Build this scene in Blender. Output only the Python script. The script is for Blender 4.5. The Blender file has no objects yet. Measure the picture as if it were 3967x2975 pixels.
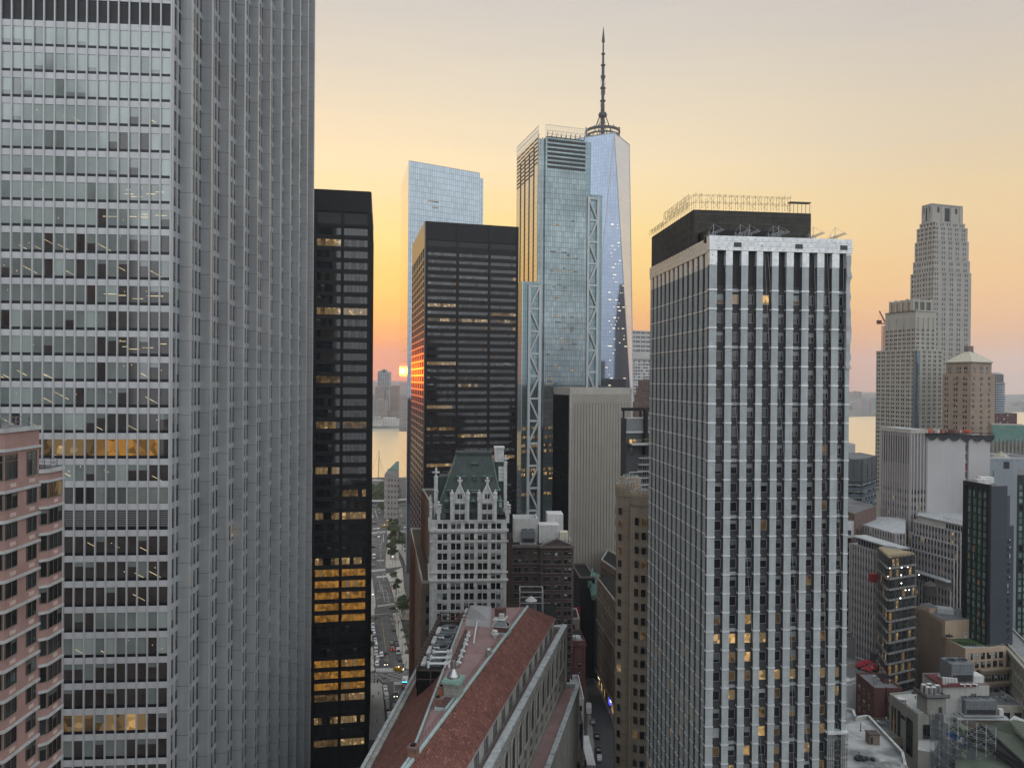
import bpy, math, random, zlib
from mathutils import Vector, Matrix
C = bpy.context.scene
Vc = Vector
random.seed(7)
# -- camera
FPX, CX, CY, EYE = 2900.0, 1983.5, 1487.5, 140.0
PITCH, ROLL = 15.5/2900.0, 0.0080
_F = Vc((0, math.cos(PITCH), -math.sin(PITCH)))
_U0 = Vc((0, math.sin(PITCH), math.cos(PITCH)))
_R0 = Vc((1, 0, 0))
_R = _R0*math.cos(ROLL) + _U0*math.sin(ROLL)
_U = _U0*math.cos(ROLL) - _R0*math.sin(ROLL)
cam = bpy.data.cameras.new('camera')
cam.sensor_width = 36.0
cam.lens = 36.0*FPX/3967.0
cam.clip_start, cam.clip_end = 0.5, 60000.0
camo = bpy.data.objects.new('camera', cam)
C.collection.objects.link(camo)
mw = Matrix((_R, _U, -_F)).transposed().to_4x4()
mw.translation = Vc((0, 0, EYE))
camo.matrix_world = mw
C.camera = camo
# -- sky, sun, exposure
SUN_AZ, SUN_EL = math.radians(-17.5), math.radians(0.6)     # azimuth from +Y, negative = left
SUN_DIR = Vc((math.sin(SUN_AZ)*math.cos(SUN_EL), math.cos(SUN_AZ)*math.cos(SUN_EL), math.sin(SUN_EL)))
SKY_STRENGTH = 1.0
C.view_settings.view_transform = 'Standard'
C.view_settings.look = 'None'
C.view_settings.exposure = 0.8
C.view_settings.gamma = 1.0
C.render.engine = 'CYCLES'
C.cycles.use_denoising = True
C.cycles.max_bounces = 6
C.cycles.diffuse_bounces = 2
C.cycles.glossy_bounces = 4
C.cycles.volume_bounces = 1
C.cycles.sample_clamp_indirect = 4.0
C.cycles.volume_max_steps = 64
def lin(c):
 return tuple(((v/255.0)/12.92 if v/255.0 <= 0.04045 else ((v/255.0 + 0.055)/1.055) ** 2.4) for v in c)
W = bpy.data.worlds.new('World')
C.world = W
W.use_nodes = True
nt = W.node_tree
nt.nodes.clear()
N = nt.nodes.new
L = nt.links.new
def mth(op, a, b=None, clamp=False):
 n = N('ShaderNodeMath'); n.operation = op; n.use_clamp = clamp
 for i, v in enumerate((a, b)):
  if v is None:
   continue
  if isinstance(v, (int, float)):
   n.inputs[i].default_value = v
  else:
   L(v, n.inputs[i])
 return n.outputs[0]
def ramp(fac, stops):
 n = N('ShaderNodeValToRGB')
 cr = n.color_ramp
 cr.interpolation = 'EASE'
 while len(cr.elements) < len(stops):
  cr.elements.new(0.5)
 for e, (p, c) in zip(cr.elements, stops):
  e.position = p
  e.color = (*lin(c), 1)
 cr.interpolation = 'LINEAR'
 L(fac, n.inputs[0])
 return n.outputs[0]
def mixc(f, a, b, mode='MIX'):
 n = N('ShaderNodeMix'); n.data_type = 'RGBA'; n.blend_type = mode
 if isinstance(f, (int, float)):
  n.inputs[0].default_value = f
 else:
  L(f, n.inputs[0])
 L(a, n.inputs[6]); L(b, n.inputs[7])
 return n.outputs[2]
tc = N('ShaderNodeTexCoord')
nrm = N('ShaderNodeVectorMath'); nrm.operation = 'NORMALIZE'
L(tc.outputs['Generated'], nrm.inputs[0])
sep = N('ShaderNodeSeparateXYZ'); L(nrm.outputs[0], sep.inputs[0])
zc = sep.outputs[2]
flat = N('ShaderNodeVectorMath'); flat.operation = 'MULTIPLY'
L(nrm.outputs[0], flat.inputs[0]); flat.inputs[1].default_value = (1, 1, 0)
fn = N('ShaderNodeVectorMath'); fn.operation = 'NORMALIZE'; L(flat.outputs[0], fn.inputs[0])
dt = N('ShaderNodeVectorMath'); dt.operation = 'DOT_PRODUCT'; L(fn.outputs[0], dt.inputs[0])
dt.inputs[1].default_value = (math.sin(SUN_AZ), math.cos(SUN_AZ), 0)
daz = dt.outputs['Value']
cmap = N('ShaderNodeMapping'); cmap.inputs['Scale'].default_value = (2.0, 2.0, 22.0)
L(nrm.outputs[0], cmap.inputs[0])
cn = N('ShaderNodeTexNoise'); cn.inputs['Scale'].default_value = 2.2; cn.inputs['Detail'].default_value = 5
L(cmap.outputs[0], cn.inputs[0])
zw = mth('ADD', zc, mth('MULTIPLY', mth('SUBTRACT', cn.outputs[0], 0.5), 0.05))
f = mth('MAXIMUM', zw, 0.0)
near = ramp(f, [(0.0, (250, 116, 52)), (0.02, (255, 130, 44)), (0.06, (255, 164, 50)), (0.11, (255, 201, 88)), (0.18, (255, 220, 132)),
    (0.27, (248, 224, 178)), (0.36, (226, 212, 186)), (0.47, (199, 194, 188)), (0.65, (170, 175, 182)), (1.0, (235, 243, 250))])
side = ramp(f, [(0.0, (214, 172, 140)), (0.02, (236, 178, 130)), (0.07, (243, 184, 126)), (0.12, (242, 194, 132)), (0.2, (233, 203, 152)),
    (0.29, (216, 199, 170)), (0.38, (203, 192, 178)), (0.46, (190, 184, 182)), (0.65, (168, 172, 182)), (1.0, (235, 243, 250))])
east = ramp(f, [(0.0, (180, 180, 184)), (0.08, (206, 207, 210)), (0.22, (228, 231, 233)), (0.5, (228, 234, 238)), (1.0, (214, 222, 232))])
WF = N('ShaderNodeRGB'); WF.outputs[0].default_value = (.62, .615, .62, 1)
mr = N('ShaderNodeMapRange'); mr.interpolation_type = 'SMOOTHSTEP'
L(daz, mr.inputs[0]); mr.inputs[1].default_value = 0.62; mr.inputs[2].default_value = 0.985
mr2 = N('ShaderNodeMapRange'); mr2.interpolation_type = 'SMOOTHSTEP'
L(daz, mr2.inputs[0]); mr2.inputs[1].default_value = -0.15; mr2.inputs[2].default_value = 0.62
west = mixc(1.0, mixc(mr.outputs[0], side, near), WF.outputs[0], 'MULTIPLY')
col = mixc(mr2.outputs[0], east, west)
gd = N('ShaderNodeVectorMath'); gd.operation = 'DOT_PRODUCT'; L(nrm.outputs[0], gd.inputs[0])
gd.inputs[1].default_value = SUN_DIR
glow = mth('POWER', mth('MAXIMUM', gd.outputs['Value'], 0.0), 60.0)
gcol = N('ShaderNodeRGB'); gcol.outputs[0].default_value = (0.26, 0.085, 0.0, 1)
col = mixc(glow, col, gcol.outputs[0], 'ADD')
sky = N('ShaderNodeTexSky'); sky.sky_type = 'NISHITA'; sky.sun_disc = False
sky.sun_elevation = SUN_EL; sky.sun_rotation = SUN_AZ; sky.dust_density = 4.0
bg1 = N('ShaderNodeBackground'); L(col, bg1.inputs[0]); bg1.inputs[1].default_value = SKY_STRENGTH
bg2 = N('ShaderNodeBackground'); L(sky.outputs[0], bg2.inputs[0]); bg2.inputs[1].default_value = 0.02
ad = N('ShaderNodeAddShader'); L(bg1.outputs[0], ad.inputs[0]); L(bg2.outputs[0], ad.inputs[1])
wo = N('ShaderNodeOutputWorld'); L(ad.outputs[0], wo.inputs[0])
sl = bpy.data.lights.new('sun', 'SUN')
sl.energy = 0.55
sl.angle = math.radians(0.5)
sl.color = (1.0, 0.13, 0.0003)
so = bpy.data.objects.new('sun', sl)
C.collection.objects.link(so)
so.rotation_euler = (-SUN_DIR).to_track_quat('-Z', 'Y').to_euler()
# -- picture -> place helpers (source pixels 3967 x 2975)
def ray(u, v):
 return _F*FPX + _R*(u - CX) - _U*(v - CY)
def HV(u):
 return 1472.0 + 0.008*(u - CX)
def PY(u, v, Y):
 r = ray(u, v); t = Y/r.y
 return Vc((r.x*t, Y, EYE + r.z*t))
def PZ(u, v, z):
 r = ray(u, v); t = (z - EYE)/r.z
 return Vc((r.x*t, r.y*t, z))
def pl(u, Y, v=None):
 p = PY(u, HV(u) if v is None else v, Y)
 return Vc((p.x, p.y))
def vp(u):
 r = ray(u, HV(u))
 return Vc((r.x, r.y)).normalized()
def hit(p, d, u, v=None):
 r = ray(u, HV(u) if v is None else v)
 a = Vc((r.x, r.y))
 den = d.x*a.y - d.y*a.x
 t = (a.x*p.y - a.y*p.x)/den
 return p + d*t
def zat(u, v, p):
 r = ray(u, v)
 t = (p.x*r.x + p.y*r.y)/(r.x*r.x + r.y*r.y)
 return EYE + r.z*t
def project(p):
 d = p - Vc((0, 0, EYE))
 y = d.dot(_F)
 if y <= 0:
  return None
 return CX + d.dot(_R)/y*FPX, CY - d.dot(_U)/y*FPX, y
# -- materials
MATS = {}
def mat(name, col, rough=0.6, metal=0.0, ior=1.45, nz=0.12, ns=0.35, sk=0.0, bump=0.0, bs=8.0,
  grid=None, wave=None, emit=None, patches=None, panel_tilt=0.0):
 """Principled material; grid = (w, h, mortar, offset, second colour, mortar colour) laid on the UVs (metres)."""
 noise, nscale, streak, bscale = nz, ns, sk, bs
 if name in MATS:
  return MATS[name]
 m = bpy.data.materials.new(name)
 m.use_nodes = True
 t = m.node_tree
 b = t.nodes['Principled BSDF']
 nn, ll = t.nodes.new, t.links.new
 b.inputs['Roughness'].default_value = rough
 b.inputs['Metallic'].default_value = metal
 b.inputs['IOR'].default_value = ior
 geo = nn('ShaderNodeNewGeometry')
 uvn = nn('ShaderNodeTexCoord')
 def mixn(f, a, c, mode='MIX'):
  x = nn('ShaderNodeMix'); x.data_type = 'RGBA'; x.blend_type = mode
  for i, val in ((0, f), (6, a), (7, c)):
   if isinstance(val, (int, float)):
    x.inputs[i].default_value = val
   elif isinstance(val, tuple):
    x.inputs[i].default_value = (*val[:3], 1)
   else:
    ll(val, x.inputs[i])
  return x.outputs[2]
 c = tuple(col)
 cur = c
 br = None
 if grid:
  gw, gh, gm, go, c2, cm = grid
  br = nn('ShaderNodeTexBrick')
  ll(uvn.outputs['UV'], br.inputs['Vector'])
  br.offset = go; br.squash = 1.0
  br.inputs['Scale'].default_value = 1.0
  br.inputs['Brick Width'].default_value = gw
  br.inputs['Row Height'].default_value = gh
  br.inputs['Mortar Size'].default_value = gm
  br.inputs['Mortar Smooth'].default_value = 0.1
  br.inputs['Bias'].default_value = 0.0
  br.inputs['Color1'].default_value = (*c, 1)
  br.inputs['Color2'].default_value = (*c2, 1)
  br.inputs['Mortar'].default_value = (*cm, 1)
  cur = br.outputs['Color']
 if wave:
  sc, c2 = wave          # vertical ribs every sc metres along U
  sx = nn('ShaderNodeSeparateXYZ'); ll(uvn.outputs['UV'], sx.inputs[0])
  w1 = nn('ShaderNodeMath'); w1.operation = 'MULTIPLY'; ll(sx.outputs[0], w1.inputs[0]); w1.inputs[1].default_value = 2*math.pi/sc
  w2 = nn('ShaderNodeMath'); w2.operation = 'SINE'; ll(w1.outputs[0], w2.inputs[0])
  w3 = nn('ShaderNodeMapRange'); ll(w2.outputs[0], w3.inputs[0]); w3.inputs[1].default_value = 0.3; w3.inputs[2].default_value = 1.0
  cur = mixn(w3.outputs[0], cur, tuple(c2))
 if noise:
  n1 = nn('ShaderNodeTexNoise'); n1.inputs['Scale'].default_value = nscale; n1.inputs['Detail'].default_value = 6
  ll(geo.outputs['Position'], n1.inputs[0])
  r1 = nn('ShaderNodeMapRange'); ll(n1.outputs[0], r1.inputs[0])
  r1.inputs[1].default_value = 0.3; r1.inputs[2].default_value = 0.7
  r1.inputs[3].default_value = 1 - noise; r1.inputs[4].default_value = 1 + noise
  cc = nn('ShaderNodeCombineColor')
  for i in range(3):
   ll(r1.outputs[0], cc.inputs[i])
  cur = mixn(1.0, cur, cc.outputs[0], 'MULTIPLY')
 if streak:
  mp = nn('ShaderNodeMapping'); mp.inputs['Scale'].default_value = (1.3, 1.3, 0.06)
  ll(geo.outputs['Position'], mp.inputs[0])
  n2 = nn('ShaderNodeTexNoise'); n2.inputs['Scale'].default_value = 1.0; n2.inputs['Detail'].default_value = 4
  ll(mp.outputs[0], n2.inputs[0])
  r2 = nn('ShaderNodeMapRange'); ll(n2.outputs[0], r2.inputs[0])
  r2.inputs[1].default_value = 0.35; r2.inputs[2].default_value = 0.7
  r2.inputs[3].default_value = 1.0; r2.inputs[4].default_value = 1 - streak
  cc = nn('ShaderNodeCombineColor')
  for i in range(3):
   ll(r2.outputs[0], cc.inputs[i])
  cur = mixn(1.0, cur, cc.outputs[0], 'MULTIPLY')
 if patches:
  ps, pc, lo, hi = patches
  n3 = nn('ShaderNodeTexNoise'); n3.inputs['Scale'].default_value = ps; n3.inputs['Detail'].default_value = 7
  ll(geo.outputs['Position'], n3.inputs[0])
  r3 = nn('ShaderNodeMapRange'); ll(n3.outputs[0], r3.inputs[0])
  r3.inputs[1].default_value = lo; r3.inputs[2].default_value = hi
  cur = mixn(r3.outputs[0], cur, tuple(pc))
 if isinstance(cur, tuple):
  b.inputs['Base Color'].default_value = (*cur, 1)
 else:
  ll(cur, b.inputs['Base Color'])
 if bump or panel_tilt:
  n4 = nn('ShaderNodeTexNoise'); n4.inputs['Scale'].default_value = bscale; n4.inputs['Detail'].default_value = 3
  ll(geo.outputs['Position'], n4.inputs[0])
  bp = nn('ShaderNodeBump'); bp.inputs['Distance'].default_value = 0.05
  bp.inputs['Strength'].default_value = bump or panel_tilt
  ll(n4.outputs[0], bp.inputs['Height'])
  ll(bp.outputs[0], b.inputs['Normal'])
 if emit:
  ecol, es, pscale, cut = emit
  n5 = nn('ShaderNodeTexVoronoi'); n5.inputs['Scale'].default_value = pscale
  ll(geo.outputs['Position'], n5.inputs[0])
  s5 = nn('ShaderNodeSeparateColor'); ll(n5.outputs['Color'], s5.inputs[0])
  r5 = nn('ShaderNodeMapRange'); ll(s5.outputs[0], r5.inputs[0])
  r5.inputs[1].default_value = cut; r5.inputs[2].default_value = 1.0
  r5.inputs[3].default_value = es*0.25; r5.inputs[4].default_value = es
  b.inputs['Emission Color'].default_value = (*ecol, 1)
  ll(r5.outputs[0], b.inputs['Emission Strength'])
 MATS[name] = m
 return m
# -- mesh building
class Fr:
 """A wall's own frame: x along p0->p1 (left to right as seen), y into the wall, z up."""
 def __init__(s, p0, p1):
  s.o = Vc((p0[0], p0[1])); d = Vc((p1[0], p1[1])) - s.o
  s.L = d.length
  s.ex = d/s.L
  s.ey = Vc((-s.ex.y, s.ex.x))
  s.ang = math.atan2(s.ex.y, s.ex.x)
 def at(s, x, y, z):
  p = s.o + s.ex*x + s.ey*y
  return Vc((p.x, p.y, z))
 def xu(s, u, v=None):
  """distance along the wall of picture column u"""
  p = hit(s.o, s.ex, u, v)
  return (p - s.o).dot(s.ex)
WORLD = Fr((0, 0), (1, 0))
class MB:
 def __init__(s):
  s.v, s.f, s.m, s.uv, s.mats, s.smooth = [], [], [], [], [], False
 def mi(s, m):
  if m not in s.mats:
   s.mats.append(m)
  return s.mats.index(m)
 def face(s, pts, m, uv=None):
  i = len(s.v)
  s.v.extend(pts)
  s.f.append(tuple(range(i, i + len(pts))))
  s.m.append(s.mi(m))
  s.uv.append(uv or [(0.0, 0.0)]*len(pts))
  return s
 def box(s, fr, x0, x1, y0, y1, z0, z1, m, top=None, back=True, bottom=True):
  P = fr.at
  a, b, c, d = P(x0, y0, z0), P(x1, y0, z0), P(x1, y1, z0), P(x0, y1, z0)
  e, f_, g, h = P(x0, y0, z1), P(x1, y0, z1), P(x1, y1, z1), P(x0, y1, z1)
  s.face([a, b, f_, e], m, [(x0, z0), (x1, z0), (x1, z1), (x0, z1)])
  s.face([b, c, g, f_], m, [(y0, z0), (y1, z0), (y1, z1), (y0, z1)])
  if back:
   s.face([c, d, h, g], m, [(x1, z0), (x0, z0), (x0, z1), (x1, z1)])
  s.face([d, a, e, h], m, [(y1, z0), (y0, z0), (y0, z1), (y1, z1)])
  s.face([e, f_, g, h], top or m, [(x0, y0), (x1, y0), (x1, y1), (x0, y1)])
  if bottom:
   s.face([d, c, b, a], m, [(x0, y1), (x1, y1), (x1, y0), (x0, y0)])
  return s
 def bx(s, *a, **k):
  return s.box(*a, back=False, **k)
 def prism(s, poly, z0, z1, m, top=None, bottom=False):
  poly = [Vc((p[0], p[1])) for p in poly]
  ar = sum(poly[i].x*poly[(i + 1) % len(poly)].y - poly[(i + 1) % len(poly)].x*poly[i].y for i in range(len(poly)))
  if ar < 0:
   poly = poly[::-1]
  n = len(poly)
  acc = 0.0
  for i in range(n):
   p, q = poly[i], poly[(i + 1) % n]
   l = (q - p).length
   s.face([Vc((p.x, p.y, z0)), Vc((q.x, q.y, z0)), Vc((q.x, q.y, z1)), Vc((p.x, p.y, z1))], m,
    [(acc, z0), (acc + l, z0), (acc + l, z1), (acc, z1)])
   acc += l
  s.face([Vc((p.x, p.y, z1)) for p in poly], top or m, [(p.x, p.y) for p in poly])
  if bottom:
   s.face([Vc((p.x, p.y, z0)) for p in poly[::-1]], m, [(p.x, p.y) for p in poly[::-1]])
  return s
 def tube(s, p, q, r, m, n=6, r2=None, cap=True):
  p, q = Vector(p), Vector(q)
  d = q - p
  if d.length < 1e-6:
   return s
  a = d.normalized().orthogonal().normalized()
  b = d.normalized().cross(a)
  r2 = r if r2 is None else r2
  A = [p + (a*math.cos(2*math.pi*i/n) + b*math.sin(2*math.pi*i/n))*r for i in range(n)]
  B = [q + (a*math.cos(2*math.pi*i/n) + b*math.sin(2*math.pi*i/n))*r2 for i in range(n)]
  for i in range(n):
   j = (i + 1) % n
   s.face([A[i], A[j], B[j], B[i]], m, [(i*.3, 0), (i*.3 + .3, 0), (i*.3 + .3, d.length), (i*.3, d.length)])
  if cap:
   s.face(A[::-1], m); s.face(B, m)
  return s
 def lathe(s, c, prof, m, n=16, cap=True, arc=None):
  """prof = [(radius, z)...] about the vertical through c"""
  cx, cy = c[0], c[1]
  rings = []
  for r, z in prof:
   rings.append([Vc((cx + r*math.cos(2*math.pi*i/n), cy + r*math.sin(2*math.pi*i/n), z)) for i in range(n)])
  for k in range(len(rings) - 1):
   A, B = rings[k], rings[k + 1]
   r = max(prof[k][0], prof[k + 1][0])
   for i in range(n):
    j = (i + 1) % n
    l0, l1 = 2*math.pi*r*i/n, 2*math.pi*r*(i + 1)/n
    s.face([A[i], A[j], B[j], B[i]], m, [(l0, prof[k][1]), (l1, prof[k][1]), (l1, prof[k + 1][1]), (l0, prof[k + 1][1])])
  if cap:
   s.face(rings[-1], m); s.face(rings[0][::-1], m)
  return s
 def mesh(s, name, off=(0, 0, 0)):
  off = Vector(off)
  me = bpy.data.meshes.new(name)
  me.from_pydata([tuple(p - off) for p in s.v], [], s.f)
  for mt in s.mats:
   me.materials.append(mt)
  me.polygons.foreach_set('material_index', s.m)
  if s.smooth:
   me.polygons.foreach_set('use_smooth', [True]*len(s.f))
  ul = me.uv_layers.new(name='UVMap')
  ul.data.foreach_set('uv', [c for f in s.uv for p in f for c in p])
  me.update()
  return me
def weld(o, dist=0.0005):
 import bmesh
 bm = bmesh.new(); bm.from_mesh(o.data)
 bmesh.ops.remove_doubles(bm, verts=bm.verts, dist=dist)
 bm.to_mesh(o.data); bm.free()
 return o
def link(o):
 C.collection.objects.link(o)
 return o
class Thing:
 """An Empty at a thing's base; its parts are children."""
 def __init__(s, name, label, cat, p, group=None, z=0.0):
  s.loc = Vc((p[0], p[1], z if len(p) < 3 else p[2]))
  s.e = link(bpy.data.objects.new(name, None))
  s.e.location = s.loc
  s.e.empty_display_size = 1.0
  s.e['label'] = label; s.e['category'] = cat
  if group:
   s.e['group'] = group
  s.wins = []
 def part(s, name, mb, label=None, parent=None, stuff=False):
  o = link(bpy.data.objects.new(name, mb.mesh(name, s.loc)))
  o.parent = parent or s.e
  if label:
   o['label'] = label
  if stuff:
   o['kind'] = 'stuff'
  return o
ALL_BUILDINGS = []
def building(name, label, p, cat='building', group=None):
 b = Thing(name, label, cat, p, group)
 ALL_BUILDINGS.append(b)
 return b
def single(name, mb, label, cat, group=None, at=None):
 """A thing that is one mesh."""
 at = Vector(at) if at is not None else (mb.v[0] if mb.v else Vc((0, 0, 0)))
 o = link(bpy.data.objects.new(name, mb.mesh(name, at)))
 o.location = at
 o['label'] = label; o['category'] = cat
 if group:
  o['group'] = group
 return o
def struct(name, mb):
 o = link(bpy.data.objects.new(name, mb.mesh(name)))
 o['kind'] = 'structure'
 return o
# -- windows
GLASS = mat('dark_glass', (0.012, 0.014, 0.016), 0.05, ior=1.75, nz=0.3, ns=0.2, bump=0.04, bs=0.7)
GLASS2 = mat('grey_glass', (0.026, 0.030, 0.032), 0.08, ior=1.75, nz=0.3, ns=0.2, bump=0.04, bs=0.6)
BLIND = mat('pale_blind', (0.20, 0.215, 0.20), 0.25, ior=1.7, nz=0.22, ns=0.5)
BLIND2 = mat('grey_blind', (0.085, 0.093, 0.09), 0.25, ior=1.7, nz=0.2, ns=0.5)
BLINDW = mat('white_blind', (0.36, 0.39, 0.39), 0.3, ior=1.6, nz=0.15, ns=0.6)
LITW = mat('lit_room', (0.05, 0.04, 0.02), 0.2, nz=0, emit=((1.0, 0.60, 0.22), 0.5, 0.9, 0.25))
LITA = mat('amber_room', (0.05, 0.03, 0.01), 0.2, nz=0, emit=((1.0, 0.47, 0.09), 0.20, 0.9, 0.0))
LITD = mat('dim_lit_room', (0.02, 0.016, 0.012), 0.1, nz=0, emit=((1.0, 0.62, 0.28), 0.075, 0.8, 0.2))
LITS = mat('sparsely_lit_room', (0.014, 0.013, 0.012), 0.06, ior=1.8, nz=0, emit=((1.0, 0.66, 0.30), 0.34, 1.1, 0.78))
DARKFRAME = mat('dark_window_frame', (0.03, 0.03, 0.032), 0.45, nz=0.1)
GREYFRAME = mat('grey_window_frame', (0.33, 0.34, 0.34), 0.45, nz=0.1)
WHITEFRAME = mat('white_window_frame', (0.55, 0.56, 0.55), 0.45, nz=0.1)
PAL = {
 'dark': [(6, GLASS, 0, GLASS), (2, BLIND2, .5, GLASS), (1, BLIND2, .3, GLASS2), (1, GLASS2, 0, GLASS2)],
 'black': [(9, GLASS, 0, GLASS), (1, GLASS2, 0, GLASS2), (.5, LITD, 0, LITD)],
 'office': [(4, GLASS, 0, GLASS), (3, BLIND2, .45, GLASS), (2, BLIND2, .6, GLASS), (2, BLIND, .4, GLASS), (1, GLASS2, 0, GLASS2), (.5, LITD, 0, LITD)],
 'pale': [(6, BLIND, 0, BLIND), (2, BLIND2, 0, BLIND2), (2, BLIND, .6, GLASS2), (1, GLASS2, 0, GLASS2), (.5, BLINDW, .5, BLIND)],
 'grey': [(4, BLIND2, 0, BLIND2), (3, GLASS2, 0, GLASS2), (2, BLIND2, .5, GLASS), (1, BLIND, .6, GLASS), (.3, LITD, 0, LITD)],
 'brown': [(7, GLASS, 0, GLASS), (3, GLASS2, 0, GLASS2), (2, BLIND2, .3, GLASS), (.6, BLIND2, 0, BLIND2)],
 'amber': [(1, LITA, 0, LITA)],
 'lit': [(4, LITW, 0, LITW), (3, LITS, 0, LITS), (2, LITD, 0, LITD), (2, BLIND, .5, LITD), (1, GLASS, 0, GLASS)],
 'sparse': [(5, LITS, 0, LITS), (2, GLASS, 0, GLASS), (2, LITD, 0, LITD)],
 'dim': [(3, LITD, 0, LITD), (3, LITS, 0, LITS), (4, GLASS, 0, GLASS)],
 'res': [(5, GLASS, 0, GLASS), (4, BLIND, .5, GLASS), (2, BLINDW, .4, GLASS), (1, BLINDW, 0, BLINDW), (2, BLIND2, .5, GLASS)],
 'golden': [(3, GLASS2, 0, GLASS2), (2, GLASS, 0, GLASS), (2, BLIND2, 0, BLIND2)],
}
LOUV = mat('dark_louvre', (0.028, 0.028, 0.029), 0.6, nz=0.1, grid=(30, 0.32, 0.05, 0, (0.03, 0.03, 0.03), (0.008, 0.008, 0.008)))
LOUVG = mat('grey_louvre', (0.16, 0.16, 0.16), 0.6, nz=0.1, grid=(30, 0.34, 0.07, 0, (0.15, 0.15, 0.15), (0.03, 0.03, 0.03)))
BRG = mat('brown_glass', (0.034, 0.028, 0.023), 0.08, ior=1.6, nz=0.3, ns=0.2, bump=0.04, bs=0.7)
LITB = mat('soft_amber_room', (0.05, 0.03, 0.01), 0.2, nz=0, emit=((1.0, 0.5, 0.13), 0.14, 0.5, 0.0))
PAL['olp'] = [(3, BRG, 0, BRG), (4, GLASS, 0, GLASS), (1.5, BLIND2, .5, GLASS), (1, GLASS2, 0, GLASS2)]
PAL['bt'] = [(4, BRG, 0, BRG), (5, GLASS, 0, GLASS), (1, BLIND2, .3, BRG), (.2, LITS, 0, LITS)]
PAL['amber'] = [(6, LITA, 0, LITA), (3, LITB, 0, LITB), (1, LITS, 0, LITS), (.7, LITA, .3, LITB)]
PAL['site'] = [(5, GLASS, 0, GLASS), (3, GLASS2, 0, GLASS2), (1, LITS, 0, LITS), (.6, LITB, 0, LITB)]
PAL['louver'] = [(1, LOUV, 0, LOUV)]
PAL['louver_grey'] = [(1, LOUVG, 0, LOUVG)]
_wm = {}
def sd0(w, pal, var):
 return zlib.crc32(('%.2f%s%d' % (w, pal, var)).encode())
def window_faces(w, h, pal, panes, frame, ft, seed, transom=0):
 """faces of one window in its own frame: [(x0, x1, y, z0, z1, material)]"""
 rnd = random.Random(seed)
 out = []
 ch = PAL[pal]
 tot = sum(c[0] for c in ch)
 def pick():
  r = rnd.random()*tot
  for c in ch:
   r -= c[0]
   if r <= 0:
    return c
  return ch[-1]
 pw = w/panes
 base = pick()
 for i in range(panes):
  c = pick() if (rnd.random() < 0.45) else base
  _, a, k, b = c
  k = k*rnd.uniform(.75, 1.25) if k else 0
  x0, x1 = i*pw, (i + 1)*pw
  if k:
   out.append((x0, x1, 0.0, h*(1 - k), h, a))
   out.append((x0, x1, 0.0, 0, h*(1 - k), b))
  else:
   out.append((x0, x1, 0.0, 0, h, b))
 if frame:
  t = ft
  out += [(0, t, -.05, 0, h, frame), (w - t, w, -.05, 0, h, frame), (t, w - t, -.05, 0, t, frame), (t, w - t, -.05, h - t, h, frame)]
  for i in range(1, panes):
   out.append((i*pw - t/2, i*pw + t/2, -.05, t, h - t, frame))
  if transom:
   out.append((t, w - t, -.045, h*transom - t/2, h*transom + t/2, frame))
 return out
def win(B, fr, x, w, z, h, pal='dark', panes=1, frame=None, ft=0.08, y=-0.02, transom=0, nvar=10):
 B.wins.append((fr, x, w, z, h, pal, panes, frame, ft, y, transom, random.randrange(nvar)))
def win_mesh(w, h, pal, panes, frame, ft, transom, var, only=0):
 key = (round(w, 2), round(h, 2), pal, panes, frame.name if frame else None, ft, transom, var, only)
 if key not in _wm:
  mb = MB()
  for (x0, x1, y, z0, z1, m) in window_faces(w, h, pal, panes, frame, ft, sd0(w, pal, var), transom):
   if only and (y < -.01) != (only == 2):
    continue
   mb.face([Vc((x0, y, z0)), Vc((x1, y, z0)), Vc((x1, y, z1)), Vc((x0, y, z1))], m, [(x0, z0), (x1, z0), (x1, z1), (x0, z1)])
  _wm[key] = mb.mesh('window' if only < 2 else 'frame')
 return _wm[key]
def finish_windows():
 """The windows that show largest become parts of their building, the rest one part of it."""
 bpy.context.view_layer.update()
 dg = bpy.context.evaluated_depsgraph_get()
 eye = Vc((0, 0, EYE))
 for B in ALL_BUILDINGS:
  if not B.wins:
   continue
  rows = []
  for k, wn in enumerate(B.wins):
   fr, x, w, z, h, *_ = wn
   c = fr.at(x + w/2, -0.9, z + h/2)
   pr = project(c)
   size = 0.0
   if pr and -20 < pr[0] < 3987 and -20 < pr[1] < 2995:
    d = c - eye
    n = -fr.ey
    cosv = -(d.normalized().x*n.x + d.normalized().y*n.y)
    if cosv > 0.02:
     ok, hp, *_r = C.ray_cast(dg, eye, d.normalized(), distance=d.length - 0.5)
     size = w*h*cosv/(pr[2] ** 2)*1e6*(0.05 if ok else 1.0)
   rows.append((size, k))
  rows.sort(reverse=True)
  chosen = {k for s_, k in rows[:99]}
  rest = MB()
  for k, (fr, x, w, z, h, pal, panes, frame, ft, y, tr, var) in enumerate(B.wins):
   if k in chosen:
    sub = frame is not None and B.e.name[:4] in ('wrap', 'apar', 'goth')
    o = link(bpy.data.objects.new('window', win_mesh(w, h, pal, panes, frame, ft, tr, var, int(sub))))
    if sub:
     link(bpy.data.objects.new('frame', win_mesh(w, h, pal, panes, frame, ft, tr, var, 2))).parent = o
    o.parent = B.e
    o.location = fr.at(x, y, z) - B.loc
    o.rotation_euler = (0, 0, fr.ang)
   else:
    for (x0, x1, yy, z0, z1, m) in window_faces(w, h, pal, panes, frame, ft, sd0(w, pal, var), tr):
     P = fr.at
     rest.face([P(x + x0, y + yy, z + z0), P(x + x1, y + yy, z + z0), P(x + x1, y + yy, z + z1), P(x + x0, y + yy, z + z1)], m,
       [(x + x0, z + z0), (x + x1, z + z0), (x + x1, z + z1), (x + x0, z + z1)])
  if rest.f:
   B.part('smaller_windows', rest, stuff=True)
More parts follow.
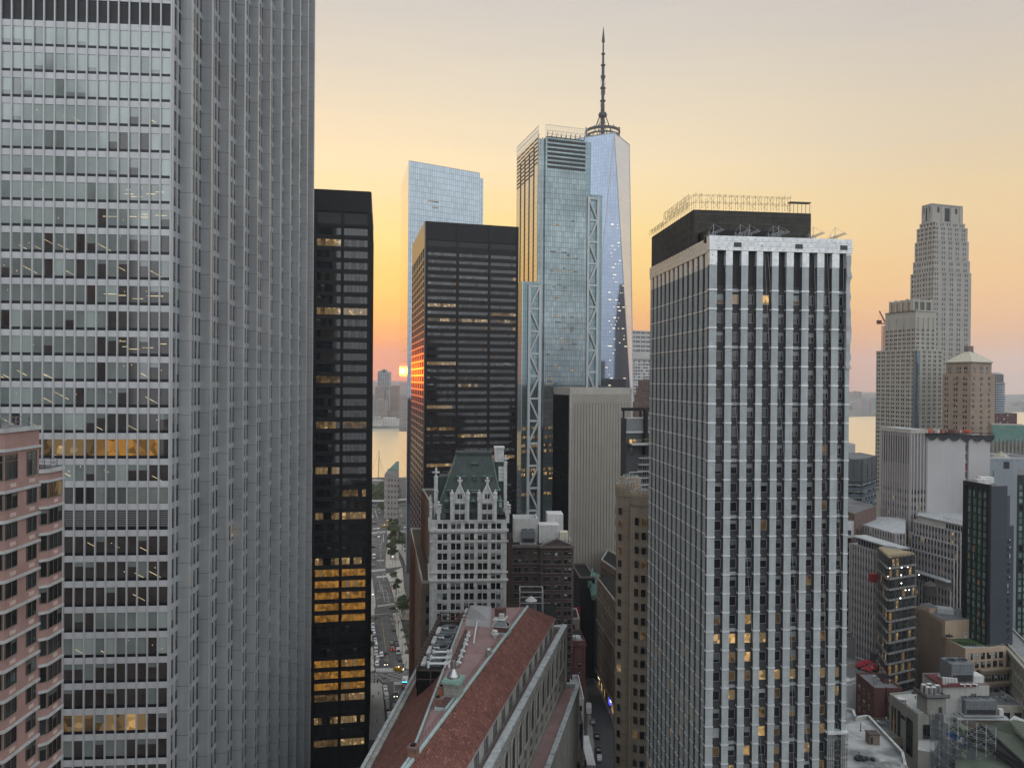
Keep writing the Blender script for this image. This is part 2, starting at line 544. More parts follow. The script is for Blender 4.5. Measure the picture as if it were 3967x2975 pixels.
def punched(B, mb, fr, z0, nrows, fh, bay, subs, wh, sill, pal, wall, depth=0.3, margin=None, panes=1, frame=None, ft=0.08, band=None,
   ncols=None, transom=0, pal_fn=None, x0=0.0, x1=None, sillmat=None, build_piers=True, top_extra=0.0):
 """A wall of punched windows: piers and bands stand proud of the glass. subs = [(offset in bay, width)]"""
 x1 = fr.L if x1 is None else x1
 span = x1 - x0
 if ncols is None:
  ncols = max(1, int(span/bay))
 bay = min(bay, span/ncols)
 m0 = x0 + (span - ncols*bay)/2
 xs = []
 for i in range(ncols):
  for (o_, w_) in subs:
   xs.append((m0 + i*bay + o_, m0 + i*bay + o_ + w_))
 zt = z0 + nrows*fh + top_extra
 e = x0
 for (a, b) in xs + [(x1, x1)]:
  if a - e > 0.02 and build_piers:
   mb.bx(fr, e, a, -depth, 0, z0, zt, wall)
  e = b
 d2 = depth - 0.015
 for r in range(nrows):
  za = z0 + r*fh
  mb.bx(fr, x0 + .01, x1 - .01, -d2, 0, za, za + sill, band or wall)
  zb = za + sill + wh
  mb.bx(fr, x0 + .01, x1 - .01, -d2, 0, zb, za + fh - 0.002, band or wall)
  if sillmat:
   for (a, b) in xs:
    mb.bx(fr, a - .08, b + .08, -depth - .1, -d2, za + sill - .14, za + sill, sillmat)
  for (a, b) in xs:
   p = pal_fn(fr.at((a + b)/2, 0, za + sill + wh/2), r) if pal_fn else pal
   win(B, fr, a, b - a, za + sill, wh, p, panes, frame, ft, transom=transom)
 if top_extra > 0.02:
  mb.bx(fr, x0 + .01, x1 - .01, -d2, 0, z0 + nrows*fh, zt - .002, band or wall)
def parapet(mb, poly, z, h, t, m, cap=None):
 poly = [Vc((p[0], p[1])) for p in poly]
 ar = sum(poly[i].x*poly[(i + 1) % len(poly)].y - poly[(i + 1) % len(poly)].x*poly[i].y for i in range(len(poly)))
 if ar < 0:
  poly = poly[::-1]
 for i in range(len(poly)):
  p, q = poly[i], poly[(i + 1) % len(poly)]
  fr = Fr(p, q)
  mb.box(fr, 0.003*i, fr.L - t, 0, t, z, z + h - 0.004*i, m, back=True)
  if cap:
   mb.box(fr, -.06, fr.L - t, -.08, t + .08, z + h, z + h + .12 - 0.004*i, cap)
def back_of(c, l, depth_dir, dist):
 return l + depth_dir*dist
# == the grey metal tower on the left
ALU = mat('grey_metal_panel', (0.38, 0.39, 0.395), 0.38, metal=0.2, nz=0.10, ns=0.12, sk=0.12, grid=(60, 3.94, 0.035, 0, (0.365, 0.375, 0.38), (0.10, 0.10, 0.11)))
ALUP = mat('grey_metal_spandrel', (0.52, 0.525, 0.53), 0.35, metal=0.1, nz=0.08, ns=0.25, sk=0.1)
ALUM = mat('grey_metal_mullion', (0.45, 0.455, 0.46), 0.4, metal=0.2, nz=0.05)
SILL = mat('black_sill_panel', (0.012, 0.013, 0.017), 0.35, nz=0.1)
CORE = mat('dark_core', (0.02, 0.02, 0.022), 0.6, nz=0.1)
ROOF = mat('grey_roofing', (0.13, 0.13, 0.13), 0.9, nz=0.25, ns=0.3, patches=(0.25, (0.07, 0.07, 0.07), .5, .7))
Yc = 116.2
c0 = pl(659, Yc)
dF = vp(40000)
dS = vp(1850)
pLft = c0 - dF*34.0
B = building('office_tower', 'silvery grey office tower with tall projecting columns and bands of windows between thin mullions', c0)
far = hit(c0, dS, 1186)
body = MB()
body.prism([c0, far, far - dF*34, pLft], 0, 248, CORE, ROOF)
B.part('core', body)
ff = Fr(pLft, c0)
sf = Fr(c0, far)
floors = []
zc = lambda v: zat(666, v, c0)
z = zc(202)
while z < 236:
 floors.append((z, 3.94, 'up' if z > zc(202) + 3 else 'n')); z += 3.94
v = 202 + 98.35
while v < 1880:
 floors.append((zc(v), 3.94, 'n')); v += 98.35
floors.append((zc(1949), zc(1862) - zc(1949), 'blinds'))
floors.append((zc(2050), zc(1949) - zc(2050), 'louver'))
v = 2050 + 97.6
while v < 3900:
 floors.append((zc(v), 3.92, 'n')); v += 97.6
floors.sort()
bandF, bandS, dark = MB(), MB(), MB()
U1 = mat('pale_green_blind', (0.33, 0.385, 0.365), 0.08, ior=2.1, nz=0.12, ns=0.25)  # pale and mid panes: blinds plus reflected sky put into the colour
U2 = mat('mid_green_blind', (0.18, 0.21, 0.20), 0.07, ior=2.1, nz=0.2, ns=0.25)
U3 = mat('brown_room_glass', (0.045, 0.042, 0.04), 0.06, ior=1.8, nz=0.4, ns=0.3)
PAL['pale'] = [(9, U1, 0, U1), (2, U2, 0, U2), (1.5, U1, .75, U2), (.6, U2, .5, U3)]
PAL['grey1'] = [(5, U2, 0, U2), (2, U1, 0, U1), (2, U2, .6, U3), (2, U3, 0, U3), (.12, LITS, 0, LITS)]
PAL['brown1'] = [(6, U3, 0, U3), (1, U2, 0, U2), (1.5, U2, .3, U3), (.25, LITS, 0, LITS)]
PAL['curtain'] = [(3, BLIND2, 0, BLIND2), (1, BLIND, 0, BLIND), (1, GLASS2, 0, GLASS2)]
ncolF = int(34/1.57)
for (z, h, kind) in floors:
 vz = 1461 - (z + 1.7 - EYE)/Yc*FPX
 louv = kind == 'louver' or (193.5 < z < 195.5) or z > 215
 sill = 0.05 if kind == 'blinds' else 0.45
 if kind == 'louver':
  sill = 0.5
 wh = h - 0.97 - sill if not (193.5 < z < 195.5) else h - sill - .5
 dark.bx(ff, 0, ff.L, -.05, 0, z, z + sill, SILL)
 bandF.bx(ff, 0, ff.L, -.10, 0, z + sill + wh, z + h - .004, ALUP)
 dark.bx(sf, 0, sf.L, -.05, 0, z, z + sill, SILL)
 bandS.bx(sf, 0, sf.L, -.10, 0, z + sill + wh, z + h - .004, ALU)  # side spandrels take the darker panel metal, shade put into colour
 if z < 55:
  pal0 = 'black'
 if vz < 900:
  pal0 = 'pale'  # panes pale above, darker below: reflections put into their colour
 elif vz < 1900:
  pal0 = 'grey1'
 else:
  pal0 = 'brown1'
 base = pal0
 for i in range(ncolF):
  x = ff.L - (i + 1)*1.57
  p = base
  u, vv, _ = project(ff.at(x + .8, 0, z + 1.5))
  if louv:
   p = 'louver_grey' if kind == 'louver' else 'louver'
  elif kind == 'blinds':
   p = 'curtain'
  elif pal0 == 'pale' and u > 500 - .12*vv + 60*math.sin(vv) and vv > 380:
   p = 'grey1'  # darker panes on the right, the reflected tower put into colour
  elif 1690 < vv < 1780 and 140 < u < 620:
   p = 'dim' if u < 380 else 'amber'
  elif 2760 < vv < 2850 and 200 < u < 560:
   p = 'lit' if random.random() < .5 else 'dim'
  elif pal0 == 'grey1' and u > 420 + 60*math.sin(vv*3):
   p = 'brown1'
  elif pal0 == 'brown1' and 2380 < vv < 2600:
   p = 'grey1'
  if z > 40:
   win(B, ff, x + .08, 1.41, z + sill, wh, p, 1, None)
 ssub = []
 for k in range(10):
  xa = 0.15 if k == 0 else 3.3 + 9.0*(k - 1) + .9
  xb = 3.3 if k == 0 else 3.3 + 9.0*k
  n = 2 if k == 0 else 5
  w = (xb - xa)/n
  for j in range(n):
   p = 'louver' if louv else ('dark' if random.random() < .55 else 'grey')
   if 2180 < vz < 2330 and k in (1, 2, 3) and random.random() < .5:
    p = 'dim'
   if z > 40:
    win(B, sf, xa + j*w + .1, w - .2, z + sill, wh, p, 1, None, nvar=4)
B.part('spandrel', bandF); B.part('spandrel', bandS); B.part('sill_band', dark)
for i in range(ncolF + 1):
 mb = MB(); x = ff.L - i*1.57
 mb.bx(ff, x - .1, x + .1, -.32, 0, 0, 248, ALUM)
 if i == 0:
  mb.bx(ff, x + .12, x + .3, -.2, 0, 0, 248, ALUM)
 B.part('mullion', mb)
for k in range(11):
 mb = MB(); x = 3.3 + 9.0*k if k < 10 else 92 - .6
 if k == 10:
  x = sf.L - .3
 mb.bx(sf, x, x + .85, -1.75, 0, 0, 249, ALU)
 B.part('column', mb)
mm = MB()
for k in range(10):
 xa = 0.15 if k == 0 else 3.3 + 9.0*(k - 1) + .9
 xb = 3.3 if k == 0 else 3.3 + 9.0*k
 n = 2 if k == 0 else 5
 for j in range(0 if k == 0 else 1, n):
  x = xa + j*(xb - xa)/n
  mm.bx(sf, x - .09, x + .09, -.3, 0, 0, 248, ALUM)
B.part('side_mullion', mm, stuff=True)
STRP = mat('ceiling_lamp', (.6, .5, .3), .5, nz=0, emit=((1, .78, .42), .6, 1, 0))
mm = MB()
rnd = random.Random(17)
for (z, h, kind) in floors:
 if kind != 'n' or not 95 < z < 190 or rnd.random() < .35:
  continue
 flat_ = rnd.random() < .4
 for i in range(rnd.randrange(2, 7)):
  x = (ff.L - rnd.uniform(.5, 8)) if flat_ else rnd.uniform(8, 32); z0 = z + rnd.uniform(.8, 2.3)
  l_ = rnd.uniform(.6, 2.6); dz = 0 if flat_ else -.55*l_
  x -= l_ if flat_ else 0
  mm.face([ff.at(x, -.03, z0), ff.at(x + l_, -.03, z0 + dz), ff.at(x + l_, -.03, z0 + dz + .07), ff.at(x, -.03, z0 + .07)], STRP)
 for i in range(3):
  x = rnd.uniform(6, 33); z0 = z + rnd.uniform(1, 2.7)
  mm.face([ff.at(x, -.03, z0), ff.at(x + .12, -.03, z0), ff.at(x + .12, -.03, z0 + .12), ff.at(x, -.03, z0 + .12)], STRP)
B.part('ceiling_lamp', mm, stuff=True)
# == pink brick apartments, lower left
BRK = mat('pink_brick', (0.30, 0.165, 0.145), 0.85, nz=0.10, ns=0.5, sk=0.1, grid=(0.24, 0.085, 0.012, .5, (0.26, 0.135, 0.115), (0.34, 0.25, 0.22)), patches=(0.22, (0.36, 0.24, 0.21), .58, .72))
STONE = mat('grey_stone_band', (0.42, 0.42, 0.41), 0.7, nz=0.12, ns=0.6, sk=0.2)
PLAQ = mat('pale_stone_plaque', (0.45, 0.34, 0.30), 0.8, nz=0.15, ns=2)
BRZ = mat('olive_window_frame', (0.10, 0.095, 0.075), 0.5, nz=0.1)
Y2 = 80.0
e = pl(152, Y2, 1700)            # where the two wings meet
d1 = vp(1880)
a17 = hit(e, d1, 20)
left0 = a17 + vp(9000)*-9.0 + Vc((0, -1.0))
B = building('apartment_block', 'pink brick apartment block with pale stone bands and chamfered bay windows', a17)
ze = lambda v: zat(145, v, e)
ztop = ze(1652)
dch = vp(5160)
b1 = hit(e, dch, 187, 1860)
b2 = hit(b1, d1, 243, 1860)
far2 = b2 + Vc((-.85, .52))*7
body = MB()
body.prism([left0, a17, e, e + Vc((-12, 7)), left0 + vp(1880)*12], 0, ztop, BRK, ROOF)
B.part('wall', body)
wing = MB()
ztop2 = zat(241, 1809, b2)
wing.prism([e, b1, b2, far2, e + Vc((-3, 5))], 0, ztop2, BRK, ROOF)
B.part('wall', wing)
f0, f1, fa, fb = Fr(left0, a17), Fr(a17, e), Fr(e, b1), Fr(b1, b2)
bands = MB()
rowsv = [1722, 1872] + [1872 + 107.5*(i + 1) for i in range(14)]
def wrap(mb, frs, z0, z1, d, m):
 for k, fr in enumerate(frs):
  mb.bx(fr, -.05 + .004*k, fr.L + d*.5, -d + .003*k, 0, z0 + .003*k, z1 - .003*k, m)
for i, vv in enumerate(rowsv):
 zb = zat(145, vv, e)
 wrap(bands, (f0, f1), zb - .28, zb, .18, STONE)
 if i + 1 < len(rowsv):
  zn = zat(145, rowsv[i + 1], e)
  fh = zb - zn
  wh = fh - (1.3 if i else 1.55)
  zw = zn + 1.02
  win(B, f0, f0.L - 3.0, 2.9, zw, wh, 'brown', 2, BRZ, .1, transom=.72 if i == 0 else 0)
  win(B, f1, .05, f1.L*.34, zw, wh, 'brown', 2, BRZ, .1, transom=.72 if i == 0 else 0)
  win(B, f1, f1.L*.62, f1.L*.30, zw, wh, 'brown', 2, BRZ, .1, transom=.72 if i == 0 else 0)
  B.part('stone_plaque', MB().bx(f1, f1.L*.15, f1.L*.31, -.04, 0, zn + .22, zn + .62, PLAQ))
  B.part('stone_plaque', MB().bx(f1, f1.L*.70, f1.L*.86, -.04, 0, zn + .28, zn + .68, PLAQ))
for i in range(14):
 zb = zat(145, 1862 + 102*i, e)
 zn = zat(145, 1862 + 102*(i + 1), e)
 wrap(bands, (fa, fb), zb - .26, zb, .18, STONE)
 fh = zb - zn
 win(B, fa, .08, fa.L - .12, zn + .85, fh - 1.12, 'brown', 1, BRZ, .09)
 win(B, fb, .05, fb.L - .25, zn + .85, fh - 1.12, 'brown' if i else 'dim', 3, BRZ, .1)
 B.part('stone_plaque', MB().bx(fb, fb.L*.38, fb.L*.66, -.04, 0, zn + .2, zn + .6, PLAQ))
wrap(bands, (f0, f1), ztop - .3, ztop + .12, .2, STONE)
wrap(bands, (fa, fb), ztop2 - .3, ztop2 + .12, .2, STONE)
B.part('stone_band', bands)
RAILM = mat('grey_railing', (0.16, 0.16, 0.16), 0.5, nz=0.1)
def railing(B, pts, z, h=1.0, step=1.5, r=.03, m=None, rails=2, name='railing'):
 mb = MB(); m = m or RAILM
 for p, q in zip(pts, pts[1:]):
  p, q = Vc((p[0], p[1])), Vc((q[0], q[1]))
  d = q - p; n = max(1, int(d.length/step))
  for i in range(n + 1):
   c = p + d*(i/n)
   mb.tube((c.x, c.y, z), (c.x, c.y, z + h), r, m, 4)
  for k in range(rails):
   zz = z + h*(k + 1)/rails
   mb.tube((p.x, p.y, zz), (q.x, q.y, zz), r, m, 4)
 return B.part(name, mb)
railing(B, [f0.at(f0.L - 4, .4, 0), f1.at(0, .4, 0), f1.at(f1.L*.8, .4, 0), f1.at(f1.L*.8, 3, 0)], ztop + .1, 1.0, 1.1)
railing(B, [fa.at(0, .4, 0), fb.at(0, .4, 0), fb.at(fb.L*.85, .4, 0), fb.at(fb.L*.85, 2.5, 0)], ztop2 + .1, .95, 1.1)
# == black glass tower beside it
BLK = mat('black_metal', (0.012, 0.012, 0.0125), 0.45, ior=1.3, nz=0.15, ns=0.1, sk=0.15)
BLK2 = mat('black_metal_panel', (0.015, 0.015, 0.0155), 0.5, ior=1.3, nz=0.12, ns=0.1)
c = pl(1431, 270)
dF = vp(18000)
lft = c - dF*56
bk = c + Vc((-10.4, 60)).normalized()*62
zt = zat(1437, 744, c)
B = building('black_office_tower', 'black office tower with a blank crown and amber lit floors near its foot', c)
body = MB().prism([lft, c, bk, lft + Vc((-4, 70))], 0, zt, BLK2, ROOF)
B.part('wall', body)
fr = Fr(lft, c)
sd = Fr(c, bk)
zc = lambda v: zat(1431, v, c)
piers, bands, sp = MB(), MB(), MB()
zl = zc(875)
pitch = 9.35
for i in range(7):
 x = fr.L - .9 - i*pitch
 piers.bx(fr, x, x + .95, -.4, 0, 0, zc(826), BLK)
for i in range(8):
 x = i*sd.L/7.5
 piers.bx(sd, x + .6, x + 1.4, -.5, 0, 0, zc(826), BLK)
bands.bx(fr, 0, fr.L, -.42, 0, zc(826), zt - .01, BLK)
sp.bx(sd, .4, sd.L, -.3, 0, zc(826), zt - .01, BLK)
win_rows = []
z = zc(872)
win_rows.append((zc(872), zc(828) - zc(872) - .3, 'louver'))
bands.bx(fr, 0, fr.L, -.25, 0, zc(881), zc(872), BLK2)
row = 0
z = zc(916)
while z > 8:
 u, v, _ = project(Vc((c.x, c.y, z + 1.3)))
 if 2195 < v < 2425:
  k = 'amber'
 elif 2520 < v < 2655:
  k = 'amber'
 elif 2440 < v < 2515 or v > 2880:
  k = 'black'
 elif 2700 < v < 2720 or 2745 < v < 2790 or 2835 < v < 2880:
  k = 'sparse'
 else:
  k = ['bt', 'sparse', 'black', 'bt', 'bt', 'sparse', 'black', 'dim'][row % 8]
  if v < 1300:
   k = ['bt', 'sparse', 'bt', 'bt', 'bt', 'bt'][row % 6]
 win_rows.append((z, 2.55, k))
 bands.bx(fr, 0, fr.L, -.25, 0, z - 1.52, z - .004, BLK2)
 sp.bx(sd, .4, sd.L, -.3, 0, z - 1.52, z - .004, BLK2)
 z -= 4.07
 row += 1
for (z, h, k) in win_rows:
 for i in range(5):
  x = fr.L - .9 - (i + 1)*pitch + .95
  kk = k
  if k in ('sparse', 'dim') and random.random() < .3:
   kk = 'bt'
  win(B, fr, x, pitch - .95, z, h, kk, 1 if k == 'louver' else 6, None if k == 'louver' else BLK, .07)
 for i in range(6):
  win(B, sd, i*sd.L/7.5 + 1.4, sd.L/7.5 - .8, z, h, 'golden' if k != 'louver' else k, 1, None, nvar=2)
B.part('pier', piers); B.part('spandrel', bands); B.part('side_spandrel', sp)
# == mirror glass tower with a sloping top
G4 = mat('pale_mirror_glass', (0.33, 0.385, 0.425), 0.035, metal=0.92, nz=0.06, ns=0.05, grid=(1.72, 4.25, 0.13, 0, (0.39, 0.445, 0.485), (0.13, 0.155, 0.17)), panel_tilt=0.012, bs=0.12)
G4S = mat('pale_mirror_side_glass', (0.62, 0.62, 0.62), 0.05, metal=0.92, nz=0.05, ns=0.05, grid=(60, 8.5, 0.22, 0, (0.62, 0.62, 0.62), (0.25, 0.22, 0.2)))
c = pl(1578, 541)
dF = vp(6640)
dS = vp(1319)
r = hit(c, dF, 1852)
r2 = hit(c, dF, 1874)
bk = hit(c, dS, 1548)
zt = zat(1581, 623, c)
B = building('glass_tower', 'pale mirror glass tower whose side glows with the reflected setting sun', c)
mb = MB()
fr = Fr(c, r)
P = lambda p, z: Vc((p.x, p.y, z))
mb.face([P(c, 0), P(r, 0), P(r, zt), P(c, zt)], G4, [(0, 0), (fr.L, 0), (fr.L, zt), (0, zt)])
B.part('glass_wall', mb)
mb = MB()
fs = Fr(bk, c)
mb.face([P(bk, 0), P(c, 0), P(c, zt), P(bk, zt)], G4S, [(0, 0), (fs.L, 0), (fs.L, zt), (0, zt)])
B.part('glass_wall', mb)
mb = MB()
q = r + dS*8
q2 = Vc((q.x, q.y)) + dF*(r2 - r).length
zt2 = zt - 1.2
fq = Fr(q, q2)
mb.box(fq, 0, fq.L, 0, 12, 0, zt2, G4)
B.part('stepped_wing', mb)
mb = MB().prism([c + dS*.05 + dF*.05, r + dS*.05 - dF*.05, r + dS*20, bk + dF*.05], 0, zt - .3, CORE, ROOF)
B.part('core', mb)
pr = MB()
pr.tube(P(c, 0), P(c, zt), .22, ALUM, 6); pr.tube(P(c, zt), P(r, zt), .22, ALUM, 6); pr.tube(P(r, 0), P(r, zt), .22, ALUM, 6)
B.part('edge_trim', pr)
for i in range(26):
 win(B, fr, random.uniform(5, 40) // 1.72*1.72, 1.7*random.choice((1, 2, 3)), 4.25*random.randrange(18, 67) + 2.4, 1.0, 'sparse', 1, None, y=-.03)
# == black steel tower with deep window grid on its side
OLP = mat('black_steel', (0.011, 0.0115, 0.0125), 0.42, ior=1.3, nz=0.15, ns=0.08, sk=0.1)
OLPS = mat('black_steel_sheen', (0.055, 0.048, 0.046), 0.34, ior=1.9, nz=0.12, ns=0.1)  # lighter, warm copy of the steel: the side's sunset sheen put into colour
c = pl(1645, 405)
dF = vp(12500)
dS = vp(1335)
r = hit(c, dF, 2004)
bk = hit(c, dS, 1597)
zt = zat(1650, 857, c)
B = building('black_steel_tower', 'broad black steel tower with long window strips and a deep gridded sunlit side', c)
mb = MB().prism([c, r, r + dS*(bk - c).length, bk], 0, zt, BLK2, ROOF)
B.part('wall', mb)
fr = Fr(c, r)
sd = Fr(bk, c)
zc = lambda v: zat(1648, v, c)
piers, bands, gp = MB(), MB(), MB()
pw = 1.0
px_ = [0, fr.xu(1770), fr.xu(1891), fr.L - pw]
pxs = [0.0, fr.xu(1765), fr.xu(1888), fr.L - 1.2]
for k, x in enumerate(pxs):
 piers.bx(fr, x, x + (1.3 if k in (1, 2) else 1.2), -.6, 0, 0, zt - 9.5 if 0 else zt - .02, OLP)
zb = zc(928)
bands.bx(fr, 0.02, fr.L - .02, -.3, 0, zb, zt - .02, OLP)
bands.bx(fr, 0.02, fr.L - .02, -.36, 0, zc(958), zc(951), OLP)
bays = [(1.25, pxs[1] - .05), (pxs[1] + 1.35, pxs[2] - .05), (pxs[2] + 1.35, pxs[3] - .05)]
for (a, b) in bays:
 win(B, fr, a, b - a, zc(951), zc(931) - zc(951), 'louver', 1, None)
z = zc(989)
rows = 0
nside = 7
sb = sd.L/nside
while z > 6:
 u, v, _ = project(Vc((c.x, c.y, z + 1)))
 bands.bx(fr, 0.02, fr.L - .02, -.35, 0, z - 2.15, z - 1.3, OLP)
 bands.bx(fr, 0.02, fr.L - .02, -.22, 0, z - 1.3, z - .004, OLP)
 if rows == 0:
  bands.bx(fr, 0.02, fr.L - .02, -.3, 0, z + 1.85, zc(958), OLP)
 for (a, b) in bays:
  if 1195 < v < 1290 or 1390 < v < 1430 or 1480 < v < 1505:
   k = 'sparse' if random.random() < .6 else 'grey'
  elif 1070 < v < 1085:
   k = 'pale'
  elif 1330 < v < 1395:
   k = 'black'
  else:
   k = random.choice(['olp', 'olp', 'olp', 'olp', 'olp', 'grey', 'sparse'])
  win(B, fr, a, b - a, z, 1.85, k, 9, OLP, .05)
 for i in range(nside):
  win(B, sd, i*sb + .55, sb - 1.1, z - 1.0, 2.6, 'golden', 1, None, nvar=3)
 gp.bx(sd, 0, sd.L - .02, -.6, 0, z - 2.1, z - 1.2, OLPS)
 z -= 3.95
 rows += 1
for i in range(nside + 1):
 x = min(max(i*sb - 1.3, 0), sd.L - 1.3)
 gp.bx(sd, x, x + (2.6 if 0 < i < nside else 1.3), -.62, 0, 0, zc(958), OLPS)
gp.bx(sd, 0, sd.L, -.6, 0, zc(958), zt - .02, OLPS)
B.part('pier', piers); B.part('spandrel', bands); B.part('side_grid', gp)
ph = MB()
fr2 = Fr(c + dF*6 + dS*14, r + dS*14)
ph.box(fr2, 1, 9, 0, 6, zt, zt + 2.2, ROOF)
for i in range(6):
 ph.tube(fr2.at(1 + i*1.5, 0, zt + 2.2), fr2.at(1 + i*1.5, 0, zt + 3.5), .06, RAILM, 4)
ph.tube(fr2.at(1, 0, zt + 3.5), fr2.at(8.5, 0, zt + 3.5), .06, RAILM, 4)
B.part('roof_plant', ph)
# == glass tower with braced truss wings
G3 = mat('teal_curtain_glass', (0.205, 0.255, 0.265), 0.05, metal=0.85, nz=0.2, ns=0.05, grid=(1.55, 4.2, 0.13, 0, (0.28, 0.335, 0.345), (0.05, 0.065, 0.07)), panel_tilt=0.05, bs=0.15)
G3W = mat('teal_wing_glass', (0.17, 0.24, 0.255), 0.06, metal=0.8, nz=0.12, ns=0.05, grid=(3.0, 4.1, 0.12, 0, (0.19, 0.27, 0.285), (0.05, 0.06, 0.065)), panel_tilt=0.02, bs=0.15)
G3S = mat('golden_side_glass', (0.62, 0.58, 0.55), 0.08, metal=0.9, nz=0.06, ns=0.05, grid=(2.0, 4.1, 0.10, 0, (0.64, 0.60, 0.56), (0.18, 0.14, 0.12)))  # paler, warmer than the front glass: the sky's gold reflection put into colour
STL = mat('pale_steel', (0.42, 0.44, 0.44), 0.45, metal=0.2, nz=0.08)
STLD = mat('brown_steel', (0.10, 0.08, 0.075), 0.5, metal=0.2, nz=0.1)
c = pl(2078, 582)
dF = vp(10900)
dS = vp(1110)
zc = lambda v: zat(2110, v, c)
B = building('glass_tower', 'teal glass tower with white zigzag braces running down both its flanks', c)
bk = hit(c, dS, 1995)
fr0 = Fr(c, hit(c, dF, 2106))
x2 = hit(c, dF, 2266)
x3 = hit(c, dF, 2281)
zrec = zc(537)
zpan = zc(493)
mb = MB().prism([c + dF*.6 + dS*.3, x3 + dS*.3, x3 + dS*50, c + dF*.6 + dS*50], 0, zrec - 3, CORE, ROOF)
B.part('core', mb)
main = Fr(hit(c, dF, 2106) - Vc((0, 2.2)), x2 - Vc((0, 2.2)))
mb = MB(); mb.box(main, 0, main.L, 0, 2.6, 0, zc(532), G3)
B.part('glass_wall', mb)
mb = MB(); mb.box(fr0, 0, fr0.L, -.4, 1, 0, zrec, G3)
mb.tube(fr0.at(fr0.L*.55, -.6, 0), fr0.at(fr0.L*.55, -.6, zrec + 1), .5, STL, 8)
B.part('recessed_glass', mb)
mb = MB()
fe = Fr(x2, x3); mb.box(fe, 0, fe.L, -.3, 10, 0, zc(530), G3W)
B.part('side_glass', mb)
lv = MB()
for k in range(7):
 za = zc(538 + 17*k + (18 if k > 3 else 0)*0)
 lv.bx(main, 1.5, main.L - 1.5, -.2, 0, za - 2.0, za, LOUV)
B.part('louvre_band', lv)
sc_ = MB()
ztp = zc(482)
for i in range(27):
 x = main.L*i/26
 sc_.box(main, x - .09, x + .09, 0, .25, zc(532), ztp + (0), STL)
for zz in (ztp - .3, zc(505), zc(518)):
 sc_.box(main, 0, main.L, .02, .22, zz, zz + .3, STL)
for i in range(9):
 x = main.L*(i + .5)/9
 sc_.tube(main.at(x, 6, zrec - 3), main.at(x, .3, zc(508)), .25, STLD, 5)
 sc_.tube(main.at(x + .9, 6, zrec - 3), main.at(x, .3, zc(512)), .2, STLD, 5)
B.part('rooftop_screen', sc_)
mb = MB()
mb.box(main, 3, main.L - 1, 5, 30, zrec - 3, zc(518), CORE)
B.part('roof_plant', mb)
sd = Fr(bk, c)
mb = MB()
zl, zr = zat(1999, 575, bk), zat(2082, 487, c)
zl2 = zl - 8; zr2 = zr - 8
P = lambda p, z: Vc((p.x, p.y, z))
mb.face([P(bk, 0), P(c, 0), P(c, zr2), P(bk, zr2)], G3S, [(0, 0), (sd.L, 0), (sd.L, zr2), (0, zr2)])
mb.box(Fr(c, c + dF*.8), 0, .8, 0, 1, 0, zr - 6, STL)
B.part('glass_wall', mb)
lv = MB()
for k in range(9):
 z1 = zr2 - 2.0 - 3.1*k
 for j in range(5):
  if k < 2 or j != 4 or k < 7:
   lv.bx(sd, sd.L*j/4.9 + 1.0, min(sd.L*(j + 1)/4.9, sd.L - .8) - .9, -.2, 0, z1 - 1.3 + .6*j*.5, z1 + .6*j*.5 - .3, LOUV)
B.part('louvre_band', lv)
sc_ = MB()
for i in range(24):
 x = sd.L*i/23
 sc_.box(sd, x - .1, x + .1, 0, .25, zr2, zr - .2, STL)
sc_.box(sd, 0, sd.L, .02, .2, zr - .5, zr, STL); sc_.box(sd, 0, sd.L, .02, .2, zr - 4, zr - 3.6, STL)
B.part('rooftop_screen', sc_)
fn_ = MB()
for i in range(1, 5):
 x = sd.L*(i/4.9)
 fn_.bx(sd, x - .3, x + .3, -.5, 0, 0, zr2 - 10 + i, STLD)
B.part('mullion_fin', fn_)
def truss_wing(ua, ub, vtop, Yoff, u_t0, u_t1, start):
 p = hit(c - Vc((0, Yoff)), dF, ua); q = hit(c - Vc((0, Yoff)), dF, ub)
 w = Fr(p, q); zt_ = zat((ua + ub)/2, vtop, p)
 mb = MB(); mb.box(w, 0, w.L, 0, 30, 0, zt_, G3W)
 B.part('wing_glass', mb)
 xa, xb = w.xu(u_t0), w.xu(u_t1)
 t = MB()
 for x in (xa, xb):
  t.bx(w, x - .9, x + .9, -1.5, 0, 0, zt_ - 2, STL)
 seg = 17.2
 z = zt_ - 3.5
 k = start
 while z > 20:
  t.bx(w, xa, xb, -1.2, 0, z - .75, z + .75, STL)
  pa, pb = (xa + .5, xb - .5) if k % 2 else (xb - .5, xa + .5)
  t.tube(w.at(pa, -.7, z - .6), w.at(pb, -.7, z - seg + .6), .85, STL, 6)
  z -= seg; k += 1
 B.part('truss', t)
 return w
wl = truss_wing(2020, 2094, 1090, 6, 2047, 2088, 0)
wlt = MB()
fl = Fr(hit(wl.o, dS, 2008), wl.o)
wlt.box(fl, 0, fl.L, 0, .5, 0, zat(2015, 1090, wl.o), G3S)
B.part('wing_glass', wlt)
wr = truss_wing(2270, 2328, 752, 0, 2272, 2309, 1)
for i in range(70):
 zz = random.uniform(60, 285)
 if random.random() < .5:
  zz = random.choice([v for v in (245, 240, 226, 214, 205, 190, 186, 180, 172)]) + random.uniform(-1, 1)
 w_ = random.choice((1.5, 3, 4.5)); x = random.uniform(2, main.L - 7) // 1.55*1.55
 win(B, main, x, w_, zz // 2.1*2.1 + .3, random.choice((.7, 1.0)), random.choice(['lit', 'sparse']), 1, None, y=-.03)
for zz in [102, 95, 88.5, 84, 70, 66.5, 51]:
 for (w, n) in ((main, 10), (wl, 4), (wr, 3)):
  for i in range(n):
   win(B, w, (i + .1)*w.L/n, w.L/n*.8, zz, 2.4, 'sparse' if random.random() < .7 else 'lit', 3, BLK, .1, y=-.06)
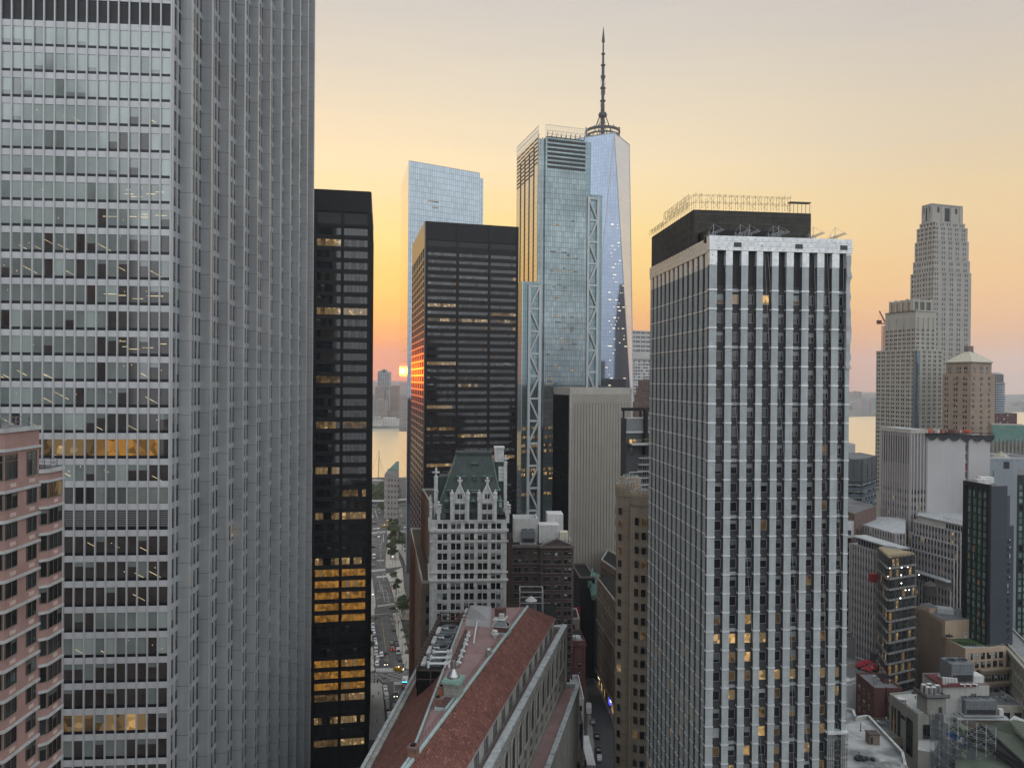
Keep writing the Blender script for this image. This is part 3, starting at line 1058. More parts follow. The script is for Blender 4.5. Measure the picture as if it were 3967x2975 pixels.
# == tapering tower with the spire
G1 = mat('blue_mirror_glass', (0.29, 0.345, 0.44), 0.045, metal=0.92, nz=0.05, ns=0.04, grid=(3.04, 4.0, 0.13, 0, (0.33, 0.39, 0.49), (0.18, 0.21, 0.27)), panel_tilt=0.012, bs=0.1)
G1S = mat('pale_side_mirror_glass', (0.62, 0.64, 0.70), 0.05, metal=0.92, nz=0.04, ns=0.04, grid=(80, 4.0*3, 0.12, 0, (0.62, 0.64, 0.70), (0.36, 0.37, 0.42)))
T0 = PY(2380, 518, 838); T1 = PY(2438, 562, 880)
ZT, ZB = 417.0, 57.0
T0.z = T1.z = ZT
d = (T1 - T0); dperp = Vc((-d.y, d.x, 0))
T3 = T0 + dperp; T2 = T1 + dperp
BR = PY(2457, 1757, 850); BL = PY(2255, 1757, 832)
ctr = (T0 + T2)/2
BR.z = BL.z = ZB
FR_ = Vc((2*ctr.x - BL.x, 2*ctr.y - BL.y, ZB)); FL_ = Vc((2*ctr.x - BR.x, 2*ctr.y - BR.y, ZB))
base = [BL, BR, FR_, FL_]
top = [T0, T1, T2, T3]
B = building('tapering_tower', 'blue mirrored tower of long tapering triangles topped by a ring and a tall spire', (ctr.x, ctr.y))
def tri(a, b, c_, m):
 mb = MB()
 ex = (b - a).normalized(); nrm_ = ex.cross(c_ - a).normalized(); ey = nrm_.cross(ex)
 if ey.z < 0:
  ey = -ey
 uv = [((p - a).dot(ex), (p - a).dot(ey)) for p in (a, b, c_)]
 if abs(ey.z) < .5:
  uv = [((p - a).dot(ex), p.z) for p in (a, b, c_)]
 mb.face([a, b, c_], m, uv)
 B.part('glass_facet', mb)
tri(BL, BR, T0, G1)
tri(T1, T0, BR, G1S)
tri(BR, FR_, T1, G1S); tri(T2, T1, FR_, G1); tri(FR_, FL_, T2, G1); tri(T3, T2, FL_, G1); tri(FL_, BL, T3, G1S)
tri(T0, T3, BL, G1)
mb = MB(); mb.prism([(p.x, p.y) for p in base], 0, ZB, G1, ROOF)
B.part('base', mb)
mb = MB()
for (a, b_) in ((T0, BL), (T0, BR), (T1, BR), (T0, T1), (T0, T3)):
 mb.tube(a, b_, .55, STL, 6)
mb.prism([(p.x, p.y) for p in top], ZT - 6, ZT - .2, STL, ROOF)
B.part('edge_trim', mb)
vent = MB()
for i in range(13):
 p = T0 + (T3 - T0)*(i/13*.8 + .1)
 q = Vc((p.x, p.y, 0)) - Vc((0, .9, 0))
 vent.box(Fr((p.x, p.y - 1.2), (p.x + 1, p.y - 1.2)), 0, .8, 0, .3, ZT - 88, ZT - 50, CORE)
B.part('vent_slot', vent)
RNG = mat('dark_ring_steel', (0.05, 0.052, 0.055), 0.5, metal=0.3, nz=0.1)
mb = MB()
R0 = 19.6
for (zz, hh, rr) in ((ZT + .5, 2.2, R0*1.0), (ZT + 5.2, 1.6, R0 + .4), (ZT + 9.6, 3.0, R0 + .8)):
 mb.lathe((ctr.x, ctr.y), [(rr - 1.2, zz), (rr, zz), (rr, zz + hh), (rr - 1.2, zz + hh), (rr - 1.2, zz)], RNG, 40, cap=False)
for i in range(40):
 a = 2*math.pi*i/40
 p = Vc((ctr.x + R0*math.cos(a), ctr.y + R0*math.sin(a), ZT - 1))
 mb.tube(p, p + Vc((0, 0, 12)), .22, RNG, 4)
for i in range(14):
 a = random.uniform(0, 6.28)
 p = Vc((ctr.x + R0*math.cos(a), ctr.y + R0*math.sin(a), ZT + 12))
 mb.tube(p, p + Vc((0, 0, random.uniform(1.5, 4.5))), .5, RNG, 5)
B.part('crown_ring', mb)
mb = MB()
cz = (ctr.x, ctr.y)
prof = [(3.4, ZT), (2.2, ZT + 18), (1.9, ZT + 36), (4.6, ZT + 37), (5.2, ZT + 40), (4.2, ZT + 43), (1.9, ZT + 44), (2.3, ZT + 47), (1.9, ZT + 59), (3.3, ZT + 60), (3.3, ZT + 61.4), (1.6, ZT + 62),
  (2.2, ZT + 78), (3.3, ZT + 79), (3.2, ZT + 80.6), (1.8, ZT + 81), (1.2, ZT + 89), (2.7, ZT + 96), (3.0, ZT + 97.5), (1.7, ZT + 98.5), (1.7, ZT + 112), (2.7, ZT + 113), (2.7, ZT + 114.4), (1.35, ZT + 115),
  (1.2, ZT + 128), (2.3, ZT + 130), (2.2, ZT + 131), (.95, ZT + 132), (.9, ZT + 147), (1.9, ZT + 148), (1.7, ZT + 151), (.9, ZT + 162), (.25, ZT + 170)]
SP_ = 124.0/170.0
prof = [(r_, ZT + (z_ - ZT)*(zat(2343, 106, Vc((ctr.x, ctr.y))) - ZT)/170) for r_, z_ in prof]
mb.lathe(cz, prof, RNG, 12)
for i in range(28):
 zz = ZT + random.uniform(34, 70); a = random.uniform(0, 6.28)
 p = Vc((cz[0] + 2.6*math.cos(a), cz[1] + 2.6*math.sin(a), zz))
 mb.tube(p, p + Vc((0, 0, random.uniform(2, 5))), .22, RNG, 4)
B.part('spire', mb)
for i in range(8):
 a = 2*math.pi*(i + .3)/8
 mb = MB()
 p = Vc((cz[0] + 15*math.cos(a), cz[1] + 15*math.sin(a), ZT + 1)); q = Vc((cz[0] + 4*math.cos(a), cz[1] + 4*math.sin(a), ZT + 29))
 mb.tube(p, q, .32, RNG, 5)
 for k in range(1, 6):
  s_ = p + (q - p)*k/6
  mb.tube(s_ - Vc((0, 0, .5)), s_ + Vc((0, 0, .5)), .5, RNG, 5)
 B.part('spire_stay', mb)
lit = MB()
nrm_ = (BR - BL).cross(T0 - BL).normalized()
if nrm_.y > 0:
 nrm_ = -nrm_
for i in range(90):
 t = random.uniform(.02, .72); zz = ZB + (ZT - ZB)*t
 zz = zz // 4*4 + 2.5
 t = (zz - ZB)/(ZT - ZB)
 a = BL.lerp(T0, t); b_ = BR.lerp(T0, t)
 p = a.lerp(b_, random.uniform(.35, .93)) + nrm_*.3
 w_ = (b_ - a).normalized()*random.choice((.8, .8, 1.5, 3))
 lit.face([p, p + w_, p + w_ + Vc((0, 0, .7)), p + Vc((0, 0, .7))], mat('white_lamp', (.5, .5, .45), .5, nz=0, emit=((1, .85, .6), 1.2, 1, 0)))
B.part('lit_windows', lit, stuff=True)
# == pale striped office block far behind, and the brown stepped tower before it
PALE = mat('pale_concrete', (0.46, 0.45, 0.43), 0.8, nz=0.08, ns=0.1)
c = pl(2440, 1000); dF = vp(11000); r = hit(c, dF, 2560)
zt = zat(2470, 1280, c)
B = building('office_block', 'distant pale office block with window rows, seen between the mirror tower and the wrapped tower', c)
body = MB().prism([c, r, r + vp(1100)*40, c + vp(1100)*40], 0, zt, PALE, ROOF)
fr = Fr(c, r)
bd = MB()
z = zt - 4.2
k = 0
while z > 60:
 if k < 5:
  bd.bx(fr, 0, fr.L, -.3, 0, z + 2.8, z + 4.19, PALE)
  for i in range(6):
   win(B, fr, i*fr.L/6 + .4, fr.L/6 - .8, z, 2.8, 'grey', 3, WHITEFRAME, .15)
  z -= 6.0
 else:
  if k == 5:
   bd.bx(fr, 0, fr.L, -.3, 0, z - 6, z + 3, PALE)
   z -= 8
  bd.bx(fr, 0, fr.L, -.3, 0, z + 2.0, z + 4.19, PALE)
  for i in range(12):
   win(B, fr, i*fr.L/12 + .5, fr.L/12 - 1.0, z, 2.0, 'brown' if random.random() < .6 else 'pale', 1, None, nvar=4)
  z -= 4.2
 k += 1
B.part('wall', body); B.part('spandrel', bd)
BRN = mat('brown_brick', (0.16, 0.105, 0.085), 0.85, nz=0.15, ns=0.3, sk=0.15)
c = pl(2478, 770); dF = vp(11000)
B = building('stepped_brick_tower', 'brown brick tower with stepped shoulders, half hidden behind the wrapped tower', c)
body = MB()
for (u0, u1, vt, dd) in ((2470, 2560, 1560, 0), (2478, 2560, 1528, 3), (2488, 2560, 1500, 6), (2497, 2560, 1472, 9)):
 a = hit(c, dF, u0) + Vc((0, dd)); b_ = hit(c, dF, u1) + Vc((0, dd))
 zt = zat(2490, vt, a)
 body.prism([a, b_, b_ + Vc((0, 30)), a + Vc((0, 30))], 0, zt, BRN, ROOF)
 fr = Fr(a, b_)
 for i in range(9):
  body.bx(fr, i*2.4, i*2.4 + 1.2, -.6, 0, 0, zt + 1.2, BRN)
  for k in range(4):
   win(B, fr, i*2.4 + 1.3, 1.0, zt - 5 - 4*k, 2.2, 'brown', 1, None, nvar=3)
B.part('wall', body)
# == beige windowless slab with dark ribs
BEI = mat('beige_ribbed_panel', (0.295, 0.27, 0.225), 0.75, nz=0.06, ns=0.15, sk=0.08)
BEIC = mat('beige_concrete', (0.39, 0.37, 0.33), 0.8, nz=0.1, ns=0.3, sk=0.15)
GRV = mat('dark_groove', (0.05, 0.045, 0.04), 0.8, nz=0.1)
c = pl(2208, 390); dF = vp(12000); dS = vp(1200)
r = hit(c, dF, 2449); bk = hit(c, dS, 2146)
zt = zat(2209, 1507, c)
B = building('windowless_slab_tower', 'windowless beige slab tower with thin dark vertical grooves and a black glazed narrow side', c)
body = MB().prism([c, r, r + dS*(bk - c).length, bk], 0, zt, BEIC, ROOF)
parapet(body, [c, r, r + dS*(bk - c).length, bk], zt, .8, .5, BEIC)
B.part('wall', body)
fr = Fr(c, r); n = 20; w = (fr.L - 2.2)/n
rib = MB()
for i in range(n):
 rib.bx(fr, 1.1 + i*w + .11, 1.1 + (i + 1)*w - .11, -.35, 0, 0, zt - 7.5, BEI)
rib.bx(fr, 1.1, fr.L - 1.1, -.36, 0, zt - 7.49, zt - 2.6, BEI)
rib.bx(fr, 0, 1.05, -.42, 0, 0, zt - .01, BEIC)
rib.bx(fr, fr.L - 1.05, fr.L, -.42, 0, 0, zt - .01, BEIC)
B.part('ribbed_panel', rib)
g = MB(); g.bx(fr, 1.06, fr.L - 1.06, -.06, 0, 0, zt - 7.4, GRV)
B.part('groove', g)
sd = Fr(bk, c)
gl = MB(); gl.bx(sd, .6, sd.L - 1.2, -.05, 0, 0, zt - 3.2, GLASS)
B.part('side_glass', gl)
fins = MB()
for i in range(12):
 x = .6 + (sd.L - 1.8)*i/11
 fins.bx(sd, x - .18, x + .18, -.5, 0, 0, zt - 3.2, BLK)
for k in range(9):
 fins.bx(sd, .6, sd.L - 1.2, -.3, 0, zt - 20 - k*13, zt - 19 - k*13, BLK)
B.part('side_fin', fins)
rp = MB()
for i in range(9):
 x = random.uniform(2, fr.L - 3)
 rp.tube(fr.at(x, 3, zt), fr.at(x, 3, zt + random.uniform(.8, 2)), .1, RAILM, 4)
rp.box(fr, fr.L*.52, fr.L*.6, 2, 5, zt, zt + 1.4, ROOF)
B.part('roof_plant', rp)
# == dark grey hotel block with a planted terrace
DGR = mat('charcoal_cladding', (0.045, 0.047, 0.05), 0.6, nz=0.12, ns=0.2, sk=0.1)
GRC = mat('grey_cladding', (0.16, 0.165, 0.165), 0.6, nz=0.1, ns=0.3)
c = pl(2428, 330); dF = vp(11000); dS = vp(1250)
r = hit(c, dF, 2560)
zt = zat(2404, 1621, c)
B = building('hotel_block', 'charcoal hotel block with a grey top and a lit planted terrace beside the wrapped tower', c)
body = MB().prism([c, r, r + dS*6.3, c + dS*6.3], 0, zt, DGR, ROOF)
fr = Fr(c, r)
B.part('wall', body)
mb = MB()
mb.bx(fr, 0, fr.L, -.25, 0, zt - 5.6, zt - .02, GRC)
mb.bx(fr, -.1, fr.L, -.4, 0, zt - 6.4, zt - 5.6, STL)
mb.bx(fr, -.1, fr.L, -.4, .6, zt, zt + .5, STL)
B.part('top_band', mb)
mb = MB()
f2 = Fr(fr.at(0, 4, 0).xy, fr.at(19, 4, 0).xy)
mb.box(f2, 0, 19, 0, 1.2, zt + 3.2, zt + 4.6, BLK)
for x in (.5, 9, 15):
 mb.box(f2, x, x + .5, .2, .8, zt, zt + 3.2, BLK)
mb.box(fr, 8.2, 9.6, -2, 0, zt - 16, zt + 4.0, BLK)
B.part('roof_frame', mb)
ter = MB()
zter = zat(2440, 1718, c)
xa = fr.xu(2432)
ter.bx(fr, xa, fr.L, -4.5, 0, zter - .9, zter - .2, DGR)
ter.box(fr, xa - .2, fr.L, -4.7, -4.5, zter - .4, zter + .5, STL)
B.part('terrace', ter)
for i in range(4):
 win(B, fr, fr.xu(2440) + i*1.6, 1.4, zter, 1.8, 'lit', 1, None)
bal = MB()
xb = fr.xu(2472)
for k in range(7):
 zz = zat(2490, 1775 + 26*k, c)
 bal.bx(fr, xb, fr.L, -1.8, 0, zz - .35, zz, STL)
 for j in range(3):
  win(B, fr, xb + .3 + 2.2*j, 2.0, zz - 2.6, 2.2, 'dark', 2, GREYFRAME, .08)
B.part('balcony', bal)
win(B, fr, fr.xu(2445), .9, zter - 5.5, 3.6, 'black', 1, None)
def leaf_crown(mb, c, rx, rz, n, size, mats, rnd, clumps=9):
 cs = []
 for i in range(clumps):
  a, b_ = rnd.uniform(0, 6.28), rnd.uniform(-.7, 1)
  k = rnd.uniform(.35, .8)
  cs.append((Vc((c[0] + rx*k*math.cos(a)*math.sqrt(1 - b_*b_*.8), c[1] + rx*k*math.sin(a)*math.sqrt(1 - b_*b_*.8), c[2] + rz*k*b_)), rnd.uniform(.3, .55)))
 for i in range(n):
  q, s_ = rnd.choice(cs)
  d = Vc((rnd.gauss(0, 1), rnd.gauss(0, 1), rnd.gauss(0, 1))).normalized()*(rnd.random() ** .45)
  p = q + Vc((d.x*rx*s_, d.y*rx*s_, d.z*rz*s_))
  t = Vc((rnd.gauss(0, 1), rnd.gauss(0, 1), rnd.gauss(0, .6))).normalized()
  w = t.orthogonal().normalized()
  z_ = size*rnd.uniform(.6, 1.4)
  mb.face([p - t*z_, p + w*z_*.6, p + t*z_, p - w*z_*.6], rnd.choice(mats))
LEAF = [mat('leaf_dark', (0.034, 0.055, 0.024), 0.6, nz=0.2), mat('leaf_mid', (0.062, 0.095, 0.036), 0.6, nz=0.2), mat('leaf_light', (0.11, 0.14, 0.055), 0.6, nz=0.2)]
mb = MB()
pt = fr.at(fr.xu(2500), -3.2, zter)
leaf_crown(mb, (pt.x, pt.y, pt.z + 1.3), 3.0, 1.3, 420, .28, LEAF, random.Random(3))
single('terrace_shrub', mb, 'green shrubs planted on the terrace of the charcoal hotel block', 'shrub', at=pt)
# == tan building with crenellated round turrets
TAN = mat('tan_granite', (0.255, 0.21, 0.16), 0.75, nz=0.08, ns=0.4, sk=0.12, grid=(40, 3.9, 0.06, 0, (0.25, 0.205, 0.156), (0.13, 0.105, 0.08)))
TANL = mat('tan_granite_trim', (0.36, 0.285, 0.21), 0.7, nz=0.08, ns=0.5)
cen = {}
for nm, ua, ub, Y, vt in (('a', 2392, 2477, 225, 1872), ('b', 2450, 2536, 208, 1903), ('c', 2407, 2484, 252, 1848)):
 p = pl((ua + ub)/2, Y)
 rad = (ub - ua)/2/FPX*Y
 cen[nm] = (p, rad, zat((ua + ub)/2, vt, p))
pa, ra, za = cen['a']; pb, rb, zb_ = cen['b']; pc, rc, zcc = cen['c']
B = building('turreted_office_building', 'tan office building with crenellated round turrets standing against the wrapped tower', pa)
body = MB().prism([pa + Vc((0, -.5)), pb + Vc((0, -.5)), pb + Vc((14, 26)), pc + Vc((2, 6)), pa + Vc((-1.0, 6))], 0, za - 5.2, TAN, ROOF)
B.part('wall', body)
for nm in 'abc':
 p, rd, zt = cen[nm]
 t = MB(); t.smooth = False
 t.lathe(p, [(rd, 0), (rd, zt - 3.6), (rd + .25, zt - 3.5), (rd + .25, zt - 1.0), (rd - .25, zt - 1.0), (rd - .25, zt - 2.6), (0.01, zt - 2.6)], TAN, 32, cap=False)
 nb = 20
 for i in range(nb):
  a0 = 2*math.pi*i/nb
  q = Vc((p.x + (rd + .25)*math.cos(a0 - .1), p.y + (rd + .25)*math.sin(a0 - .1)))
  q2 = Vc((p.x + (rd + .25)*math.cos(a0 + .1), p.y + (rd + .25)*math.sin(a0 + .1)))
  fq = Fr(q2, q)
  t.box(Fr(q, q2), 0, (q2 - q).length, 0, .45, zt - 1.0, zt, TANL)
 B.part('turret', t)
 an = MB()
 for i in range(8):
  a0 = 2*math.pi*i/8 + .3
  an.tube((p.x + (rd - 1)*math.cos(a0), p.y + (rd - 1)*math.sin(a0), zt - 2.6), (p.x + (rd - 1)*math.cos(a0), p.y + (rd - 1)*math.sin(a0), zt + .9), .06, STL, 4)
 an.lathe(p, [(rd - .9, zt + .5), (rd - .8, zt + .5), (rd - .8, zt + .65), (rd - .9, zt + .65), (rd - .9, zt + .5)], STL, 18, cap=False)
 an.tube((p.x - rd*.1, p.y, zt - 2), (p.x - rd*.1, p.y, zt + 1.6), .12, STL, 5)
 an.tube((p.x - rd*.1, p.y, zt + 1.6), (p.x + rd*1.2, p.y - .5, zt + 1.9), .18, STL, 5)
 B.part('window_washing_rig', an)
 tot = int((zt - 6)/3.9)
 angs = {'a': (-2.35, -1.15 - 2.2), 'b': (-2.2, -1.62, -1.0), 'c': (-2.2,)}[nm]
 for ang in angs:
  q = Vc((p.x + rd*math.cos(ang), p.y + rd*math.sin(ang)))
  tdir = Vc((-math.sin(ang), math.cos(ang)))
  f = Fr(q - tdir*.75, q + tdir*.75)
  for k in range(tot):
   win(B, f, 0, 1.5, zt - 9.1 - 3.9*k, 2.3, 'brown' if random.random() < .8 else 'dim', 1, TANL, .1, y=-.22)
q0 = pa + Vc((ra*.78, -ra*.68)); q1 = pb + Vc((-rb*.93, -rb*.1))
f = Fr(q0, q1)
bay = MB()
zbay = zat(2435, 1935, q0)
bay.prism([q0, q1, q1 + Vc((1, 8)), q0 + Vc((0, 6))], 0, zbay, TAN, ROOF)
n = 4
for i in range(n + 1):
 x = f.L*i/n
 bay.bx(f, max(0, x - .4), min(f.L, x + .4), -.35, 0, 0, zbay + .4, TANL)
k = 0
z = zbay - 4.6
while z > 4:
 for i in range(n):
  win(B, f, f.L*i/n + .45, f.L/n - .9, z, 2.9 if k else 3.2, 'brown', 1, None)
 bay.bx(f, .02, f.L - .02, -.15, 0, z - 1.0, z - .01, TAN)
 z -= 3.9 if k else 5.5; k += 1
B.part('bay', bay)
# == tower wrapped for recladding
WRP = mat('pale_sheathing', (0.385, 0.41, 0.41), 0.75, nz=0.10, ns=0.5, sk=0.18, patches=(.35, (.32, .335, .33), .55, .68), grid=(1.2, 0.62, 0.02, .5, (0.36, 0.385, 0.39), (0.29, 0.31, 0.31)))
FOIL = mat('foil_wrap', (0.66, 0.67, 0.67), 0.36, metal=0.35, nz=0.15, ns=1.2, bump=0.6, bs=3.0, patches=(2.4, (0.25, 0.26, 0.26), .62, .7))
SPN = mat('dark_spandrel_brick', (0.045, 0.046, 0.047), 0.75, nz=0.15, ns=0.6, grid=(0.6, 0.3, 0.03, .5, (0.05, 0.05, 0.05), (0.075, 0.075, 0.075)))
PRS = mat('dark_reveal', (0.06, 0.06, 0.06), 0.7, nz=0.12)
INK = mat('printed_ink', (0.12, 0.12, 0.12), 0.6, nz=0)
TAPE = mat('grey_tarp', (0.34, 0.36, 0.37), 0.5, nz=0.15, ns=0.6, bump=0.5, bs=1.5)
Yc = 145.0
c = pl(2756, Yc)
dF = vp(28000); dS = vp(1690)
r = hit(c, dF, 3278)
bk = hit(c, dS, 2522)
zc = lambda v: zat(2740, v, c)
zt = zc(918)
B = building('wrapped_office_tower', 'office tower being reclad, its piers bare and pale with silver foil bands at every floor', c)
back = r + dS*(bk - c).length
body = MB().prism([c, r, back, bk], 0, zt - 2.8, SPN, ROOF)
B.part('wall', body)
fr = Fr(c, r); sd = Fr(bk, c)
FH = 3.66
zfoil0 = zc(1125)           # first foil band under the mechanical floors
fl = MB()
fl.box(fr, -1.1, fr.L + .35, -1.2, 0.4, zt - 2.75, zt, FOIL, back=True)
fl.box(sd, -.35, sd.L - .36, -.5, 0.4, zt - 2.752, zt - .004, FOIL, back=True)
fb_ = Fr(r, back)
fl.box(fb_, .41, fb_.L, -.35, .4, zt - 2.756, zt - .006, FOIL)
B.part('foil_parapet', fl)
ink = MB()
rnd = random.Random(5)
for F_, yk in ((fr, -1.215), (sd, -.515)):
 for row in range(3):
  x = .5 + .7*(row % 2)
  while x < F_.L - 1:
   zz = zt - .55 - .9*row
   for j in range(3):
    xx = x + .18*j
    ink.face([F_.at(xx, yk, zz - .16), F_.at(xx + .04, yk, zz - .16), F_.at(xx + .18, yk, zz + .16), F_.at(xx + .14, yk, zz + .16)], INK)
   x += 1.45
 for row in range(1, 3):
  zz = zt - .92*row
  ink.face([F_.at(0, yk, zz - .02), F_.at(F_.L, yk, zz - .02), F_.at(F_.L, yk, zz + .02), F_.at(0, yk, zz + .02)], INK)
B.part('printed_mark', ink)
for uu in (2848, 3084, 3256):
 mb = MB(); x = fr.xu(uu, 950)
 mb.bx(fr, x - .75, x + .75, -1.26, -1.2, zt - 2.1, zt - 1.2, PRS)
 B.part('wall_opening', mb)
def wrapped_face(F_, piers, pdepth, palf, skipright=False):
 ps, fs, rv = MB(), MB(), MB()
 for (a, b_) in piers:
  ps.bx(F_, a, b_, -pdepth + .03, 0, 0, zt - 2.8, PRS)
  ps.box(F_, a - .02, b_ + .02, -pdepth, -pdepth + .1, 0, zt - 2.81, WRP)
  fs.bx(F_, a - .03, b_ + .03, -pdepth - .04, 0, zt - 5.6, zt - 2.79, FOIL)
  z = zfoil0
  while z > 8:
   fs.bx(F_, a - .07, b_ + .07, -pdepth - .10, 0, z - .14, z + .15, FOIL)
   z -= FH
 e = [(piers[i][1], piers[i + 1][0]) for i in range(len(piers) - 1)]
 for i, (a, b_) in enumerate(e):
  win(B, F_, a + .12, b_ - a - .24, zfoil0 + .9, zt - 2.9 - zfoil0 - .9, 'louver', 1, DARKFRAME, .06)
  rv.bx(F_, a, a + .12, -.14, 0, 0, zt - 2.8, PRS)
  rv.bx(F_, b_ - .12, b_, -.14, 0, 0, zt - 2.8, PRS)
  z = zfoil0; k = 0
  while z > 8:
   win(B, F_, a + .14, b_ - a - .28, z - 2.62, 1.88, palf(k, i), 1, GREYFRAME, .075, y=-.06)
   z -= FH; k += 1
 return ps, fs, rv
def pal_front(k, i):
 if k == 0:
  return 'lit' if i in (0, 1, 2, 3, 5) else 'dark'
 if k == 20:
  return 'lit' if i else 'black'
 if k in (18, 19, 17) and random.random() < .25:
  return 'lit'
 if k == 23:
  return 'lit' if 3 <= i <= 7 else 'res'
 if k > 20:
  return random.choice(['lit', 'dim', 'dim', 'office', 'res'])
 if k == 15 and i > 4:
  return 'dim'
 return 'office'
pit = 58.8/FPX*Yc
fp = []
us = [(2751, 2770), (2805, 2830), (2865, 2890), (2924, 2947), (2983, 3007), (3039, 3065), (3099, 3124), (3157, 3182), (3214, 3240), (3268, 3291)]
for (a, b_) in us:
 fp.append((fr.xu(a, 950), fr.xu(b_, 950)))
fp[0] = (-.97, fp[0][1]); fp[-1] = (fp[-1][0], fr.L)
ps, fs, rv = wrapped_face(fr, fp, 1.05, pal_front)
B.part('pier', ps); B.part('foil_band', fs); B.part('reveal', rv)
n = 13
sw = sd.L/n
sp_ = [(i*sw + (.0 if i else 0), i*sw + 1.7) for i in range(n)] + [(sd.L - .7, sd.L + .97)]
ps, fs, rv = wrapped_face(sd, sp_, .32, lambda k, i: random.choice(['grey', 'brown', 'dark', 'dim'] if k > 18 else ['grey', 'dark']))
B.part('pier', ps); B.part('foil_band', fs); B.part('reveal', rv)
vt_ = MB()
for k in range(0, 27, 3):
 for i in (1, 5, 8):
  a, b_ = fp[i][1], fp[i + 1][0]
  zz = zfoil0 - FH*k
  vt_.bx(fr, a + .16, b_ - .16, -.2, 0, zz - .3, zz + .32, TAPE)
B.part('taped_ventilator', vt_)
tp = MB()
rnd = random.Random(11)
prev = None
zz = zt - 3.1
segs = []
while zz > zc(1430):
 segs.append((zz, rnd.uniform(-.15, .35), rnd.uniform(-1.35, -1.1)))
 zz -= rnd.uniform(.9, 1.6)
for (z0, a0, y0), (z1, a1, y1) in zip(segs, segs[1:]):
 x0 = fp[-1][0] - .05
 tp.face([fr.at(x0 + a1*.3, y1 - .08, z1), fr.at(fr.L + a1, y1 - .05, z1), fr.at(fr.L + a0, y0 - .05, z0), fr.at(x0 + a0*.3, y0 - .08, z0)], TAPE)
 tp.face([fr.at(fr.L + a1, y1 - .05, z1), fr.at(fr.L + a1 + .1, 1.2, z1), fr.at(fr.L + a0 + .1, 1.2, z0), fr.at(fr.L + a0, y0 - .05, z0)], TAPE)
B.part('torn_tarp', tp)
NETG = mat('grey_net', (0.13, 0.125, 0.12), 0.9, nz=0.3, ns=1.5)
sc_ = MB()
zs = zc(2850)
for i in range(10):
 sc_.box(fr, fp[8][0] - .1 + i*.42, fp[8][0] - .02 + i*.42, -1.7, -1.6, 20, zs - .02*i, NETG)
for k in range(16):
 sc_.box(fr, fp[8][0] - .2, fr.L + .2, -1.75, -1.66, zs - 1.0*k - .08, zs - 1.0*k, NETG)
sc_.box(fr, fp[8][0] - .3, fr.L + .3, -1.8, 0, zs, zs + .35, FOIL)
B.part('netted_scaffold', sc_)
rope = mat('pale_rope', (0.42, 0.42, 0.40), 0.8, nz=0)
for (ua, va, ub, vb) in ((2795, 990, 2940, 2975), (2950, 985, 3000, 2000), (2962, 985, 3120, 2960), (3030, 985, 3060, 2975), (3140, 985, 3195, 2960), (3190, 980, 3275, 2975), (3180, 985, 3182, 1900), (3252, 985, 3262, 2000), (2870, 1300, 2872, 2400)):
 pa_ = fr.at(fr.xu(ua, va), -1.4, zat(ua, va, fr.at(fr.xu(ua, va), -.9, 0)))
 pb_ = fr.at(fr.xu(ub, vb), -1.5, zat(ub, vb, fr.at(fr.xu(ub, vb), -1.1, 0)))
 mb = MB().tube(pa_, pb_, .022, rope, 4)
 B.part('hanging_rope', mb)
NET = mat('dark_debris_net', (0.052, 0.048, 0.04), 0.9, nz=0.25, ns=0.4, sk=0.2, grid=(1.1, 0.9, 0.03, 0.5, (0.06, 0.055, 0.046), (0.03, 0.028, 0.025)))
bc = c + dS*11
zr = zat(2696, 812, bc)
br_ = hit(bc, dF, 3141, 900)
bbk = bk + dS*.5
mb = MB().prism([bc, br_, br_ + dS*27, bbk], zt - 2.8, zr, NET, ROOF)
B.part('netted_plant_room', mb)
lo = MB()
lo.box(Fr(bc - dS*5 + dF*1.0, bc - dS*5 + dF*17), 0, 16, 0, 6, zt - 2.8, zt + 2.6, BLK)
B.part('lower_plant_room', lo)
SCF = mat('scaffold_tube', (0.07, 0.064, 0.058), 0.5, metal=0.2, nz=0.1)
def scaffold(mb, F_, x0, x1, z0, z1, dx, dz, depth=1.0, r=.045, brace=True, m=None, ragged=0.0, rnd=random):
 m = m or SCF
 n = max(1, round((x1 - x0)/dx)); k = max(1, round((z1 - z0)/dz))
 for i in range(n + 1):
  x = x0 + (x1 - x0)*i/n
  zz = z1 + (rnd.uniform(-ragged, ragged) if ragged else 0)
  for y in (0, -depth):
   mb.tube(F_.at(x, y, z0), F_.at(x, y, zz), r, m, 4, cap=False)
  for j in range(1, k + 1):
   zz = z0 + (z1 - z0)*j/k
   mb.tube(F_.at(x, 0, zz), F_.at(x, -depth, zz), r*.8, m, 4, cap=False)
 for j in range(1, k + 1):
  zz = z0 + (z1 - z0)*j/k
  for y in (0, -depth):
   mb.tube(F_.at(x0, y, zz), F_.at(x1, y, zz), r*.8, m, 4, cap=False)
 if brace:
  for i in range(n):
   xa, xb = x0 + (x1 - x0)*i/n, x0 + (x1 - x0)*(i + 1)/n
   for j in range(k):
    za_, zb2 = z0 + (z1 - z0)*j/k, z0 + (z1 - z0)*(j + 1)/k
    if (i + j) % 2:
     mb.tube(F_.at(xa, -depth, za_), F_.at(xb, -depth, zb2), r*.7, m, 4, cap=False)
     mb.tube(F_.at(xb, -depth, za_), F_.at(xa, -depth, zb2), r*.7, m, 4, cap=False)
 return mb
mb = MB()
ft_ = Fr(bc, br_)
scaffold(mb, ft_, 0, ft_.L*.8, zr, zr + 2.9, 1.25, 1.5, 1.2, .034, ragged=.5, rnd=random.Random(2))
fs_ = Fr(bbk, bc)
scaffold(mb, fs_, fs_.L*.45, fs_.L, zr, zr + 2.9, 1.4, 1.5, 1.2, .034, ragged=.6, rnd=random.Random(3))
scaffold(mb, fs_, fs_.L*.05, fs_.L*.4, zr, zr + 1.2, 1.4, 1.2, 1.0, .04, ragged=.3, rnd=random.Random(4))
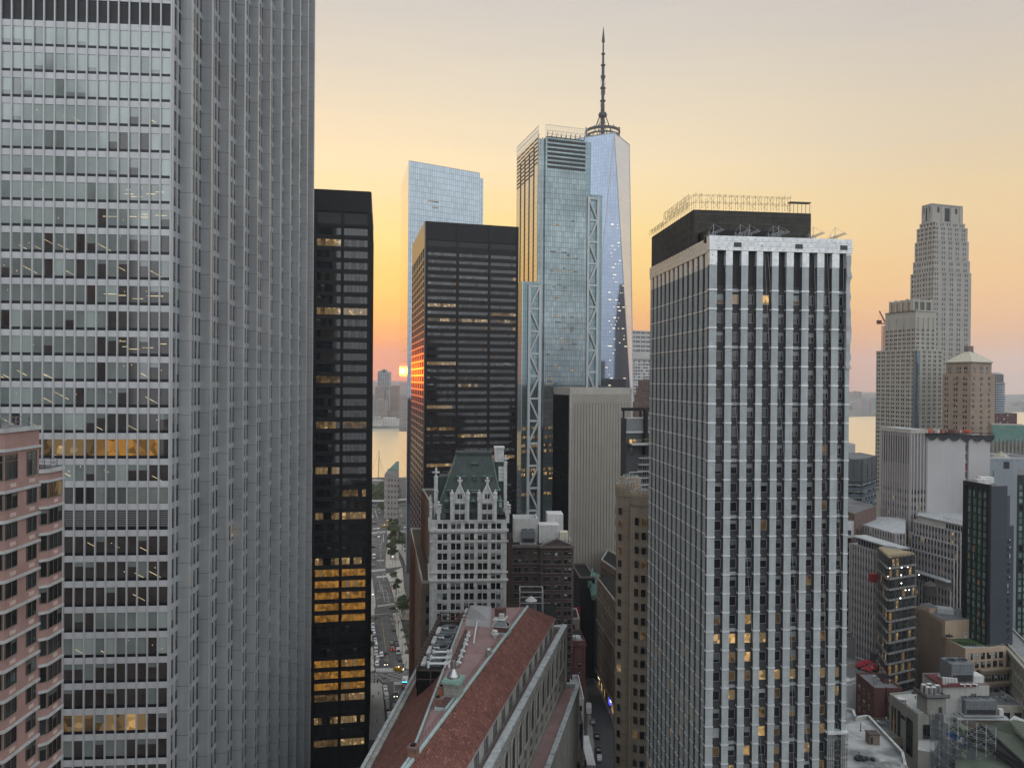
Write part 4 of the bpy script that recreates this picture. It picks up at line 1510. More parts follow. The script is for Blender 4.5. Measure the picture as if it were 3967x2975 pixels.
mb.box(ft_, ft_.L*.82, ft_.L*1.0, 0, 1.2, zr + 2.2, zr + 2.4, SCF)
for i in range(6):
 mb.tube(ft_.at(ft_.L*(.82 + .035*i), .3, zr), ft_.at(ft_.L*(.82 + .035*i), .3, zr + 2.3), .05, SCF, 4)
t1 = link(bpy.data.objects.new('scaffolding', mb.mesh('scaffolding', (bc.x, bc.y, zr))))
t1.location = (bc.x, bc.y, zr)
t1['label'] = 'open tube scaffolding standing on top of the dark netted plant room'; t1['category'] = 'scaffolding'
mb = MB()
scaffold(mb, ft_, .5, ft_.L - .5, zt - .5, zr - 1, 2.5, 2.0, .9, .035, rnd=random.Random(5))
scaffold(mb, fs_, fs_.L*.3, fs_.L - .3, zt - .5, zr - 1, 2.2, 2.0, .9, .035, rnd=random.Random(6))
t1 = link(bpy.data.objects.new('scaffolding', mb.mesh('scaffolding', (bc.x, bc.y, zt))))
t1.location = (bc.x, bc.y, zt)
t1['label'] = 'scaffolding against the walls of the dark netted plant room on the wrapped tower'; t1['category'] = 'scaffolding'
RIG = mat('rig_steel', (0.36, 0.36, 0.37), 0.4, metal=0.5, nz=0.1)
for i, (uu, vv) in enumerate(((2768, 905), (2872, 905), (2908, 900), (3000, 908), (3022, 905), (3158, 912), (3242, 915))):
 mb = MB(); x = fr.xu(uu, vv)
 p = fr.at(x, 1.2, zt)
 mb.tube(fr.at(x - 1, 2.4, zt + .5), fr.at(x + 1, -1.0, zt + 1.3), .09, RIG, 5)
 mb.tube(fr.at(x - .5, 2.4, zt + .4), fr.at(x + 1.5, -.9, zt + 1.2), .09, RIG, 5)
 for dx in (-.7, .0, .6):
  mb.tube(fr.at(x + dx, 1.0, zt - .8), fr.at(x + dx, 1.0, zt + 1.2), .06, RIG, 5)
 mb.tube(fr.at(x + .2, 1, zt + .5), fr.at(x + .2, 1, zt + 2.7), .05, RIG, 4)
 mb.tube(fr.at(x + .2, 1, zt + 2.7), fr.at(x + 1.5, -.9, zt + 1.2), .025, RIG, 4)
 mb.tube(fr.at(x + .2, 1, zt + 2.7), fr.at(x - .9, 2.4, zt + .5), .025, RIG, 4)
 mb.box(fr, x - 1.2, x - .3, 1.8, 2.6, zt - .8, zt + .3, BLK)
 o = single('roof_hoist', mb, ['steel roof hoist at the near corner of the wrapped tower parapet', 'steel roof hoist second from the near corner of the foil parapet', 'steel roof hoist with crossed beams, third along the foil parapet',
        'steel roof hoist before the middle of the netted plant room', 'steel roof hoist fifth along the foil parapet', 'roof hoist at the end of the netted plant room',
        'roof hoist at the far end of the foil parapet against the sky'][i], 'hoist', group='roof hoists along the foil parapet', at=p)
# == white gothic tower with a green copper roof
TER = mat('white_terracotta', (0.60, 0.60, 0.575), 0.65, nz=0.14, ns=0.8, sk=0.22, grid=(0.9, 0.45, 0.02, .5, (0.54, 0.54, 0.52), (0.42, 0.42, 0.405)))
TERP = mat('white_terracotta_trim', (0.65, 0.65, 0.625), 0.65, nz=0.16, ns=1.2, sk=0.22)
COP = mat('green_copper_roof', (0.046, 0.062, 0.057), 0.6, nz=0.18, ns=0.4, sk=0.25, wave=(0.55, (0.072, 0.092, 0.085)))
COPL = mat('pale_copper', (0.10, 0.16, 0.135), 0.6, nz=0.25, ns=1.0)
Yc = 232.0
c = pl(1676, Yc, 2250)
r = pl(1970, Yc + .8, 2250)
c = pl(1676, Yc); r = pl(1968, Yc + 1.5)
dS = vp(1640)
dep = 20.0
fr = Fr(c, r)
zc = lambda v: zat(1820, v, (c + r)/2)
zeave = zc(2013)
B = building('gothic_tower', 'white terracotta gothic tower with a steep green copper roof and gabled dormers', c)
lb, rb2 = c + dS*dep, r + dS*dep
body = MB().prism([c, r, rb2, lb], 0, zeave, TER, ROOF)
sd = Fr(lb, c)
trim = MB()
FHL = 38.75/FPX*Yc
bayw = fr.L/5.62
m0 = (fr.L - 5*bayw)/2
wx = []
for i in range(5):
 a = m0 + i*bayw + bayw*.15
 wx.append((a, a + bayw*.33)); wx.append((a + bayw*.39, a + bayw*.72))
ztops = [zc(v) for v in (2027, 2066)] + [zc(2103 + 38.6*i) for i in range(30)]
edges = [0] + [v_ for ab in wx for v_ in ab] + [fr.L]
for i in range(0, len(edges), 2):
 trim.bx(fr, edges[i], edges[i + 1], -.32 if (edges[i + 1] - edges[i]) > .8 else -.2, 0, 0, zeave - .02, TERP if (edges[i + 1] - edges[i]) < .8 else TER)
prev = zeave
for k, zt_ in enumerate(ztops):
 wh = 2.05
 if zt_ - wh < 3:
  break
 trim.bx(fr, .02, fr.L - .02, -.22, 0, zt_, prev - .004, TER)
 for (a, b_) in wx:
  win(B, fr, a, b_ - a, zt_ - wh, wh, random.choice(['res', 'brown', 'brown']), 1, DARKFRAME, .09, y=-.03, transom=.5)
  trim.bx(fr, a - .1, b_ + .1, -.42, -.2, zt_ - wh - .22, zt_ - wh, TERP)
 prev = zt_ - wh
for vv, hh, dd in ((2058, .8, .9), (2098, .35, .5), (2218, .4, .6), (2248, .55, .95)):
 trim.bx(fr, -.5, fr.L + .5, -dd, 0, zc(vv), zc(vv) + hh, TERP)
 trim.bx(sd, 0, sd.L, -dd, 0, zc(vv) + .01, zc(vv) + hh - .01, TERP)
for vv in (2075, 2235, 2262):
 for i in range(6):
  x = m0 + i*bayw - bayw*.12 + (.1 if i == 0 else 0)
  trim.bx(fr, x - .1, x + .75, -.75, 0, zc(vv) - .9, zc(vv) + .4, TERP)
B.part('wall', body)
B.part('terracotta_trim', trim)
side = MB()
n = 6
for i in range(n + 1):
 x = sd.L*i/n
 side.bx(sd, max(0, x - .7), min(sd.L, x + .7), -.45, 0, 0, zeave, TER)
for k, zt_ in enumerate(ztops):
 if zt_ < 6:
  break
 side.bx(sd, .02, sd.L - .02, -.25, 0, zt_, zt_ + 1.0, TER)
 for i in range(n):
  win(B, sd, sd.L*i/n + .8, sd.L/n - 1.6, zt_ - 2.05, 2.05, 'brown', 2, DARKFRAME, .09)
B.part('side_trim', side)
zr_ = zc(1761) - .7
roof = MB()
inset = .7
A = [fr.at(inset, inset, zeave), fr.at(fr.L - inset, inset, zeave), fr.at(fr.L - inset, dep - inset, zeave), fr.at(inset, dep - inset, zeave)]
xl, xr = fr.L*.32, fr.L*.80
Tt = [fr.at(xl, 7.8, zr_), fr.at(xr, 7.8, zr_), fr.at(xr, 12, zr_), fr.at(xl, 12, zr_)]
for i in range(4):
 j = (i + 1) % 4
 ln = (A[j] - A[i]).length
 roof.face([A[i], A[j], Tt[j], Tt[i]], COP, [(0, 0), (ln, 0), (ln*.72, 20), (ln*.28, 20)])
roof.face(Tt, COP)
B.part('roof', roof)
rt = MB()
for i in range(4):
 j = (i + 1) % 4
 rt.tube(A[i], Tt[i], .28, COPL, 6)
 rt.tube(Tt[i], Tt[j], .3, COPL, 6)
rt.box(fr, xl - .3, xr + .3, 7.4, 12.3, zr_ - .1, zr_ + .7, COP)
for i in range(8):
 x = xl + (xr - xl)*i/7
 rt.tube(fr.at(x, 8, zr_ + .6), fr.at(x, 8, zr_ + 1.9), .05, RAILM, 4)
rt.tube(fr.at(xl, 8, zr_ + 1.9), fr.at(xr, 8, zr_ + 1.9), .05, RAILM, 4)
rt.tube(fr.at(xl, 8, zr_ + 1.3), fr.at(xr, 8, zr_ + 1.3), .05, RAILM, 4)
B.part('roof_trim', rt)
def roof_y(z):
 return inset + (7.8 - inset)*(z - zeave)/(zr_ - zeave)
def dormer(x, z, w, h, hip):
 mb = MB()
 y0 = roof_y(z) - .3
 y1 = roof_y(z + h) + .6
 mb.box(fr, x - w/2, x + w/2, y0, y1, z, z + h, COP)
 if hip:
  a, b_, t_ = fr.at(x - w/2 - .2, y0 - .2, z + h), fr.at(x + w/2 + .2, y0 - .2, z + h), fr.at(x, y1 + 1.2, z + h + .9)
  m_ = fr.at(x, y0 + .4, z + h + 1.0)
  mb.face([a, b_, m_], COPL); mb.face([b_, t_, m_], COPL); mb.face([t_, a, m_], COPL)
 else:
  mb.face([fr.at(x - w/2 - .15, y0 - .25, z + h + .02), fr.at(x + w/2 + .15, y0 - .25, z + h + .02), fr.at(x + w/2 + .15, y1 + .8, z + h + .55), fr.at(x - w/2 - .15, y1 + .8, z + h + .55)], COPL)
 d_ = B.part('dormer', mb)
 f2 = Fr(fr.at(0, y0, 0).xy, fr.at(fr.L, y0, 0).xy)
 win(B, f2, x - w/2 + .16, w - .32, z + .15, h - .35, 'brown' if random.random() < .6 else 'res', 1 if w < 1.5 else 2, DARKFRAME, .09)
U = lambda px: fr.xu(1600 + px*.2412, 1700)
Z = lambda py: zc(1700 + py*.2412)
for px in (725, 828, 992, 1155, 1258):
 dormer(U(px), Z(705) - 0.2, 1.05, 1.5, False)
for px in (585, 988, 1382):
 dormer(U(px), Z(935), 1.25 if px != 988 else 2.0, 1.55, False)
for px in (543, 980, 1418):
 dormer(U(px), Z(1125), 1.4, 2.0, True)
mb = MB(); zz = Z(440); mb.box(fr, U(940), U(1058), roof_y(zz) - .8, roof_y(zz) + .6, zz, zz + .5, COPL)
B.part('roof_vent', mb)
def pinnacle(mb, fr_, x, y, z0, z1, w):
 mb.box(fr_, x - w/2, x + w/2, y - w/2, y + w/2, z0, z1 - w*2.6, TERP)
 p = fr_.at(x, y, 0)
 zz = z1 - w*2.6
 mb.lathe(p, [(w*.62, zz), (w*.62, zz + w*.3), (w*.3, zz + w*.45), (w*.26, zz + w*1.1), (w*.75, zz + w*1.25), (w*.75, zz + w*1.6), (w*.25, zz + w*1.7), (w*.22, zz + w*2.0), (w*.42, zz + w*2.2), (w*.1, zz + w*2.6)], TERP, 8)
 for s_ in (-1, 1):
  mb.box(fr_, x + s_*w*.8 - w*.2, x + s_*w*.8 + w*.2, y - w*.2, y + w*.2, zz + w*1.22, zz + w*1.62, TERP)
for (xa, xb) in ((U(612), U(908)), (U(1050), U(1350))):
 mb = MB()
 zb_, zsh, zap = zeave - .5, Z(960), Z(742)
 mb.box(fr, xa, xb, -.45, 3.2, zb_, zsh, TER)
 xm = (xa + xb)/2
 g0, g1, gt = (xa + .75), (xb - .75), zap
 fpts = [fr.at(g0, -.3, zsh), fr.at(g1, -.3, zsh), fr.at(xm, -.3, gt)]
 bpts = [fr.at(g0, 4.0, zsh), fr.at(g1, 4.0, zsh), fr.at(xm, 6.5, gt)]
 mb.face(fpts, TERP, [(0, 0), (2, 0), (1, 3)])
 mb.face([fpts[0], fpts[2], bpts[2], bpts[0]], TERP); mb.face([fpts[2], fpts[1], bpts[1], bpts[2]], TERP)
 for k in range(2):
  mb.tube(fr.at(g0 if k == 0 else g1, -.4, zsh - .2), fr.at(xm, -.4, gt + .25), .3, TERP, 5)
 for s_ in (xa + .38, xb - .38):
  mb.box(fr, s_ - .6, s_ + .6, -.8, .9, zsh - .5, zsh + .55, TERP)
  mb.box(fr, s_ - .45, s_ + .45, -.62, .6, zb_, zsh - .5, TERP)
  q = fr.at(s_, 0, 0)
  zq = zsh + .55
  mb.lathe(q, [(.5, zq), (.55, zq + .5), (.62, zq + 1.2), (.42, zq + 1.5), (.22, zq + 1.65), (.32, zq + 1.9), (.26, zq + 2.2), (.05, zq + 2.35)], TERP, 8)
  for w_ in (-1, 1):
   mb.tube(fr.at(s_ + w_*.45, 0, zq + .5), fr.at(s_ + w_*.62, .1, zq + 1.6), .16, TERP, 5, r2=.08)
 zq = gt
 mb.lathe(fr.at(xm, -.2, 0), [(.32, zq - .4), (.3, zq + .6), (.55, zq + .75), (.3, zq + 1.0), (.28, zq + 1.3), (.55, zq + 1.4), (.28, zq + 1.6), (.28, zq + 1.9), (.45, zq + 2.2), (.1, zq + 2.6)], TERP, 8)
 for s_ in (-1, 1):
  mb.box(fr, xm + s_*.6 - .22, xm + s_*.6 + .22, -.42, .02, zq + 1.2, zq + 1.65, TERP)
 for vv in (Z(1030) + .15, Z(1150), Z(1310)):
  mb.bx(fr, xa - .02, xb + .02, -.6, 0, vv, vv + .3, TERP)
 gable = B.part('gabled_dormer', mb)
 f2 = Fr(fr.at(0, -.47, 0).xy, fr.at(fr.L, -.47, 0).xy)
 wd = (xb - xa)*.245
 for (py0, py1) in ((1040, 1132), (1198, 1292)):
  for s_ in (-1, 1):
   x0 = xm + (-.15 - wd if s_ < 0 else .15)
   win(B, f2, x0, wd, Z(py1), Z(py0) - Z(py1), 'brown', 1, DARKFRAME, .08, transom=.5, y=-.02)
 f3 = Fr(fr.at(0, -.32, 0).xy, fr.at(fr.L, -.32, 0).xy)
 for s_ in (-1, 1):
  x0 = xm + (-.09 - .62 if s_ < 0 else .09)
  win(B, f3, x0, .62, Z(958), Z(880) - Z(958), 'brown', 1, DARKFRAME, .06, y=-.02)
for (xa, xb) in ((U(458), U(610)), (U(908), U(1050)), (U(1345), U(1490))):
 f2 = Fr(fr.at(0, .5, 0).xy, fr.at(fr.L, .5, 0).xy)
 win(B, f2, xa, xb - xa, Z(1290), Z(1185) - Z(1290), 'brown', 2, DARKFRAME, .12)
mb = MB()
pinnacle(mb, fr, U(420), .3, zeave - 1, Z(1000), 1.0)
for dx in (-.55, .55):
 pinnacle(mb, fr, U(420) + dx, -.1, zeave + 2, Z(1070), .55)
B.part('corner_pinnacle', mb)
mb = MB()
pinnacle(mb, fr, U(1532), .3, zeave - 1, Z(1005), 1.0)
for dx in (-.55, .55):
 pinnacle(mb, fr, U(1532) + dx, -.1, zeave + 2, Z(1075), .55)
B.part('corner_pinnacle', mb)
mb = MB(); pinnacle(mb, fr, U(375) - .2, 5.5, zeave, Z(515) + .3, 1.15)
B.part('side_pinnacle', mb)
mb = MB(); pinnacle(mb, fr, U(1508), 6.5, zeave, Z(310) + .4, 1.0)
B.part('side_pinnacle', mb)
mb = MB()
for i in range(5):
 pinnacle(mb, sd, sd.L*(.2 + .17*i), -.2, zeave - 1, zeave + random.uniform(3, 6), .8)
B.part('side_pinnacle', mb)
mb = MB()
mb.box(fr, U(1338), U(1492), 11, 15, zeave, Z(258) + 1.2, TERP)
mb.box(fr, U(1330), U(1502), 10.8, 15.2, Z(258) + .9, Z(258) + 1.5, TERP)
mb.box(fr, U(1335), U(1520), 10.5, 17, zeave, Z(470) + .8, COP)
B.part('chimney', mb)
mb = MB()
SKL = mat('skylight_glazing', (0.45, 0.46, 0.42), 0.2, nz=0.15, grid=(0.75, 1.5, 0.06, 0, (0.48, 0.49, 0.45), (0.04, 0.045, 0.045)))
mb.face([fr.at(U(1400), 8.6, Z(740)), fr.at(U(1498), 8.6, Z(740)), fr.at(U(1498), 10.4, Z(500)), fr.at(U(1400), 10.4, Z(500))], SKL, [(0, 0), (3, 0), (3, 6), (0, 6)])
mb.box(fr, U(1395), U(1500), 8.7, 12, zeave, Z(745), COP)
B.part('roof_glazing', mb)
COPPIPE = mat('sunlit_copper_pipe', (0.5, 0.22, 0.12), 0.35, metal=0.6, nz=0.1)  # orange copper for the roof tubes and the small vent
mb = MB()
mb.tube(fr.at(U(560), 5.5, Z(610)), fr.at(U(715), 8.5, Z(285)), .12, COPPIPE, 5)
mb.tube(fr.at(U(590), 5.5, Z(600)), fr.at(U(722), 8.5, Z(300)), .12, COPPIPE, 5)
mb.box(fr, U(405), U(580), 8, 16, zeave, Z(660), COP)
B.part('roof_stair_rail', mb)
# == brown blocks on the left of the gothic tower
c = pl(1600, 268, 2240); r = pl(1668, 268, 2240)
c = pl(1594 + 7, 262); r = pl(1672, 262)
c = pl(1662, 258)
dS2 = vp(1560)
lf = hit(c, vp(9000), 1640)
STB = mat('brown_stone', (0.17, 0.135, 0.105), 0.85, nz=0.15, ns=0.3, sk=0.2)
q0 = pl(1594, 330); q1 = pl(1640, 243)
B = building('narrow_office_block', 'narrow brown stone block with a flat black roof beside the white gothic tower', q1)
zt = zat(1645, 2260, q1)
d_ = (q1 - q0).normalized()
q2 = q1 + Vc((4.6, .4))
body = MB().prism([q0, q1, q2, q0 + Vc((7, 0))], 0, zt, STB, BLK)
fs = Fr(q0, q1)
punched(B, body, fs, zt - 17*3.7 - 1.5, 17, 3.7, 3.1, [(1.0, 1.3)], 2.0, .9, 'brown', STB, .3, nvar if False else None)
parapet(body, [q0, q1, q2, q0 + Vc((7, 0))], zt, .9, .4, BEIC)
fe = Fr(q1, q2)
for k in range(15):
 for j in range(1):
  win(B, fe, 1.4, 2.0, zt - 6 - 3.7*k, 2.0, 'brown', 2, DARKFRAME, .08)
B.part('wall', body)
mb = MB()
for k in range(12):
 zz = zt - 8 - 3.7*k
 mb.box(fe, 2.6, 4.4, -1.1, 0, zz - .12, zz, BLK)
 for x in (2.6, 4.4):
  mb.tube(fe.at(x, -1.05, zz), fe.at(x, -1.05, zz + 1), .04, BLK, 4)
 mb.tube(fe.at(2.6, -1.05, zz + 1), fe.at(4.4, -1.05, zz + 1), .04, BLK, 4)
 mb.tube(fe.at(2.7, -.9, zz), fe.at(4.2, -.9, zz - 3.7), .06, BLK, 4)
B.part('fire_escape', mb)
p0 = pl(1638, 300); p1 = pl(1676, 262)
zt2 = zat(1650, 1962, p1)
B = building('brown_brick_block', 'taller brown brick block squeezed between the gridded black tower and the white gothic tower', p1)
body = MB().prism([p0, p1, p1 + Vc((6, 0)), p0 + Vc((6, 0))], 0, zt2, BRN, BLK)
fs = Fr(p0, p1)
punched(B, body, fs, zt2 - 20*3.7 - 1.5, 20, 3.7, 3.3, [(1.0, 1.3)], 2.0, .9, 'brown', STB, .3)
parapet(body, [p0, p1, p1 + Vc((6, 0)), p0 + Vc((6, 0))], zt2, .8, .4, BEIC)
B.part('wall', body)
# == dark brick apartment building on the right of the gothic tower
DBK = mat('dark_brown_brick', (0.075, 0.052, 0.046), 0.88, nz=0.15, ns=0.3, sk=0.2, grid=(0.5, 0.2, 0.02, .5, (0.065, 0.045, 0.04), (0.09, 0.07, 0.065)))
BST = mat('brownstone_trim', (0.15, 0.12, 0.11), 0.8, nz=0.15, ns=0.6)
Yd = 290.0
a = pl(1992, Yd); m_ = pl(2098, Yd + .5); r = pl(2226, Yd + 1)
B = building('dark_brick_apartment_house', 'dark brown brick building with arched top windows, a pediment and white roof structures', a)
zt = zat(2160, 2112, m_)
f1 = Fr(a, m_); f2 = Fr(m_ + Vc((0, -1.0)), r + Vc((0, -1.0)))
body = MB().prism([a, r, r + Vc((-3, 24)), a + Vc((-2, 24))], 0, zt, DBK, BLK)
body.prism([f2.at(0, 0, 0).xy, f2.at(f2.L, 0, 0).xy, f2.at(f2.L, 3, 0).xy, f2.at(0, 3, 0).xy], 0, zt - .01, DBK, BLK)
tr = MB()
FHd = 33.0/FPX*Yd
def arched(B, mb, fr_, x, w, z, h, m):
 win(B, fr_, x, w, z, h - w/2, 'res', 1, DARKFRAME, .09, y=-.05)
 n = 8
 pts = [fr_.at(x + w/2 - w/2*math.cos(math.pi*i/n), -.07, z + h - w/2 + w/2*math.sin(math.pi*i/n)) for i in range(n + 1)]
 mb.face(pts[::-1], GLASS)
 for i in range(n):
  mb.tube(pts[i], pts[i + 1], .09, m, 4)
for F_, cols in ((f1, [(.06, .11), (.20, .11), (.43, .13), (.76, .13)]), (f2, [(.10, .09), (.215, .09), (.44, .085), (.54, .085), (.73, .09), (.85, .09)])):
 for k in range(15):
  zz = zat(2100, 2150 + 33*k, m_)
  if zz < 5:
   break
  for (x, w_) in cols:
   if k == 0:
    arched(B, tr, F_, F_.L*x, F_.L*w_, zz, 1.9, BST)
   else:
    win(B, F_, F_.L*x, F_.L*w_, zz, 1.75, random.choice(['brown', 'brown', 'res', 'black']), 1, DARKFRAME, .09, y=-.05, transom=.5)
   tr.bx(F_, F_.L*x - .1, F_.L*(x + w_) + .1, -.2, 0, zz - .2, zz, BST)
   tr.bx(F_, F_.L*x - .12, F_.L*(x + w_) + .12, -.12, 0, zz + 1.78, zz + 2.0, BST)
 for vv in (2183, 2218):
  zz = zat(2100, vv, m_)
  tr.bx(F_, -.05, F_.L + .05, -.35, 0, zz - .12, zz + .18, BST)
 tr.bx(F_, -.3, F_.L + .3, -.9, 0, zt - .9, zt + .05, BST)
for i in range(34):
 zz = zt - 2 - i*1.2
 tr.bx(f2, f2.L - .7, f2.L + .1, -.15, 0, zz, zz + .6, BST)
pe = [f2.at(.2, -.5, zt), f2.at(f2.L - .1, -.5, zt), f2.at(f2.L/2, -.5, zt + 2.6)]
pe2 = [p + Vc((0, 2.5, 0)) for p in pe]
tr.face(pe, DBK); tr.face([pe[0], pe[2], pe2[2], pe2[0]], BST); tr.face([pe[2], pe[1], pe2[1], pe2[2]], BST)
for s_ in (0, 1):
 tr.tube(pe[s_], pe[2], .3, BST, 5)
B.part('wall', body); B.part('stone_trim', tr)
WHT = mat('white_stucco', (0.55, 0.54, 0.52), 0.8, nz=0.08, ns=0.4, sk=0.2)
mb = MB()
V = lambda v: zat(2050, v, a + Vc((0, 6)))
mb.box(f1, .5, f1.L*.95, 5, 14, zt, V(2022), WHT)
parapet(mb, [f1.at(.5, 5, 0).xy, f1.at(f1.L*.95, 5, 0).xy, f1.at(f1.L*.95, 14, 0).xy, f1.at(.5, 14, 0).xy], V(2022), 1.5, .4, WHT)
mb.box(f1, f1.L*.98, f1.L*1.75, 3.5, 10, zt, V(2030), WHT)
mb.box(f1, f1.L*1.35, f1.L*1.95, 10, 18, zt, V(2000), WHT)
B.part('rooftop_house', mb)
mb = MB(); mb.box(f1, f1.L*1.74, f1.L*2.05, 2, 6, zt, V(2055), mat('cream_stucco', (0.52, 0.48, 0.36), .8, nz=.08, sk=.15))
B.part('rooftop_house', mb)
CTW = mat('grey_metal_housing', (0.20, 0.215, 0.225), 0.5, metal=0.3, nz=0.12, ns=0.8, sk=0.15, grid=(1.2, 1.0, 0.03, 0, (0.19, 0.205, 0.215), (0.10, 0.105, 0.11)))
def fan_unit(name, label, fr_, x0, x1, y0, y1, z0, z1, nf, group=None, platform=True, m=None):
 """Rooftop cooling tower: housing, fan cowls with blades, legs."""
 p = fr_.at((x0 + x1)/2, (y0 + y1)/2, z0)
 T = Thing(name, label, 'cooling tower', (p.x, p.y, z0), group)
 m = m or CTW
 mb = MB(); mb.box(fr_, x0, x1, y0, y1, z0 + .5, z1, m)
 T.part('housing', mb)
 mb = MB()
 for xx in (x0 + .2, x1 - .2):
  for yy in (y0 + .2, y1 - .2):
   mb.box(fr_, xx - .12, xx + .12, yy - .12, yy + .12, z0, z0 + .5, STL)
 if platform:
  mb.box(fr_, x0 - .6, x1 + .6, y0 - .6, y1 + .6, z0 + .2, z0 + .34, STL)
 T.part('base_frame', mb)
 mb = MB(); mb.bx(fr_, x0 + .4, x1 - .4, y0 - .05, y0, z0 + .8, z0 + (z1 - z0)*.45, LOUV)
 T.part('louvre', mb)
 for i in range(nf):
  cx_ = x0 + (x1 - x0)*(i + .5)/nf
  rr = min((x1 - x0)/nf, y1 - y0)*.43
  q = fr_.at(cx_, (y0 + y1)/2, 0)
  mb = MB(); mb.lathe(q, [(rr, z1), (rr*1.02, z1 + .5), (rr*.94, z1 + .5), (rr*.92, z1 + .05)], m, 20, cap=False)
  mb.lathe(q, [(rr*.2, z1 + .1), (rr*.2, z1 + .3), (.01, z1 + .35)], BLK, 8, cap=False)
  for b_ in range(6):
   an = b_*math.pi/3
   mb.face([Vc((q.x + rr*.2*math.cos(an), q.y + rr*.2*math.sin(an), z1 + .28)), Vc((q.x + rr*.9*math.cos(an), q.y + rr*.9*math.sin(an), z1 + .28)),
     Vc((q.x + rr*.9*math.cos(an + .35), q.y + rr*.9*math.sin(an + .35), z1 + .15)), Vc((q.x + rr*.2*math.cos(an + .5), q.y + rr*.2*math.sin(an + .5), z1 + .18))], BLK)
  mb.lathe(q, [(rr*.93, z1 + .04), (.01, z1 + .04)], BLK, 16, cap=False)
  T.part('fan', mb)
 return T
fan_unit('cooling_tower', 'small grey cooling tower on the roof of the dark brown brick building', f1, f1.L*.32, f1.L*.82, 1.0, 4.2, zt, V(2048), 2)
mb = MB()
for i in range(9):
 x = f2.L*(.1 + .1*i)
 q = f2.at(x, 1.6, 0)
 mb2 = MB().lathe(q, [(.25, zt), (.22, zt + 1.5), (.35, zt + 1.6), (.3, zt + 2.0 + (i % 3)*.4)], STL, 8)
 B.part('roof_vent', mb2)
# == the red-tiled bank with its long roof
TIL = mat('red_roof_tile', (0.245, 0.088, 0.062), 0.85, nz=0.3, ns=0.5, grid=(0.34, 0.42, 0.05, 0.5, (0.17, 0.062, 0.048), (0.05, 0.022, 0.018)), patches=(1.6, (0.33, 0.165, 0.125), .56, .74), bump=0.5, bs=3.0)
DEC = mat('red_roof_deck', (0.285, 0.185, 0.175), 0.9, nz=0.12, ns=0.25, patches=(0.35, (0.24, 0.14, 0.13), .5, .7), grid=(9, 1.0, 0.02, 0.5, (0.275, 0.175, 0.165), (0.20, 0.12, 0.115)))
LIM = mat('grey_limestone', (0.36, 0.345, 0.305), 0.85, nz=0.16, ns=0.35, sk=0.3, grid=(1.6, 0.75, 0.03, 0.5, (0.33, 0.32, 0.285), (0.23, 0.22, 0.195)), patches=(0.4, (0.24, 0.235, 0.21), .52, .7), bump=.3, bs=1.5)
LIMT = mat('pale_limestone_coping', (0.40, 0.42, 0.41), 0.8, nz=0.2, ns=0.8, sk=0.2, patches=(0.5, (0.22, 0.24, 0.24), .55, .66))
ATT = mat('pale_attic_wall', (0.42, 0.41, 0.38), 0.85, nz=0.12, ns=0.5, sk=0.25)
CPR = mat('pale_green_copper_edge', (0.34, 0.42, 0.40), 0.7, nz=0.15, ns=0.8)
ZD, ZE, ZT_, ZP, ZL = 78.0, 72.0, 66.6, 68.0, 50.4
Rf = PZ(2044, 2350, ZD).xy; Rn = PZ(1583, 2965, ZD).xy
dR = (Rf - Rn).normalized()
Ef = PZ(2153, 2394, ZE).xy; En = PZ(1900, 2853, ZE).xy
dE = (Ef - En).normalized()
Pf = PZ(2193, 2425, ZP).xy; Pn = PZ(1913, 2975, ZP).xy
dP = (Pf - Pn).normalized()
nE = Vc((dR.y, -dR.x))            # outward on the right
offE = (Ef - Rn).dot(nE); offP = (Pf - Rn).dot(nE)
sR = lambda s_, o_=0.0: Rn + dR*s_ + nE*o_
sEnd = (Rf - Rn).dot(dR)
sE = (Ef - Rn).dot(dR); sPe = (Pf - Rn).dot(dR)
s0 = -55.0
Lr = [PZ(1590, 2933, ZD).xy, PZ(1706, 2627, ZD).xy]
dL = (Lr[1] - Lr[0]).normalized()
G0 = PZ(1601, 2670, 70).xy; G1_ = PZ(1440, 2975, 70).xy
dG = (G0 - G1_).normalized()
nL = Vc((-dL.y, dL.x))
Lfar = hit(Lr[0], dL, 1936, 2350)
Lfar = Lr[0] + dL*80
gfar = G1_ + dG*78; gnear = G1_ - dG*60
B = building('bank_building', 'massive limestone bank building with red tile slopes round a long red roof deck', sR(20, 5))
mb = MB()
apex = Lr[0]
V3 = lambda p, z: Vc((p.x, p.y, z))
mb.face([V3(Rn, ZD), V3(sR(sEnd), ZD), V3(Lfar, ZD), V3(apex, ZD)], DEC, [(p.x, p.y) for p in (Rn, sR(sEnd), Lfar, apex)])
B.part('roof_deck', mb)
mb = MB()
sl_ = math.hypot(offE, ZD - ZE)
mb.face([V3(sR(s0, offE), ZE), V3(sR(sE, offE), ZE), V3(sR(sEnd), ZD), V3(sR(s0), ZD)], TIL, [(s0, 0), (sE, 0), (sEnd, sl_), (s0, sl_)])
B.part('tiled_slope', mb)
mb = MB()
ln = (gfar - gnear).length
offG = (G0 - apex).dot(nL)
sg = math.hypot(offG, 8)
mb.face([V3(apex - dL*60 + Vc((-3, 0)), ZD), V3(apex, ZD), V3(Lfar, ZD), V3(gfar, 70), V3(gnear, 70)], TIL, [(0, sg), (60, sg), (140, sg), (138, 0), (0, 0)])
B.part('tiled_slope', mb)
mb = MB()
fe_ = [V3(sR(sEnd), ZD), V3(sR(sE, offE), ZE), V3(gfar, 70), V3(Lfar, ZD)]
mb.face(fe_, TIL, [(0, 4), (5, 0), (22, 0), (16, 4)])
B.part('tiled_slope', mb)
cp = MB()
cp.tube(V3(sR(s0), ZD + .1), V3(sR(sEnd), ZD + .1), .34, CPR, 6)
cp.tube(V3(apex, ZD + .1), V3(Lfar, ZD + .1), .26, CPR, 6)
